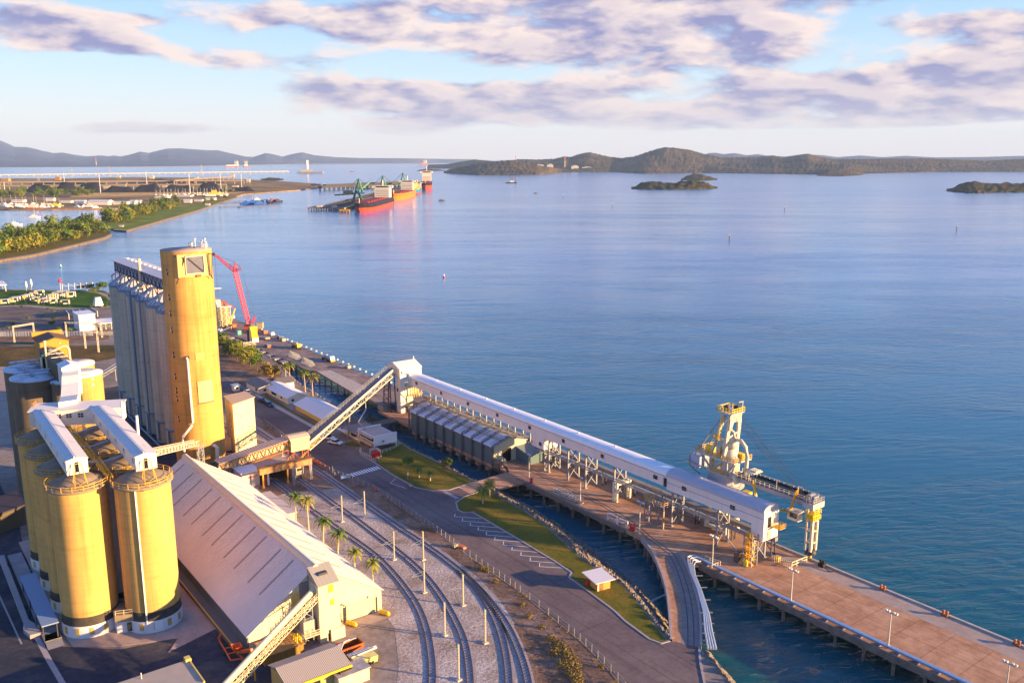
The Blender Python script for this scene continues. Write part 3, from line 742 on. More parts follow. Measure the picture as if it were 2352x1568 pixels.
# ------------------------------------------------------------------ white bin-top galleries on the front silos
def gallery(name, label, a, b, w, z0, z1, wins, lside=True):
    A = Vector((a[0], a[1])); B = Vector((b[0], b[1])); d = (B - A).normalized(); L = (B - A).length
    fr = lambda x, y, z=0.0: S(A.x + d.x * x - d.y * y, A.y + d.y * x + d.x * y, z)
    t = thing(name, fr(L / 2, 0, z0), label, 'conveyor gallery')
    h = w / 2
    MB(fr).ext([(-h, z0), (h, z0), (h, z1 - .45), (0, z1), (-h, z1 - .45)], 0, L).build('gallery_wall', WALLW, t)
    m_ = MB(fr)
    m_.ext([(-h - .18, z1 - .5), (0, z1 + .02), (0, z1 + .14), (-h - .18, z1 - .36)], -.2, L + .2)
    m_.ext([(h + .18, z1 - .5), (0, z1 + .02), (0, z1 + .14), (h + .18, z1 - .36)], -.2, L + .2)
    m_.build('sheet_roof', mat('weathered_white_roof', (.58, .53, .52), .6, var=.06, vs=.25, dirt=((.30, .32, .40), .22, .60), panel=((US.x, US.y, 0), 3.1, .02)), t)
    MB(fr).box(0, L, -.45, -.25, z1 - .02, z1 + .3).build('ridge_ventilator', WHITE, t)
    for i in range(wins):
        x = 2.2 + (L - 4) * i / max(1, wins - 1)
        for q in (1, -1):
            w_ = MB(fr).box(x - .55, x + .55, q * h - .04, q * h + .05, z0 + 1.2, z0 + 2.1).build('window', GLASS, t)
            m_ = MB(fr)
            for xx in (x - .6, x, x + .6): m_.box(xx - .05, xx + .05, q * (h + .03) - .06, q * (h + .03) + .06, z0 + 1.15, z0 + 2.15)
            m_.box(x - .6, x + .6, q * (h + .03) - .06, q * (h + .03) + .06, z0 + 1.6, z0 + 1.68); m_.build('frame', WHITE, w_)
    return t, fr, L
gl, frl, LL = gallery('conveyor_gallery', 'white gabled conveyor gallery over the left row of yellow silos', (183, 30.5), (224.5, 31.4), 3.9, 33.9, 37.3, 6)
gr, frr, LR = gallery('conveyor_gallery', 'white gabled conveyor gallery over the right row of yellow silos', (177, 42), (219, 42.9), 4.0, 34.0, 37.5, 6)
for t, fr in ((gl, frl), (gr, frr)):
    m_ = MB(fr); hw = 1.95
    m_.box(-.12, .0, -.35, .25, 34.3, 36.4); m_.build('end_door', GLASS, t)
    m_ = MB(fr)
    for q in (-1.2, 1.2): m_.bar((-.9, q, HS + 1.0), (-.6, q * .5, 36.2), .1); m_.bar((-2.9, q, HS + .6), (-.7, q * .5, 36.2), .1)
    m_.bar((-.6, -.6, 36.2), (-.6, .6, 36.2), .1); m_.bar((-1, -1.2, HS + 1.2), (-2.9, 1.2, HS + .7), .08); m_.bar((-1, 1.2, HS + 1.2), (-2.9, -1.2, HS + .7), .08)
    m_.build('hoist_frame', YELLOW, t)
    m_ = MB(fr)
    for x in range(4, 40, 6):
        for q in (-1.2, 1.2): m_.bar((x, q, HS + .4), (x, q, 34), .22)
    m_.builds('support_post', STEELD, t)
t = gr
for x, y in ((30, 2.3), (16, 2.3)):
    m_ = MB(frr); m_.cyl((x, y, HS), (x, y, 41.0), .3, n=10); m_.tube([(x, y, 33), (x - 1.5, y + .8, 32.4), (x - 3, y + 2.6, 32.6)], .3); m_.build('vent_stack', WHITE, t)
# cross gallery
t = thing('cross_gallery', S(222, 37, 33), 'white cross gallery joining the two bin-top galleries below the chute', 'conveyor gallery')
A = Vector((225.2, 28.6)); B = Vector((216.2, 46.6)); d = (B - A).normalized(); LC = (B - A).length
frc = lambda x, y, z=0.0: S(A.x + d.x * x + d.y * y * -1 * -1, A.y + d.y * x - d.x * y * 1, z)
frc = lambda x, y, z=0.0: S(A.x + d.x * x + d.y * (-y), A.y + d.y * x + d.x * y, z)
MB(frc).ext([(0, 33.4), (-4.6, 33.4), (-4.6, 37.6), (0, 37.0)], 0, LC).build('gallery_wall', WALLW, t)
MB(frc).ext([(.25, 36.98), (-4.8, 37.65), (-4.8, 37.85), (.25, 37.15)], -.3, LC + .3).build('sheet_roof', MATS['weathered_white_roof'], t)
for x in (6.3, 8.6, 11.2):
    w_ = MB(frc).box(x - .65, x + .65, 0, .06, 35.2, 36.2).build('window', GLASS, t)
    m_ = MB(frc)
    for xx in (x - .65, x, x + .65): m_.box(xx - .05, xx + .05, .02, .12, 35.15, 36.25)
    m_.box(x - .65, x + .65, .02, .12, 35.65, 35.75); m_.build('frame', WHITE, w_)
MB(frc).box(-.2, .2, -4.7, -2.5, 37.7, 38.6).build('rusty_roof_hatch', RUST, t)
# chute up to the dark silos
t = thing('enclosed_chute', S(240, 40, 36), 'tall cream enclosed chute rising from the cross gallery to the dark silos', 'chute')
def boxtube(pts, w, h, mb):     # rectangular duct along (s, n, z) points
    for (a, b) in zip(pts, pts[1:]): mb.bar(a, b, w, h)
    return mb
m_ = MB(SITE); m_.box(252.5, 258.4, 40.8, 45.4, 33, 40.6); m_.build('head_box', WALLW, t)
MB(SITE).ext([(40.6, 40.6), (45.6, 40.6), (43.1, 41.5)], 252.2, 258.4).build('head_roof', WHITE, t)
fr_ = lambda x, y, z=0.0: S(226.5 + 26 * x, 37.3 + 5.7 * x + y, z)
m_ = MB(fr_)
m_.exty([(1.0, 39.6), (1.0, 35.2), (.62, 33.5), (-.10, 33.4), (-.10, 38.6), (.30, 37.3), (.62, 38.4), (.78, 39.6)], -2.0, 2.0)
m_.build('duct', WALLW, t)
m_ = MB(SITE)
for q in (36, 41):
    for s0 in (232, 246): m_.bar((s0, q + (s0 - 232) * .2, 8), (s0, q + (s0 - 232) * .2, 34), .4)
m_.builds('support_post', STEELD, t)
# ------------------------------------------------------------------ dark old silos
def old_silo(s, n, r, h, label, mat_, cap=CAPW):
    t = thing('concrete_silo', S(s, n), label, 'silo', 'older dark concrete silos behind the front battery')
    MB(SITE).lathe((s, n, 0), [(r, 0), (r, h)], 48).build('silo_wall', mat_, t)
    MB(SITE).lathe((s, n, 0), [(r + .18, h - .25), (r + .18, h + .15), (0, h + .3)], 48).build('flat_roof', cap, t)
    return t
old_silo(267.4, 36.5, 6.2, 36, 'dark shaded silo with whitewashed flat top, beside the farthest yellow silo', CONCK)
old_silo(280.2, 36.7, 6.2, 36, 'dark shaded silo with whitewashed flat top, at the far left corner', CONCK)
old_silo(263.5, 47.6, 5.2, 36, 'sunlit ochre silo with white flat top, right of the cream chute', CONCD, WHITE)
old_silo(276.2, 47.4, 6.0, 36.3, 'sunlit ochre silo with white flat top, behind the chute beside the brown headhouse', CONCD, WHITE)
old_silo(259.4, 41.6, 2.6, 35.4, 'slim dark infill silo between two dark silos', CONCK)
t = thing('silo_top_pipework', S(274, 36, 36.2), 'grey dust pipes and rails lying on the whitewashed silo tops', 'pipework')
m_ = MB(SITE)
m_.tube([(284, 32.5, 37.2), (283.5, 41, 37.4)], .3); m_.tube([(278, 33, 37), (278.5, 35, 37), (276, 37, 37), (277, 41, 37)], .35); m_.tube([(271, 31.6, 36.9), (270, 41, 37)], .3); m_.tube([(268, 31.5, 36.8), (267, 40, 36.9)], .3)
m_.builds('dust_pipe', CAPW, t)
m_ = MB(SITE)
for s0, n0 in ((272.5, 34), (265, 39.5), (281, 37.5)): m_.rail([(s0, n0, 36.3), (s0 - 4, n0 + .6, 36.3)], 1.1, .08, .9); m_.rail([(s0, n0 + .7, 36.3), (s0 - 4, n0 + 1.3, 36.3)], 1.1, .08, .9)
m_.builds('step_railing', RUST, t)
m_ = MB(SITE)
for z in (36.8, 34.8, 33.2): m_.box(258.5, 262, 45.5, 49.6, z, z + .5)
m_.build('white_gantry_beams', WHITE, t)
m_ = MB(SITE); m_.rail([(259, 45.6, 36.0), (259, 49, 36.0)], 1.3, .1, .8); m_.rail([(259, 45.6, 34.2), (259, 49, 34.2)], 1.0, .1, .8); m_.build('yellow_railing', YELLOW, t)
t = thing('headhouse', S(285, 44, 36), 'ochre headhouse with brown gable roof above the dark silos', 'building')
MB(SITE).ext([(40.9, 30), (48.6, 30), (48.6, 41.9), (45, 43.0), (40.9, 41.9)], 284, 294).build('wall', OCHRE, t)
MB(SITE).ext([(40.6, 41.95), (45, 43.12), (48.9, 41.95), (48.9, 42.15), (45, 43.35), (40.6, 42.15)], 283.7, 294.3).build('roof', BROWNR, t)
MB(SITE).box(294.3, 295.2, 40.5, 48.9, 41.6, 43.6).build('parapet_fascia', OCHRE, t)
MB(SITE).box(283.6, 284.1, 40.7, 40.95, 30, 41.6).build('dark_corner_strip', OLIVE, t)
MB(SITE).cyl((284.0, 46.2, 41.4), (283.7, 46.2, 41.4), .16, n=10).build('flood_lamp', STEELW, t)
t = thing('bin_floor_gallery', S(271, 42.5, 36), 'long dark olive bin-floor gallery running to the ochre headhouse', 'conveyor gallery')
MB(SITE).box(258.4, 284, 40.6, 44.9, 34, 40.2).build('wall', OLIVE, t)
MB(SITE).ext([(40.3, 40.22), (45.1, 40.22), (42.7, 41.0)], 258.4, 284).build('roof', BROWNR, t)
m_ = MB(SITE)
for s0 in (265.5, 271, 277): m_.box(s0, s0 + .12, 40.7, 44.8, 40.9, 41.05)
m_.build('roof_strap', STEELW, t)
t = thing('dust_duct_arch', S(272, 43, 36), 'cream dust duct arching over the dark bin-floor gallery', 'pipe')
m_ = MB(SITE)
m_.tube([(275.5, 39.6, 35.5), (275.5, 39.6, 39.4), (275.3, 39.9, 39.9), (274.5, 41, 40.4), (273.5, 45.4, 42.4), (273.3, 46.2, 42.2), (273.2, 46.6, 41.4), (273.2, 46.6, 37)], .34, 10)
m_.build('duct', mat('cream_duct', (.62, .50, .30), .5), t)
m_ = MB(SITE); m_.cyl((272, 40.4, 36), (272, 40.4, 44.3), .3, n=10); m_.cyl((272, 40.4, 44.3), (272, 40.4, 44.8), .42, n=10); m_.build('vent_stack', MATS['cream_duct'], t)
MB(SITE).bar((272, 40.4, 43.5), (268.5, 43.5, 41), .07).build('stay_wire', STEELW, t)
MB(SITE).cyl((276.5, 40.2, 36.3), (276.5, 40.2, 39), .9, n=12).build('cyclone_drum', BLACK, t)
# ------------------------------------------------------------------ tall silo row
RS = [290.5, 302.5, 315.3, 327.8, 340, 352.5]
rl = ['nearest the tall tower', 'second from the tall tower', 'third from the tall tower, behind a pipe', 'third from the far left end', 'second from the far left end', 'at the far left end of the tall row']
for k, s0 in enumerate(RS):
    c = (s0, 82.3, 0); r = 6.25; h = 47.3 + k * .25
    t = thing('tall_row_silo', S(s0, 82.3), 'grey tall silo with ribbed conical roof, ' + rl[k], 'silo', 'tall grey silos in the rear row')
    MB(SITE).lathe(c, [(r, 0), (r, h)], 48).build('silo_wall', CONC2, t)
    MB(SITE).lathe(c, [(r + .05, h - .9), (r + .1, h - .85), (r + .1, h - .1), (r, h)], 48).build('blue_ring_band', PIPEB, t)
    MB(SITE).lathe(c, [(r - .3, h), (1.0, h + 3.6), (0, h + 3.8)], 40, smooth=False).build('conical_roof', WHITE, t)
    m_ = MB(SITE)
    for q in range(20):
        a = q * math.pi / 10; m_.bar((s0 + (r - .3) * math.cos(a), 82.3 + (r - .3) * math.sin(a), h + .08), (s0 + math.cos(a), 82.3 + math.sin(a), h + 3.7), .22)
    m_.build('roof_rib', STEEL, t)
    ringrail(MB(SITE), c, r - .1, h, 30, 1.0, .07).build('edge_railing', PIPEB, t)
    a0 = math.pi * 1.18; m_ = MB(SITE)
    pts = [(s0 + (r + .45) * math.cos(x), 82.3 + (r + .45) * math.sin(x), 7.6) for x in [math.pi * (.98 + .05 * i) for i in range(11)]]
    m_.tube(pts, .28, 8); p = pts[8]
    m_.cyl((p[0], p[1], 1), (p[0], p[1], 7.6), .3, n=8)
    m_.build('fumigation_pipe', PIPEB, t)
t = thing('ground_pipe', S(330, 74), 'blue grey pipe running along the foot of the tall row', 'pipe')
MB(SITE).tube([(289, 74.4, 1), (330, 75.2, 1), (360, 75.6, 1)], .33, 8).build('pipe_run', PIPEB, t)
m_ = MB(SITE)
for s0, r in ((322, .42), (310, .28)): m_.cyl((s0, 75.9, 0), (s0, 75.9, 50.3), r, n=10)
m_.builds('vertical_pipe', PIPEB, t)
t = thing('truss_gallery', S(324, 82.5, 52), 'white roofed conveyor gallery with dark lattice sides above the tall row', 'conveyor gallery')
MB(SITE).box(286, 360, 80.4, 84.6, 53.0, 53.25).build('floor_plate', STEEL, t)
m_ = MB(SITE)
for nn in (80.2, 84.8):
    m_.bar((286, nn, 53.1), (360, nn, 53.1), .35); m_.bar((286, nn, 56.6), (360, nn, 56.6), .3)
    for i in range(16):
        s0 = 286 + i * 74 / 16; ds = 74 / 16
        m_.bar((s0, nn, 53.1), (s0 + ds / 2, nn, 56.6), .17); m_.bar((s0 + ds / 2, nn, 56.6), (s0 + ds, nn, 53.1), .17); m_.bar((s0, nn, 53.1), (s0, nn, 56.6), .15)
m_.build('lattice_side', mat('dark_violet_steel', (.07, .05, .075), .6), t)
MB(SITE).box(286, 360, 80.55, 80.62, 53.2, 56.5).build('side_sheeting', mat('grey_lining', (.46, .43, .50), .7), t)
MB(SITE).ext([(79.3, 56.75), (83.5, 57.3), (88.2, 56.75), (88.2, 56.9), (83.5, 57.45), (79.3, 56.9)], 285, 361).build('roof', ROOFW, t)
m_ = MB(SITE)
for i in range(12): m_.box(290 + i * 6, 290.5 + i * 6, 84.1, 84.9, 57.2, 57.75)
m_.builds('ridge_ventilator', WHITE, t)
m_ = MB(SITE)
for s0 in RS:
    for q in (80.6, 84.4): m_.bar((s0 + 2, q, 49.5), (s0 + 2, q, 53), .35)
m_.bar((360, 80.4, 48.5), (360, 80.4, 57), .35)
m_.builds('support_post', REDST, t)
MB(SITE).cyl((320, 79.4, 50), (320, 79.4, 61), .5, n=12).build('vent_stack', MATS['cream_duct'], t)
m_ = MB(SITE)
for k, s0 in enumerate(RS): m_.tube([(s0 + 4, 78.2, 48), (s0 + 4, 78.2, 51.5), (s0 + 3.5, 80, 52.6), (s0 + 1, 82, 52)], .35, 8)
m_.builds('dust_pipe', WHITE, t)
# tall tower
TC = (277.0, 82.8); TR = 7.5; TH = 67.4
t = thing('tall_silo_tower', S(*TC), 'tallest round concrete tower with a grey window near its top', 'tower')
c = (TC[0], TC[1], 0)
MB(SITE).lathe(c, [(TR + .05, 0), (TR + .05, 24)], 72).build('lower_wall', CONCT, t)
MB(SITE).lathe(c, [(TR, 24), (TR, TH)], 72).build('upper_wall', CONCT, t)
MB(SITE).lathe(c, [(TR, TH), (TR + .05, TH + .25), (0, TH + .5)], 64).build('roof_slab', mat('pinkish_roof_slab', (.36, .25, .22), .9, var=.1, vs=.4), t)
va = math.atan2(-.31, -.95)     # site-frame angle of the face towards the camera
def tface(deg): return va - R(deg)      # positive = to the right as seen from the camera
def tframe(deg):
    a = tface(deg); ca, sa = math.cos(a), math.sin(a)
    return lambda x, y, z=0.0: S(TC[0] + ca * (TR + y) + sa * x, TC[1] + sa * (TR + y) - ca * x, z)
tower_t = t
f = tframe(15)
MB(f).box(-4.6, 4.7, -1.2, .12, TH - 7.6, TH - .7).build('cladding_panel', mat('ochre_sheet', (.50, .36, .15), .8, corr=(US.x, US.y, 0), corr_s=2.2), t)
MB(f).box(-2.3, 3.2, .12, .22, TH - 6.6, TH - 1.0).build('grey_window', mat('pale_grey_panel', (.13, .13, .18), .7, var=.1, vs=.8), t)
m_ = MB(f)
m_.bar((3.2, .3, TH - 6.8), (3.2, .3, TH - .9), .3); m_.bar((-2.3, .3, TH - 1.4), (3.2, .3, TH - 1.2), .28); m_.bar((-2.3, .3, TH - 6.7), (3.4, .3, TH - 6.5), .28)
m_.bar((-2.3, .3, TH - 6.8), (-2.3, .3, TH - 1.2), .16)
m_.build('window_frame', CREAM, t)
m_ = MB(f)
m_.bar((-2.5, .5, TH - 1.8), (-5.0, -1.2, TH - 9.6), .26); m_.bar((-2.5, .5, TH - 1.8), (-5.0, -1.2, TH - 1.1), .26)
m_.bar((4.6, .5, TH - .9), (4.8, .4, TH - 7.4), .2); m_.bar((4.6, .4, TH - .7), (6.1, -1.0, TH - 1.2), .26); m_.bar((6.1, -1.0, TH - 1.2), (5.6, -1.2, TH - 8.2), .22); m_.bar((4.8, .3, TH - 7.2), (5.7, -1.0, TH - 8.6), .26)
m_.bar((-1.4, .35, TH - 1.9), (3.0, .35, TH - 6.2), .3)
m_.build('steel_brace', STEELD, t)
MB(f).box(.6, 2.0, .12, .5, TH - 7.7, TH - 7.0).build('vent_box', RUST, t)
w_ = MB(SITE)
for z in (60.8, 53, 48.1, 42.9, 35, 28.2, 23.6, 21, 14.3):
    g = tframe(-50); w_.v += MB(g).box(-.25, .25, -.1, .06, z, z + .9).v[:0]
    q = MB(g); q.box(-.22, .22, -.1, .1, z + .8, z + 1.5); q.box(-.1, .4, -.1, .1, z - .4, z + .4); q.build('slit_window', GLASS, t)
    q = MB(g); q.box(-.42, -.25, -.1, .08, z - .4, z + 1.5); q.build('slit_surround', WALLW, t)
def tplate(deg, w, z0, z1, m, nm, d=.1):
    curved_box(MB(SITE), c, TR + .05, tface(deg), w, z0, z1, d).build(nm, m, t)
c = (TC[0], TC[1], 0)
tplate(15, 2.7, 33.9, 36.1, LITWALL, 'pale_patch')
tplate(22, 4.6, 20.2, 27.1, mat('door_panel_ochre', (.52, .40, .20), .8), 'large_door_panel', .16)
tplate(22, 5.0, 20.0, 20.25, STEELD, 'door_sill', .3)
g = tframe(-13); m_ = MB(g)
m_.tube([(-.2, .35, 35), (0, .5, 34.4), (.2, .5, 14.2), (-.1, .6, 13.2), (-3.0, 1.2, 9.8), (-3.2, 1.2, 8.8), (-2.9, 1.2, 5)], .36, 10); m_.build('downpipe', WHITE, t)
MB(g).box(-.5, .5, -.2, .25, 34.2, 35.4).build('pipe_inlet_opening', BLACK, t)
m_ = MB(SITE); pr = lambda deg, r, z: (TC[0] + r * math.cos(tface(deg)), TC[1] + r * math.sin(tface(deg)), z)
m_.rail([pr(150, 5.5, TH + .5), pr(95, 6.5, TH + .5), pr(60, 6.8, TH + .5)], 1.2, .09, 1.5)
m_.build('roof_railing', STEELW, t)
m_ = MB(SITE)
for dg, r, h in ((150, 5.5, 2.4), (120, 5.5, 2.0), (108, 6, 2.6), (62, 6.8, 2.0)):
    p = pr(dg, r, TH + .4); m_.bar(p, (p[0], p[1], TH + .4 + h), .14); m_.sphere((p[0], p[1], TH + .4 + h), (.35, .35, .3), 8, 5)
p = pr(165, 5.6, TH + 1.1); m_.cyl((p[0] - .5, p[1], TH + 1.1), (p[0] + .5, p[1], TH + 1.1), .7, n=14)
m_.build('aerial', STEELW, t)
MB(SITE).bar(pr(88, 7.4, 55), pr(88, 9.6, 55), .25).build('side_arm', STEELW, t)
# ------------------------------------------------------------------ big storage shed
SH0, SH1, NL, NR, NRG = 154.8, 239.0, 52.6, 81.8, 67.0
t = thing('storage_shed', S(197, NRG), 'huge long storage shed with pale steep gable roof and brown skylight strips', 'shed')
MB(SITE).ext([(NL, 0), (NR, 0), (NR, 4.6), (NRG, 14.2), (NL, 4.0)], SH0, SH1).build('wall', CREAM, t)
rz = lambda n: 14.25 - (14.25 - 4.05) * (NRG - n) / (NRG - NL) if n < NRG else 14.25 - (14.25 - 4.65) * (n - NRG) / (NR - NRG)
rl_ = MB(SITE).ext([(NL - .5, rz(NL) - .25), (NRG, 14.3), (NRG, 14.5), (NL - .5, rz(NL) - .05)], SH0 - .3, SH1 + .3).build('roof_slope', mat('shed_roof_grey', (.58, .50, .46), .6, var=.06, vs=.15, corr=US, corr_s=1.25, dirt=((.48, .42, .40), .05, .55)), t)
rr_ = MB(SITE).ext([(NR + .4, rz(NR) - .2), (NRG, 14.3), (NRG, 14.5), (NR + .4, rz(NR) - .0)], SH0 - .3, SH1 + .3).build('roof_slope', ROOFW, t)
m_ = MB(SITE)
m_.ext([(NRG - .9, 14.0), (NRG - .55, 14.75), (NRG, 14.95), (NRG + .55, 14.75), (NRG + .9, 14.0)], SH0 - .4, SH1 + .4)
m_.build('ridge_capping', mat('ridge_cap_sheet', (.62, .52, .40), .5), t)
m_ = MB(SITE)
def rp(n, dz=.0): return (n, rz(n) + dz)
for i in range(11):
    s0 = 162 + i * 7.3 - (.8 if i % 2 else 0)
    a, b = rp(NRG - 1.6, .34), rp(NL + 5.2, .34)
    m_.add([(s0 - .3, a[0], a[1]), (s0 + .3, a[0], a[1]), (s0 + .3, b[0], b[1]), (s0 - .3, b[0], b[1])], [(0, 1, 2, 3)])
m_.build('skylight_strip', SKYL, t)
m_ = MB(SITE)
for i in range(11):
    s0 = 162 + i * 7.3; a, b = rp(NRG + 2.5, .34), rp(NRG + 9, .34)
    m_.add([(s0 - .22, a[0], a[1]), (s0 + .22, a[0], a[1]), (s0 + .22, b[0], b[1]), (s0 - .22, b[0], b[1])], [(0, 1, 2, 3)])
m_.build('skylight_strip', mat('pale_skylight_sheet', (.70, .58, .22), .5), t)
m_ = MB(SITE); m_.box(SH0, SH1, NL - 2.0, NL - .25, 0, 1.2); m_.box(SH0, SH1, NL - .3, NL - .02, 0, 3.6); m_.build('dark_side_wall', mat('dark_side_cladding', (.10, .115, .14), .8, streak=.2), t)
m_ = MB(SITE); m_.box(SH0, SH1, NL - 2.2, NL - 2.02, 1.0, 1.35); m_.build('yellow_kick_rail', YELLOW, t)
# gable end details: roller door, tracks, lamps
w_ = MB(SITE).box(SH0 - .12, SH0 - .02, 73.2, 80.4, .05, 3.5).build('sliding_door', mat('door_sheet_cream', (.56, .48, .30), .6, panel=((UN.x, UN.y, 0), 2.4, .02)), t)
m_ = MB(SITE); m_.box(SH0 - .3, SH0 - .02, 72.9, 73.2, 0, 4.0); m_.box(SH0 - .25, SH0 - .02, 80.4, 80.7, 0, 3.6); m_.builds('door_post', STEELD, t)
m_ = MB(SITE); m_.box(SH0 - .35, SH0 - .02, 72, 81, 3.55, 3.75); m_.build('door_track', CREAM, t)
m_ = MB(SITE); m_.sphere((SH0 - .7, 73, 4.3), .3); m_.sphere((SH0 - .6, 79, 4.1), .25); m_.builds('flood_lamp', STEELW, t)
m_ = MB(SITE)
for q in range(4):
    n0 = 57.8 + q * 1.1; m_.mast((SH0 - .25, n0, .4), (SH0 - .25, n0, 4.6 + q * .85), .7, .7, 8, .08)
m_.build('wall_lattice_frame', STEEL, t)
m_ = MB(SITE); m_.box(SH0 - .15, SH0 - .02, 61.8, 63.4, 3.2, 9.9); m_.build('pale_wall_panel', LITWALL, t)
m_ = MB(SITE); m_.box(SH0 - .13, SH0 - .02, 63.4, 66, 4.5, 11.8); m_.build('grey_wall_panel', mat('grey_panel', (.22, .19, .19), .7), t)
m_ = MB(SITE); m_.rail([(SH0 - 1.2, 56, 1.2), (SH0 - 1.2, 58.6, 1.2)], 1.0, .07, .9); m_.box(SH0 - 1.3, SH0, 56, 58.6, 1.05, 1.2); m_.build('landing_railing', CREAM, t)
# elevator tower at the gable
t = thing('elevator_tower', S(152.5, 67.6), 'tall cream elevator tower standing against the near gable of the big shed', 'tower')
MB(SITE).box(150.1, 154.6, 65.4, 69.9, 1.6, 12.2).build('wall', mat('tower_cream', (.60, .52, .34), .65, var=.05, vs=.4, streak=.18, dirt=((.60, .44, .04), .42, .66)), t)
m_ = MB(SITE); m_.box(150.2, 154.6, 65.5, 67.2, 0, 1.6); m_.box(149.6, 152, 67.6, 70.6, 0, 2.4); m_.builds('base_block', CREAM, t)
MB(SITE).exty([(149.9, 12.2), (154.7, 12.2), (154.7, 14.7), (149.9, 12.35)], 65.3, 70.0).build('roof_wedge', mat('tower_roof_sheet', (.30, .27, .24), .6, panel=((UN.x, UN.y, 0), .9, .06)), t)
MB(SITE).box(152, 152.9, 66.5, 68.4, 13.5, 13.95).build('roof_hatch', STEELD, t)
MB(SITE).box(149.9, 150.05, 69.2, 69.4, .6, 2.2).build('slot_door', BLACK, t)
m_ = MB(SITE); m_.box(150.0, 150.09, 67.6, 68.6, 10.4, 12.0); m_.box(150.0, 150.09, 67.9, 68.7, 7.6, 8.8); m_.builds('faded_yellow_patch', SAFE, t)
# tube conveyor
t = thing('tube_conveyor', S(151.5, 50), 'long cream tube conveyor on a lattice walkway sloping up to the elevator tower', 'conveyor')
a, b = Vector((139.6, 36.6, .8)), Vector((152.0, 65.3, 10.9))
tb = lambda f, ds=0.0, dz=0.0: (a.x + (b.x - a.x) * f - ds * .92, a.y + (b.y - a.y) * f + ds * .39, a.z + (b.z - a.z) * f + dz)
MB(SITE).cyl(tb(0), tb(1), .62, n=20).build('belt_tube', mat('tube_cream', (.60, .52, .36), .5, streak=.05), t)
MB(SITE).cyl(tb(.62), tb(.64), .68, n=20).build('tube_joint', CREAM, t)
m_ = MB(SITE); m_.truss(tb(0, .9, -1.5), tb(1, .9, -1.5), 1.3, .9, 24, .11); m_.rail([tb(0, 1.5, -.7), tb(1, 1.5, -.7)], .9, .07, 1.5)
m_.build('lattice_walkway', CREAM, t)
m_ = MB(SITE); m_.mast((152, 63.6, 0), (152, 63.6, 8.6), 1.7, 1.7, 6, .16); m_.build('lattice_leg', STEEL, t)
m_ = MB(SITE); m_.bar((145.6, 50.2, 0), (145.8, 50.2, 4.2), .2); m_.bar((147.4, 50.2, 0), (146.6, 50.2, 4.6), .2); m_.bar((145.6, 50.2, .4), (146.8, 50.2, 3.6), .14); m_.build('trestle_leg', YELLOW, t)
MB(SITE).box(151, 153, 62.4, 64.9, 2.6, 5.2).build('grey_chute_box', mat('chute_beige', (.40, .34, .28), .7), t)
m_ = MB(SITE); m_.box(149.6, 153.4, 62, 65.4, 2.4, 2.55); m_.rail([(149.6, 62, 2.55), (149.6, 65.4, 2.55)], 1.0, .08, .9); m_.build('service_platform', CREAM, t)
t = thing('lean_to', S(152, 58), 'low ochre lean-to with brown roof under the tube conveyor', 'shed')
MB(SITE).exty([(149, 0), (153.6, 0), (153.6, 2.6), (149, 2.0)], 53.4, 61.4).build('wall', mat('lean_to_ochre', (.26, .15, .03), .8, corr=UN, corr_s=1.5), t)
MB(SITE).exty([(148.6, 2.05), (153.7, 2.65), (153.7, 2.8), (148.6, 2.2)], 53.2, 61.6).build('roof', mat('lean_to_roof', (.33, .17, .05), .7, corr=UN, corr_s=1.2), t)
m_ = MB(SITE); m_.rail([(148.8, 60, 2.7), (150.5, 60, 2.7)], 1.1, .16, .6); m_.rail([(148.8, 60.8, 2.7), (150.5, 60.8, 2.7)], 1.1, .16, .6); m_.build('yellow_steps', SAFE, t)
# small roof beside the shed on the rail side
t = thing('rail_side_shelter', S(220, 85), 'low pale shelter tucked behind the big shed beside the tracks', 'shed')
MB(SITE).box(210, 228, 82.6, 86, 0, 2.6).build('wall', CREAM, t); MB(SITE).box(209.7, 228.4, 82.4, 86.6, 2.62, 2.8).build('roof', mat('pink_roof', (.50, .40, .36), .7), t)
# ------------------------------------------------------------------ buildings at the bottom edge
t = thing('corrugated_office', S(139, 58), 'corrugated gable roofed workshop at the foot of the tube conveyor', 'building')
MB(SITE).ext([(52.4, 0), (64.2, 0), (64.2, 3.6), (52.4, 3.6)], 135.2, 143.2).build('wall', mat('workshop_olive', (.42, .33, .12), .7, streak=.1), t)
fr_ = lambda x, y, z=0.0: S(x, y, z)
m_ = MB(fr_); m_.exty([(134.5, 3.4), (139.9, 4.7), (139.9, 4.85), (134.5, 3.55)], 52, 64.5); m_.exty([(143.7, 3.4), (139.9, 4.7), (139.9, 4.85), (143.7, 3.55)], 52, 64.5)
m_.build('corrugated_roof', mat('corrugated_roof_n', (.36, .30, .26), .6, corr=UN, corr_s=3.0), t)
MB(SITE).box(134.3, 134.55, 52, 64.5, 3.2, 3.6).build('yellow_gutter', SAFE, t)
MB(SITE).box(134.9, 135.15, 57, 58.4, 1.6, 2.4).build('window', GLASS, t)
t = thing('flat_roof_annex', S(136, 66), 'small flat roofed annex with stacked timber on its roof', 'shed')
MB(SITE).box(133.2, 136.6, 61.2, 67.4, 0, 2.5).build('wall', CREAM, t); MB(SITE).box(133, 136.8, 61, 67.7, 2.5, 2.68).build('roof', mat('annex_roof', (.33, .29, .29), .8, var=.3, vs=1), t)
m_ = MB(SITE)
for q in range(8): m_.box(134 + q * .28, 134.2 + q * .28, 62, 64.4, 2.7, 2.9)
m_.build('timber_stack', TIMBER, t)
t = thing('shipping_container', S(143.6, 68.6), 'open topped container with rusty orange inside, behind the workshop', 'container')
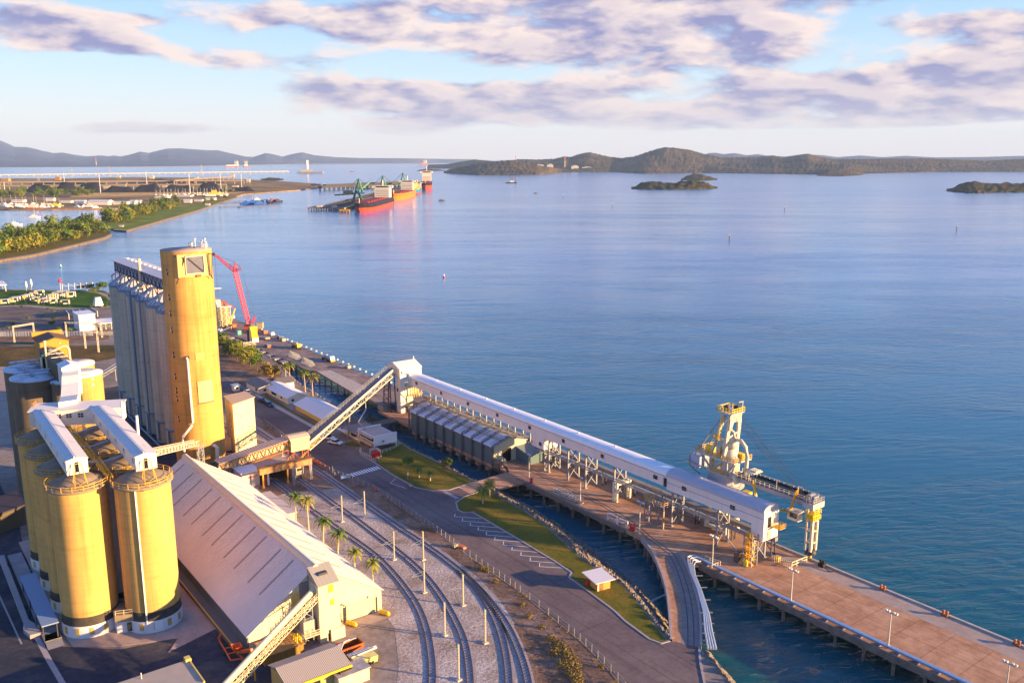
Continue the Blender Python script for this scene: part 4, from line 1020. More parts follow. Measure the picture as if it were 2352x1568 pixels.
m_ = MB(SITE); m_.box(142.4, 142.55, 66.2, 70.9, 0, 1.9); m_.box(145.0, 145.15, 66.2, 70.9, 0, 1.9); m_.box(142.4, 145.15, 66.0, 66.15, 0, 1.9); m_.box(142.4, 145.15, 70.9, 71.05, 0, 1.9); m_.box(142.4, 145.15, 66, 71, .05, .2)
m_.build('container_shell', mat('rust_orange_side', (.36, .09, .02), .8, dirt=((.04, .02, .02), .9, .5)), t)
m_ = MB(SITE)
for q in range(7): m_.bar((142.6 + q * .3, 66.3, 1.95), (144.8, 68 + q * .2, 2.1), .12)
m_.box(144.6, 144.95, 68.8, 70.6, 1.95, 2.0)
m_.build('scrap_lattice', STEELW, t)
t = thing('skip_bin', S(138, 69.2), 'sun-bleached yellow skip bin on the dusty yard edge', 'skip bin')
m_ = MB(SITE); m_.exty([(137.2, .4), (139, .4), (139.4, 1.9), (136.8, 1.9)], 66.6, 71.2); m_.build('skip_body', mat('bleached_yellow', (.72, .60, .22), .6, dirt=((.6, .35, .03), .9, .5)), t)
m_ = MB(SITE); m_.box(139.3, 141.0, 66.6, 71.4, 1.5, 1.62); m_.bar((139.6, 66.8, 1.9), (139.9, 72.4, 1.9), .2); m_.bar((138.9, 66.6, 1.95), (139.2, 72.2, 1.95), .16, .3); m_.build('lid_beam', STEELW, t)
m_ = MB(SITE)
for q in range(5): m_.cyl((136.6 + .1 * q, 67.2 + .7 * q, .3), (136.7 + .1 * q, 67.5 + .7 * q, .9), .2, n=6)
m_.build('scrap_drum', BLACK, t)
for q, (s0, n0, lb) in enumerate(((152.6, 73.6, 'left of the shed door, nearer the elevator tower'), (152.4, 81.2, 'at the right corner of the shed door'))):
    t = thing('gas_cylinder', S(s0, n0), 'yellow lying tank ' + lb, 'tank')
    m_ = MB(SITE); m_.cyl((s0 + .9, n0 - .5, .55), (s0 - .9, n0 + .3, .55), .5, n=14); m_.sphere((s0 + .9, n0 - .5, .55), .48); m_.sphere((s0 - .9, n0 + .3, .55), .48); m_.build('tank_shell', SAFE, t)
    m_ = MB(SITE); m_.box(s0 - .5, s0 - .3, n0 - .4, n0 + .5, 0, .3); m_.box(s0 + .4, s0 + .6, n0 - .7, n0 + .2, 0, .3); m_.build('cradle', STEELD, t)
t = thing('corner_building', S(152, 33), 'flat roofed buff building cut by the bottom edge of the picture', 'building')
MB(SITE).box(143.5, 151.6, 20, 39.6, 0, 4.6).build('wall', LITWALL, t)
MB(SITE).box(143.2, 152.2, 19.7, 40.2, 4.6, 4.85).build('roof', mat('flat_roof_buff', (.36, .30, .25), .8, var=.06, vs=.5), t)
m_ = MB(SITE); m_.box(143.2, 152.3, 40.2, 40.45, 4.5, 5.1); m_.box(151.2, 152.5, 39.6, 40.6, 4.9, 5.5); m_.build('parapet', LITWALL, t)
MB(SITE).bar((151, 31.8, 4.8), (151, 31.8, 6), .12).build('vent_stack', WHITE, t)
t = thing('grain_auger', S(156, 50), 'orange towed grain auger with hopper beside the shed wall', 'machine')
m_ = MB(SITE); m_.bar((162.5, 49.3, .6), (154, 48.6, .7), .22); m_.bar((154, 48.6, .7), (153.4, 50.8, .6), .2); m_.bar((158.5, 50.2, .7), (153.4, 50.8, .6), .2); m_.bar((158.5, 50.2, .7), (158.8, 49, .7), .2); m_.bar((156.5, 48.9, .7), (156.2, 50.5, .7), .2); m_.bar((162.5, 49.3, .6), (162.3, 49.5, 2), .25); m_.bar((162.2, 49, 1.2), (162.4, 49.8, 2.2), .2)
m_.build('chassis', ORANGE, t)
m_ = MB(SITE)
m_.add([(155.2, 49.6, 2.1), (157.2, 49.8, 2.1), (157.0, 51.6, 2.1), (155.0, 51.4, 2.1), (155.8, 50.3, .9), (156.5, 50.4, .9), (156.4, 51, .9), (155.7, 50.9, .9)], [(0, 1, 5, 4), (1, 2, 6, 5), (2, 3, 7, 6), (3, 0, 4, 7), (4, 5, 6, 7)]); m_.build('hopper', ORANGE, t)
m_ = MB(SITE); m_.bar((155.4, 50.8, 1.0), (151.6, 52.0, 2.8), .55); m_.build('auger_spout', ORANGE, t)
for n0 in (48.4, 50.9):
    m_ = MB(SITE); m_.cyl((157.6, n0, .4), (157.6, n0 + .25, .4), .4, n=12); m_.builds('wheel', BLACK, t)
# truck dump ramp left of the silos
t = thing('truck_dump', S(196, 22), 'drive-over grain dump with a flat blue roof and concrete kerbs beside the silos', 'structure')
MB(SITE).box(183.2, 210, 21.1, 24.2, 3.7, 3.95).build('blue_roof', mat('blue_roof_sheet', (.20, .27, .42), .5, panel=((US.x, US.y, 0), .9, .05)), t)
m_ = MB(SITE)
for s0 in (184, 192, 200, 209):
    for n0 in (21.4, 23.9): m_.bar((s0, n0, 0), (s0, n0, 3.7), .22)
m_.builds('roof_post', STEELD, t)
m_ = MB(SITE); m_.exty([(180.3, .06), (186, .5), (183.3, .5), (183.3, .06)], 21.4, 24.4); m_.box(183.3, 232, 21.3, 24.3, .04, .5); m_.build('concrete_ramp', mat('ramp_concrete', (.26, .24, .25), .9, streak=.1, var=.2, vs=.3), t)
m_ = MB(SITE); m_.prism([(232, 19.4), (232, 20.6), (194, 20.2), (190, 21.4), (186.8, 21.2), (187, 19.3), (190.5, 18.6), (194, 19.2)], 0, .9); m_.build('kerb_wall', KERB, t)
m_ = MB(SITE); m_.rail([(231, 20.6, .9), (224, 20.4, .9)], 1, .07, 1.2); m_.rail([(190, 20.9, .9), (187.6, 21.2, .9)], 1, .08, .8); m_.build('kerb_railing', STEELD, t)
strip([(187, 20.5), (176, 20.9), (160, 21.8), (140, 23)], 1.0, .04, 'concrete_track_strip', KERB)
strip([(250, 16.5), (215, 16.8), (186, 17.6)], .35, .05, 'yard_gutter', KERB)
t = thing('lean_roof_shed', S(255, 26), 'dark brown flat shed roof left of the silos', 'shed')
MB(SITE).prism([(246.5, 18), (251.5, 28.2), (263.5, 28.4), (259, 18)], 0, 5.2).build('wall', OLIVE, t); MB(SITE).prism([(246, 17.6), (251.3, 28.5), (264, 28.6), (259.4, 17.6)], 5.2, 5.6).build('roof', mat('dark_brown_roof', (.045, .035, .05), .8), t)
# ------------------------------------------------------------------ wharf conveyor gallery
def barrel(n0, n1, z0, zt, k=10):   # wall top z0 at both sides, rounded crown zt
    pts = []
    for i in range(k + 1):
        a = math.pi * i / k; x = -math.cos(a)
        pts.append((n0 + (n1 - n0) * (x + 1) / 2, z0 + (zt - z0) * (math.sin(a) ** .8)))
    return pts
GN0, GN1 = 163.5, 168.9
t = thing('wharf_conveyor_gallery', S(200, 166, 0), 'very long white enclosed conveyor gallery on steel trestles along the wharf', 'conveyor gallery')
GW = mat('gallery_wall_sheet', (.72, .65, .66), .6, var=.04, vs=.2, streak=.12, panel=((US.x, US.y, 0), 1.5, .05, .14))
GR1m = mat('gallery_roof_pale', (.72, .70, .72), .4, panel=((US.x, US.y, 0), 5.2, .012))
GR2m = mat('gallery_roof_lilac', (.40, .38, .44), .4, corr=US, corr_s=1.6)
m_ = MB(SITE); m_.box(149, 282, GN0, GN1, 10.55, 13.55); m_.box(118.2, 149, GN0 - .05, GN1 + .05, 9.9, 13.5)
m_.build('long_wall', GW, t)
m_ = MB(SITE); m_.box(118.2, 121.6, GN0 - .03, GN1 + .03, 6.5, 9.9); m_.box(200, 205.8, GN0 - .02, GN1, 6.8, 10.55); m_.builds('drop_box_wall', GW, t)
MB(SITE).ext(barrel(GN0 - .2, GN1 + .2, 13.52, 14.95), 149, 281, closed=False, smooth=True).build('roof', GR1m, t)
m_ = MB(SITE); pr_ = barrel(GN0 - .25, GN1 + .25, 13.5, 15.15); m_.ext(pr_, 118.1, 149.2, closed=False, smooth=True); m_.add([(118.15, a, b) for a, b in pr_], [tuple(range(len(pr_)))]); m_.build('near_roof', GR2m, t)
MB(SITE).box(118.0, 118.15, GN0 - .1, GN1 + .1, 6.45, 13.6).build('end_wall', mat('end_wall_white', (.66, .62, .56), .6, panel=((UN.x, UN.y, 0), 1.3, .04)), t)
m_ = MB(SITE); m_.box(148.9, 282, GN0 - .12, GN0 - .0, 13.3, 13.56); m_.box(118.2, 149, GN0 - .14, GN0 - .05, 11.9, 12.0); m_.build('eave_trim', STEEL, t)
for s0, z in ((275.9, 12.4), (258.7, 12.4), (241.5, 12.3), (224.4, 12.3), (207.1, 12.3), (201.8, 8.3), (190.8, 12.2), (173.7, 12.2), (153, 12.1), (142.9, 12.0), (127.3, 12.0)):
    hs = .75 if s0 < 160 else .62
    w_ = MB(SITE).box(s0 - hs, s0 + hs, GN0 - .12, GN0 + .1, z - .55, z + .55).build('window', GLASS, t)
    m_ = MB(SITE); m_.bar((s0 - hs, GN0 - .16, z - .5), (s0 - hs, GN0 - .16, z + .5), .1); m_.bar((s0 - .1, GN0 - .14, z + .5), (s0 + .3, GN0 - .14, z - .5), .08); m_.build('frame', STEEL, w_)
MB(SITE).box(148.9, 150.0, GN0 - .15, GN0 + .1, 10.6, 12.9).build('side_door', GLASS, t)
m_ = MB(SITE); m_.box(117.9, 118.05, 164.9, 166.1, 9.6, 12.2); m_.build('end_opening', GLASS, t)
m_ = MB(SITE); m_.box(117.85, 118.05, 164.9, 166.2, 6.7, 8.6); m_.build('end_door', mat('end_door_cream', (.5, .40, .25), .6), t)
m_ = MB(SITE); m_.box(115.6, 118, 166.4, 168.6, 9.4, 9.55); m_.rail([(118, 166.4, 9.55), (115.6, 166.4, 9.55), (115.6, 168.6, 9.55), (118, 168.6, 9.55)], 1.0, .08, .7); m_.build('end_platform', YELLOW, t)
for k in range(9): 
    MB(SITE).lathe((140 + k * 15.8, 166.5, 14.9), [(.3, 0), (.3, .4), (0, .55)], 10).build('roof_vent', WHITE, t)
# trestles
def trestle(sa, sb, z1=10.5, n0=164.1, n1=168.4, w=.42, mid=True):
    m_ = MB(SITE)
    for s0 in ((sa, sb) if sb else (sa,)):
        for n in (n0, n1): m_.bar((s0, n, .05), (s0, n, z1), w); m_.box(s0 - .5, s0 + .5, n - .4, n + .4, .03, .25)
        zs = [.4, z1 * .5, z1]
        for a, b in zip(zs, zs[1:]): m_.bar((s0, n0, a), (s0, n1, b), .2); m_.bar((s0, n1, a), (s0, n0, b), .2)
        m_.bar((s0, n0, z1 * .5), (s0, n1, z1 * .5), .28)
    if sb:
        for n in (n0, n1): m_.bar((sa, n, z1 * .5), (sb, n, z1 * .5), .25); m_.bar((sa, n, .5), (sb, n, z1 * .5), .16); m_.bar((sb, n, .5), (sa, n, z1 * .5), .16)
    m_.build('steel_trestle', STEEL, t)
for a, b in ((200.4, 198.2), (189.2, None), (181.3, None), (169.2, None), (147.3, None), (132.2, None), (121.0, None)): trestle(a, b)
for k in range(8):                   # over the wharf shed: braced frames on its seaward side
    s0 = 213 + k * 8.2; m_ = MB(SITE)
    for n0 in (168.4,):
        m_.bar((s0, n0, .05), (s0, n0, 10.5), .36); m_.bar((s0 + 3.8, n0, .05), (s0 + 3.8, n0, 10.5), .36); m_.bar((s0, n0, 6.2), (s0 + 3.8, n0, 6.2), .3); m_.bar((s0 + 3.8, n0, 6.2), (s0, n0, 10.3), .26)
    m_.build('steel_trestle', STEEL, t)
for k in range(2):
    s0 = 160 - k * 0; 
# raised portal legs with yellow and black bases
m_ = MB(SITE)
for s0, n in ((169.0, 163.8), (168.0, 164.0), (168.6, 168.7), (167.6, 168.7)): m_.box(s0 - .32, s0 + .32, n - .25, n + .25, .05, 5.8)
m_.box(167.5, 169.3, 163.6, 168.9, 5.0, 5.6)
m_.build('boxed_portal', mat('portal_cream', (.62, .57, .48), .6), t)
m_ = MB(SITE)
for n in (163.74, 168.4):
    for q in range(3): m_.box(167.6, 168.4, n - .03, n + .02, .3 + q * .8, .7 + q * .8)
m_.build('hazard_band', SAFE, t)
# side truss, lower belt line
m_ = MB(SITE)
m_.truss((205, 164.1, 6.0), (119, 164.1, 6.0), .5, .7, 14, .16); m_.build('lower_belt_truss', STEEL, t)
m_ = MB(SITE); m_.box(119, 282, 169.6, 171.2, 4.4, 5.4); m_.box(140, 282, 172.6, 172.9, .05, 1.4); m_.build('belt_casing', mat('belt_casing', (.22, .20, .21), .7, var=.2, vs=.5), t)
m_ = MB(SITE)
for k in range(14): s0 = 120 + k * 12; m_.bar((s0, 169.7, .05), (s0, 169.7, 4.4), .25); m_.bar((s0, 171.1, .05), (s0, 171.1, 4.4), .25); m_.bar((s0, 171.1, .05), (s0 + 5, 171.1, 4.4), .15)
m_.builds('belt_trestle', STEELD, t)
MB(SITE).bar((184.8, 163.3, 10.9), (186.8, 162.2, 6.6), .3).build('diagonal_stay', PIPEB, t)
# service platforms
t2 = thing('service_platform', S(150, 161.5), 'yellow railed steel service platform hung below the gallery side door', 'platform')
m_ = MB(SITE); m_.box(147, 154.2, 160.6, 163.4, 5.9, 6.1); m_.box(149, 152.6, 162, 163.4, 8.5, 8.6); m_.build('deck_plate', STEEL, t2)
m_ = MB(SITE); m_.rail([(147, 163.4, 6.1), (147, 160.6, 6.1), (154.2, 160.6, 6.1), (154.2, 163.4, 6.1)], 1.1, .1, 1.0); m_.rail([(149, 162, 8.6), (152.6, 162, 8.6)], 1.1, .1, .9); m_.bar((153.6, 162.7, 6.1), (150, 162.7, 9.4), .5, .12); m_.bar((147.4, 161, 0), (147.4, 161, 5), .35); m_.build('yellow_railing', YELLOW, t2)
m_ = MB(SITE)
for s0, n0 in ((154, 160.8), (152.4, 160.8), (147.2, 160.8), (154, 163.2), (151, 163.2)): m_.bar((s0, n0, .05), (s0, n0, 5.9), .26)
m_.bar((154, 160.8, .3), (154, 163.2, 5.8), .14); m_.bar((154, 163.2, .3), (151, 163.2, 5.8), .14); m_.bar((151, 163.2, .3), (154, 163.2, 5.8), .14)
m_.builds('platform_leg', STEEL, t2)
t2 = thing('stair_tower', S(120.5, 162.8), 'yellow stair tower under the near end of the white wharf gallery', 'stairs')
m_ = MB(SITE)
for z in (1.6, 3.4, 5.2, 7.2): m_.box(119.4, 121.6, 161.3, 163.2, z, z + .1); m_.rail([(119.4, 161.3, z + .1), (121.6, 161.3, z + .1), (121.6, 163.2, z + .1)], 1.0, .1, .7)
for a, b in ((.1, 1.6), (1.6, 3.4), (3.4, 5.2), (5.2, 7.2)): m_.bar((119.5, 162.2, a), (121.5, 162.2, b), .6, .1)
m_.build('flights', YELLOW, t2)
m_ = MB(SITE)
for s0 in (119.3, 121.7):
    for n0 in (161.2, 163.3): m_.bar((s0, n0, .05), (s0, n0, 8), .2)
m_.bar((132.2, 163, 6.4), (121.6, 162.4, .2), .25); m_.build('frame', STEEL, t2)
MB(SITE).lathe((120.6, 160.9, .05), [(.5, 0), (.55, 1.1), (.35, 1.6), (0, 1.7)], 14).build('hopper_drum', SAFE, t2)
# junction tower at the far end of the gallery
t = thing('junction_tower', S(286, 164.5), 'white gabled junction tower at the far end of the wharf gallery', 'tower')
JW = mat('junction_white', (.68, .63, .60), .6, streak=.08)
fr_ = SITE
m_ = MB(SITE); m_.exty([(281.2, 14.0), (291.3, 14.0), (291.3, 17.2), (286.2, 19.0), (281.2, 17.2)], 159.5, 168.9); m_.build('upper_wall', JW, t)
m_ = MB(SITE); m_.exty([(280.9, 17.15), (286.2, 19.05), (286.2, 19.2), (280.9, 17.3)], 159.3, 169.1); m_.exty([(291.6, 17.15), (286.2, 19.05), (286.2, 19.2), (291.6, 17.3)], 159.3, 169.1); m_.build('gable_roof', JW, t)
MB(SITE).box(281.5, 284.6, 159.7, 161.5, .05, 14).build('lift_shaft_wall', JW, t)
m_ = MB(SITE); m_.box(281.4, 288, 161.5, 167.5, 6.6, 10.2); m_.box(281.6, 287, 161.5, 165.2, 2.4, 6.2); m_.build('chute_house_wall', mat('chute_house', (.66, .58, .40), .6), t)
m_ = MB(SITE); m_.box(281.6, 290.5, 159.8, 168.5, .05, 2.2); m_.build('dark_base', STEELD, t)
w_ = MB(SITE).box(283.2, 284, 159.55, 159.7, 8.2, 9.5).build('window', GLASS, t)
MB(SITE).box(287, 287.4, 159.4, 159.5, 16.3, 17).build('gable_hole', BLACK, t)
m_ = MB(SITE); m_.tube([(281.0, 160.3, 16.1), (280.6, 163.2, 15.4), (280.5, 163.3, 15), (280.5, 163.3, 10.8), (280.4, 163.8, 10.2)], .42, 10); m_.tube([(280.4, 164.3, 13.8), (280.2, 164.0, 13.2), (280.2, 164.0, 11), (280.4, 164.3, 10)], .38, 10); m_.build('dust_duct', WHITE, t)
m_ = MB(SITE)
for s0 in (284.5, 290.5):
    for n0 in (157.2, 159.2): m_.bar((s0, n0, .05), (s0 + (1 if s0 < 286 else -1), n0 + .2, 14.5), .3)
for z in (3, 6.5, 10): m_.bar((284.6, 157.2, z), (290.4, 157.2, z), .2); m_.bar((284.6, 157.2, z - 3), (290.4, 157.2, z), .16); m_.bar((290.4, 157.2, z - 3), (284.6, 157.2, z), .16)
m_.build('lattice_leg', STEELD, t)
MB(SITE).box(286.5, 286.8, 168.6, 168.9, 19.2, 20.2).build('aerial', WHITE, t)
m_ = MB(SITE)
for k in range(4): m_.bar((280.2, 165 + k, 5.8), (280.2, 165 + k, 10.4), .2)
m_.rail([(280.2, 164, 6.4), (280.2, 168.6, 6.4)], 1, .09, .8); m_.rail([(280.2, 164, 9.4), (280.2, 168.6, 9.4)], 1, .09, .8); m_.build('yellow_railing', YELLOW, t)
t = thing('dolphin_hut', S(291, 156.5), 'small grey hut on the wharf foot below the junction tower', 'hut')
MB(SITE).box(287.5, 292, 155.4, 158.0, .05, 2.4).build('wall', mat('hut_grey', (.28, .25, .25), .8), t); MB(SITE).box(287.2, 292.3, 155, 158.4, 2.42, 2.6).build('roof', DARKR, t)
# inclined conveyor from the transfer box to the junction tower
t = thing('inclined_conveyor', S(268, 133, 10), 'long steel lattice conveyor climbing from the road to the junction tower', 'conveyor')
A0, B0 = (250.6, 107.0, 4.8), (286.3, 158.6, 14.6)
dv = Vector((B0[0] - A0[0], B0[1] - A0[1], 0)).normalized(); pv = Vector((-dv.y, dv.x, 0))   # pv: towards +s (far side)
def inc(f, side, dz): return (A0[0] + (B0[0] - A0[0]) * f + pv.x * side, A0[1] + (B0[1] - A0[1]) * f + pv.y * side, A0[2] + (B0[2] - A0[2]) * f + dz)
m_ = MB(SITE); m_.truss(inc(0, 0, 0), inc(1, 0, 0), 3.3, 2.0, 22, .22); m_.build('lattice_truss', STEEL, t)
sg = 1 if (inc(.5, 1, 0)[0] < inc(.5, 0, 0)[0]) else -1      # side facing the camera (smaller s)
m_ = MB(SITE)
for q in range(24):
    f0, f1 = q / 24, (q + 1) / 24; m_.bar(inc(f0, sg * 1.72, .2 if q % 2 else 1.9), inc(f1, sg * 1.72, 1.9 if q % 2 else .2), .13)
m_.bar(inc(0, sg * 1.74, 0), inc(1, sg * 1.74, 0), .34, .34)
m_.build('side_bracing', mat('warm_steel', (.52, .45, .34), .5), t)
m_ = MB(SITE)
path = [inc(-.02, sg * .9, 1.4), inc(0, sg * 1.75, 2.25), inc(.5, sg * 1.75, 2.3), inc(.97, sg * 1.75, 2.5), (283.5, 160.2, 16.3)]
m_.tube(path, .40, 12); m_.build('dust_duct', mat('lit_duct_paint', (.72, .62, .40), .45), t)
m_ = MB(SITE); a, b = inc(0, 0, 2.1), inc(1, 0, 2.1); m_.bar(a, b, 1.3, .35); m_.build('belt_cover', mat('dark_belt_cover', (.17, .145, .17), .7), t)
m_ = MB(SITE)
for q in range(30):
    f = q / 30; m_.bar(inc(f, -sg * 1.7, 2.0), inc(f, -sg * 1.7, 3.5), .09); m_.bar(inc(f, -sg * .9, 2.3), inc(f, -sg * .9, 3.4), .09); 
    m_.bar(inc(f, -sg * 1.7, 2.2), inc(f + 1 / 30, -sg * 1.7, 3.4), .07)
for sd in (1.7, .9):
    m_.bar(inc(0, -sg * sd, 3.4), inc(1, -sg * sd, 3.4), .1); m_.bar(inc(0, -sg * sd, 2.8), inc(1, -sg * sd, 2.8), .08)
m_.build('walkway_railing', STEEL, t)
m_ = MB(SITE)
for (s0, n0), f in (((266.2, 129.8), .43), ((272.5, 130.2), .43)):
    e = inc(f, sg * 1.5 if s0 < 268 else -sg * 1.5, 0); m_.bar((s0, n0, 0), e, .38)
e = inc(.43, 0, 0); m_.bar((266.4, 129.8, 3), (271.8, 130.1, 3), .22); m_.bar((266.3, 129.8, .3), (271.8, 130.1, 3), .16); m_.bar((266.4, 129.8, 3), (271, 130.1, 7.4), .16)
m_.build('trestle_leg', STEEL, t)
m_ = MB(SITE); m_.tube([inc(.6, sg * 1.9, 1.9), inc(.6, sg * 2.1, -3), (262, 131.8, 6.5), (257.5, 132.2, 5), (256.5, 132.2, 3)], .22, 8); m_.build('down_pipe', STEEL, t)
m_ = MB(SITE); m_.rail([inc(-.12, -1.8, -1.2), inc(.1, -1.8, 1.1)], 1, .08, .8); m_.rail([inc(-.12, 1.8, -1.2), inc(.1, 1.8, 1.1)], 1, .08, .8); m_.build('yellow_railing', YELLOW, t)
# transfer box and low roofed conveyor
t = thing('transfer_house', S(249.5, 104), 'beige transfer house with barrel roof beside the road bend', 'building')
MB(SITE).box(247.2, 252.4, 101.2, 107.3, 6.0, 9.6).build('wall', mat('transfer_beige', (.56, .43, .26), .65, var=.05, vs=.5), t)
m_ = MB(SITE); pr_ = [(247.0, 9.55), (247.6, 10.2), (249, 10.8), (250.8, 10.8), (252.2, 10.2), (252.7, 9.55)]; m_.exty(pr_, 101, 107.6); m_.build('barrel_roof', mat('transfer_roof', (.50, .37, .27), .6, corr=UN, corr_s=1.3), t)
m_ = MB(SITE)
for s0, n0 in ((247.6, 102), (247.6, 106.8), (252, 102), (252, 106.8)): m_.bar((s0, n0, 0), (s0, n0, 6), .3)
m_.bar((247.6, 102, .2), (247.6, 106.8, 5.8), .2); m_.bar((247.6, 106.8, .2), (247.6, 102, 5.8), .2); m_.bar((247.6, 107, 2.6), (240, 111.2, .6), .3); m_.bar((252, 107, 2.6), (245.5, 111.2, .6), .25)
m_.builds('red_leg', REDST, t)
t = thing('roofed_conveyor', S(250, 92), 'low roofed conveyor bridge with rusty truss sides from the tall tower', 'conveyor')
fr_ = lambda x, y, z=0.0: S(250.3 - 0 + y, 79 + 22.2 * x, 5.0 + 3.2 * x + z)
m_ = MB(fr_); m_.add([(0, -2.4, 1.6), (1, -2.4, 1.6), (1, 2.4, 1.6), (0, 2.4, 1.6), (0, -2.4, 1.78), (1, -2.4, 1.78), (1, 2.4, 1.78), (0, 2.4, 1.78)], [(0, 1, 2, 3), (4, 5, 6, 7), (0, 1, 5, 4), (3, 2, 6, 7)]); m_.build('roof', mat('conveyor_roof', (.42, .31, .25), .7, corr=UN, corr_s=1.2), t)
m_ = MB(fr_); m_.add([(0, -1.2, -1.2), (1, -1.2, -1.2), (1, -1.2, 1.5), (0, -1.2, 1.5)], [(0, 1, 2, 3)]); m_.build('side_sheeting', mat('pale_inner_sheet', (.55, .42, .26), .6), t)
m_ = MB(fr_)
m_.bar((0, -2.2, -1.4), (1, -2.2, -1.4), .4); m_.bar((0, -2.2, 1.5), (1, -2.2, 1.5), .4)
for q in range(9): m_.bar((q / 9, -2.2, -1.4), ((q + .5) / 9, -2.2, 1.5), .2); m_.bar(((q + .5) / 9, -2.2, 1.5), ((q + 1) / 9, -2.2, -1.4), .2)
m_.build('truss_side', RUST, t)
m_ = MB(SITE)
for n0, z in ((95, 6), (84, 4)): m_.bar((248.2, n0, 0), (248.2, n0, z), .3); m_.bar((252.4, n0, 0), (252.4, n0, z), .3)
m_.builds('red_leg', REDST, t)
# train loading shed
t = thing('train_shed', S(244, 94), 'open ended train loading shed over the tracks with pinkish roof', 'shed')
m_ = MB(SITE); m_.box(240, 254, 89.4, 89.7, 0, 4.4); m_.box(240, 254, 97.8, 98.1, 0, 4.4); m_.box(253.7, 254, 89.4, 98.1, 0, 4.4); m_.build('side_wall', mat('shed_dark_wall', (.20, .17, .16), .8, corr=US, corr_s=1.5), t)
MB(SITE).box(241.5, 254.6, 88.9, 98.6, 4.45, 4.75).build('roof', mat('train_roof', (.42, .31, .26), .8, var=.05, vs=.4), t)
m_ = MB(SITE)
for n0 in (89.6, 90.4): m_.bar((239.4, n0, 0), (239.4, n0, 4.4), .4)
m_.bar((239.4, 96.6, 0), (239.4, 96.6, 4.4), .35)
m_.builds('red_post', REDST, t)
MB(SITE).box(239.1, 239.3, 90.0, 90.6, .3, 4.2).build('white_post_plate', WHITE, t)
m_ = MB(SITE)
for n0 in (88.4, 96.0): m_.bar((238.3, n0, 0), (238.3, n0, 4.4), .35); m_.box(238.0, 238.6, n0 - .3, n0 + .3, 0, .7)
m_.builds('yellow_post', YELLOW, t)
t = thing('pipe_beam', S(237.5, 95, 6), 'rusty plated beam conveyor on steel posts across the train shed front', 'conveyor')
MB(SITE).box(236.6, 238.2, 86.9, 103.2, 4.9, 6.6).build('plated_side', mat('beam_rust_plate', (.42, .22, .09), .7, panel=((UN.x, UN.y, 0), 1.1, .08)), t)
MB(SITE).box(236.3, 238.5, 86.7, 103.4, 6.6, 6.9).build('rusty_edge', RUST, t)
m_ = MB(SITE)
for s0, n0 in ((234.6, 96.2), (235.0, 96.8), (236.6, 102.4), (236.9, 103)): m_.bar((s0, n0, 0), (s0, n0, 6.2), .28)
for n0 in (98.6, 101.4): m_.bar((239.0, n0, 0), (239.0, n0, 5), .3); 
m_.bar((239, 98.6, 0.3), (239, 101.4, 4.8), .15); m_.bar((239, 98.6, 3), (238, 101.4, 3), .15)
m_.build('steel_post', STEEL, t)
t = thing('loading_cabin', S(240, 99.5), 'beige control cabin under the rusty beam conveyor', 'hut')
MB(SITE).box(238.6, 241, 98.8, 101.2, 1.6, 4.0).build('wall', mat('cabin_beige', (.5, .38, .26), .7), t); MB(SITE).box(239, 240.6, 99, 101, .02, 1.6).build('plinth', STEELD, t); MB(SITE).box(238.55, 238.62, 99.2, 100.8, 2.8, 3.6).build('window', GLASS, t)
t = thing('white_tank_house', S(246, 86), 'pale low loading house with red lettering beside the train shed', 'building')
MB(SITE).box(241.5, 248, 83.2, 88.6, 0, 4.6).build('wall', mat('pale_lilac_wall', (.50, .45, .46), .7, streak=.1), t)
MB(SITE).box(241.2, 248.3, 82.9, 88.9, 4.6, 4.85).build('roof', WHITE, t)
m_ = MB(SITE)
for z, n in ((3.2, 11), (2.85, 8)):
    for q in range(n): m_.box(241.42, 241.5, 85.2 + q * .25, 85.38 + q * .25, z, z + .22)
m_.build('red_lettering', REDP, t)
# cream block tower
t = thing('block_tower', S(280, 97), 'plain cream rectangular tower with three rows of small windows', 'tower')
BT = [(273.9, 93.0), (278.4, 101.8), (286.9, 101.9), (285.6, 94.4)]
MB(SITE).prism(BT, 0, 16.6).build('wall', mat('block_cream', (.70, .58, .32), .7, var=.03, vs=.4, streak=.06), t)
MB(SITE).prism([(273.4, 92.8), (278.2, 102.2), (287.3, 102.3), (285.9, 94.1)], 16.6, 16.85).build('flat_roof', mat('block_roof', (.46, .34, .25), .7), t)
def onface(f, z, w, h, nm, m, dd=.06):
    a, b = Vector(BT[0]), Vector(BT[1]); d = (b - a).normalized(); nrm = Vector((-d.y, d.x)) ; nrm = -nrm if nrm.x > 0 else nrm
    p = a.lerp(b, f); q0 = p - d * w / 2 + nrm * dd; q1 = p + d * w / 2 + nrm * dd; r0 = p - d * w / 2 - nrm * .1; r1 = p + d * w / 2 - nrm * .1
    return MB(SITE).prism([tuple(q0), tuple(q1), tuple(r1), tuple(r0)], z, z + h).build(nm, m, t)
for z in (11.6, 7.2, 2.6):
    for f in (.36, .70): onface(f, z, .85, .45, 'window', GLASS); onface(f, z - .2, 1.0, .16, 'window', WALLW, .1); onface(f, z + .2, .9, .08, 'frame', WALLW, .1)
m_ = MB(SITE)
for z in range(0, 14, 2): m_.bar((274.8, 92.6, z), (276.4, 92.7, z + 1.6), .14); m_.bar((276.4, 92.7, z), (274.8, 92.6, z + 1.8), .14)
m_.bar((274.7, 92.5, 0), (274.7, 92.5, 15), .14); m_.bar((276.5, 92.7, 0), (276.5, 92.7, 15), .14); m_.build('outside_stair', STEEL, t)
t = thing('tower_annex', S(281, 92), 'small beige block between the tall round tower and the cream tower', 'building')
MB(SITE).box(278, 284, 90.6, 93.2, 0, 4).build('wall', CREAM, t); MB(SITE).box(277.8, 284.2, 90.4, 93.4, 4, 4.2).build('roof', CONCG, t)
t = thing('ground_duct', S(272, 87), 'cream bent duct rising at the foot of the tall tower', 'pipe')
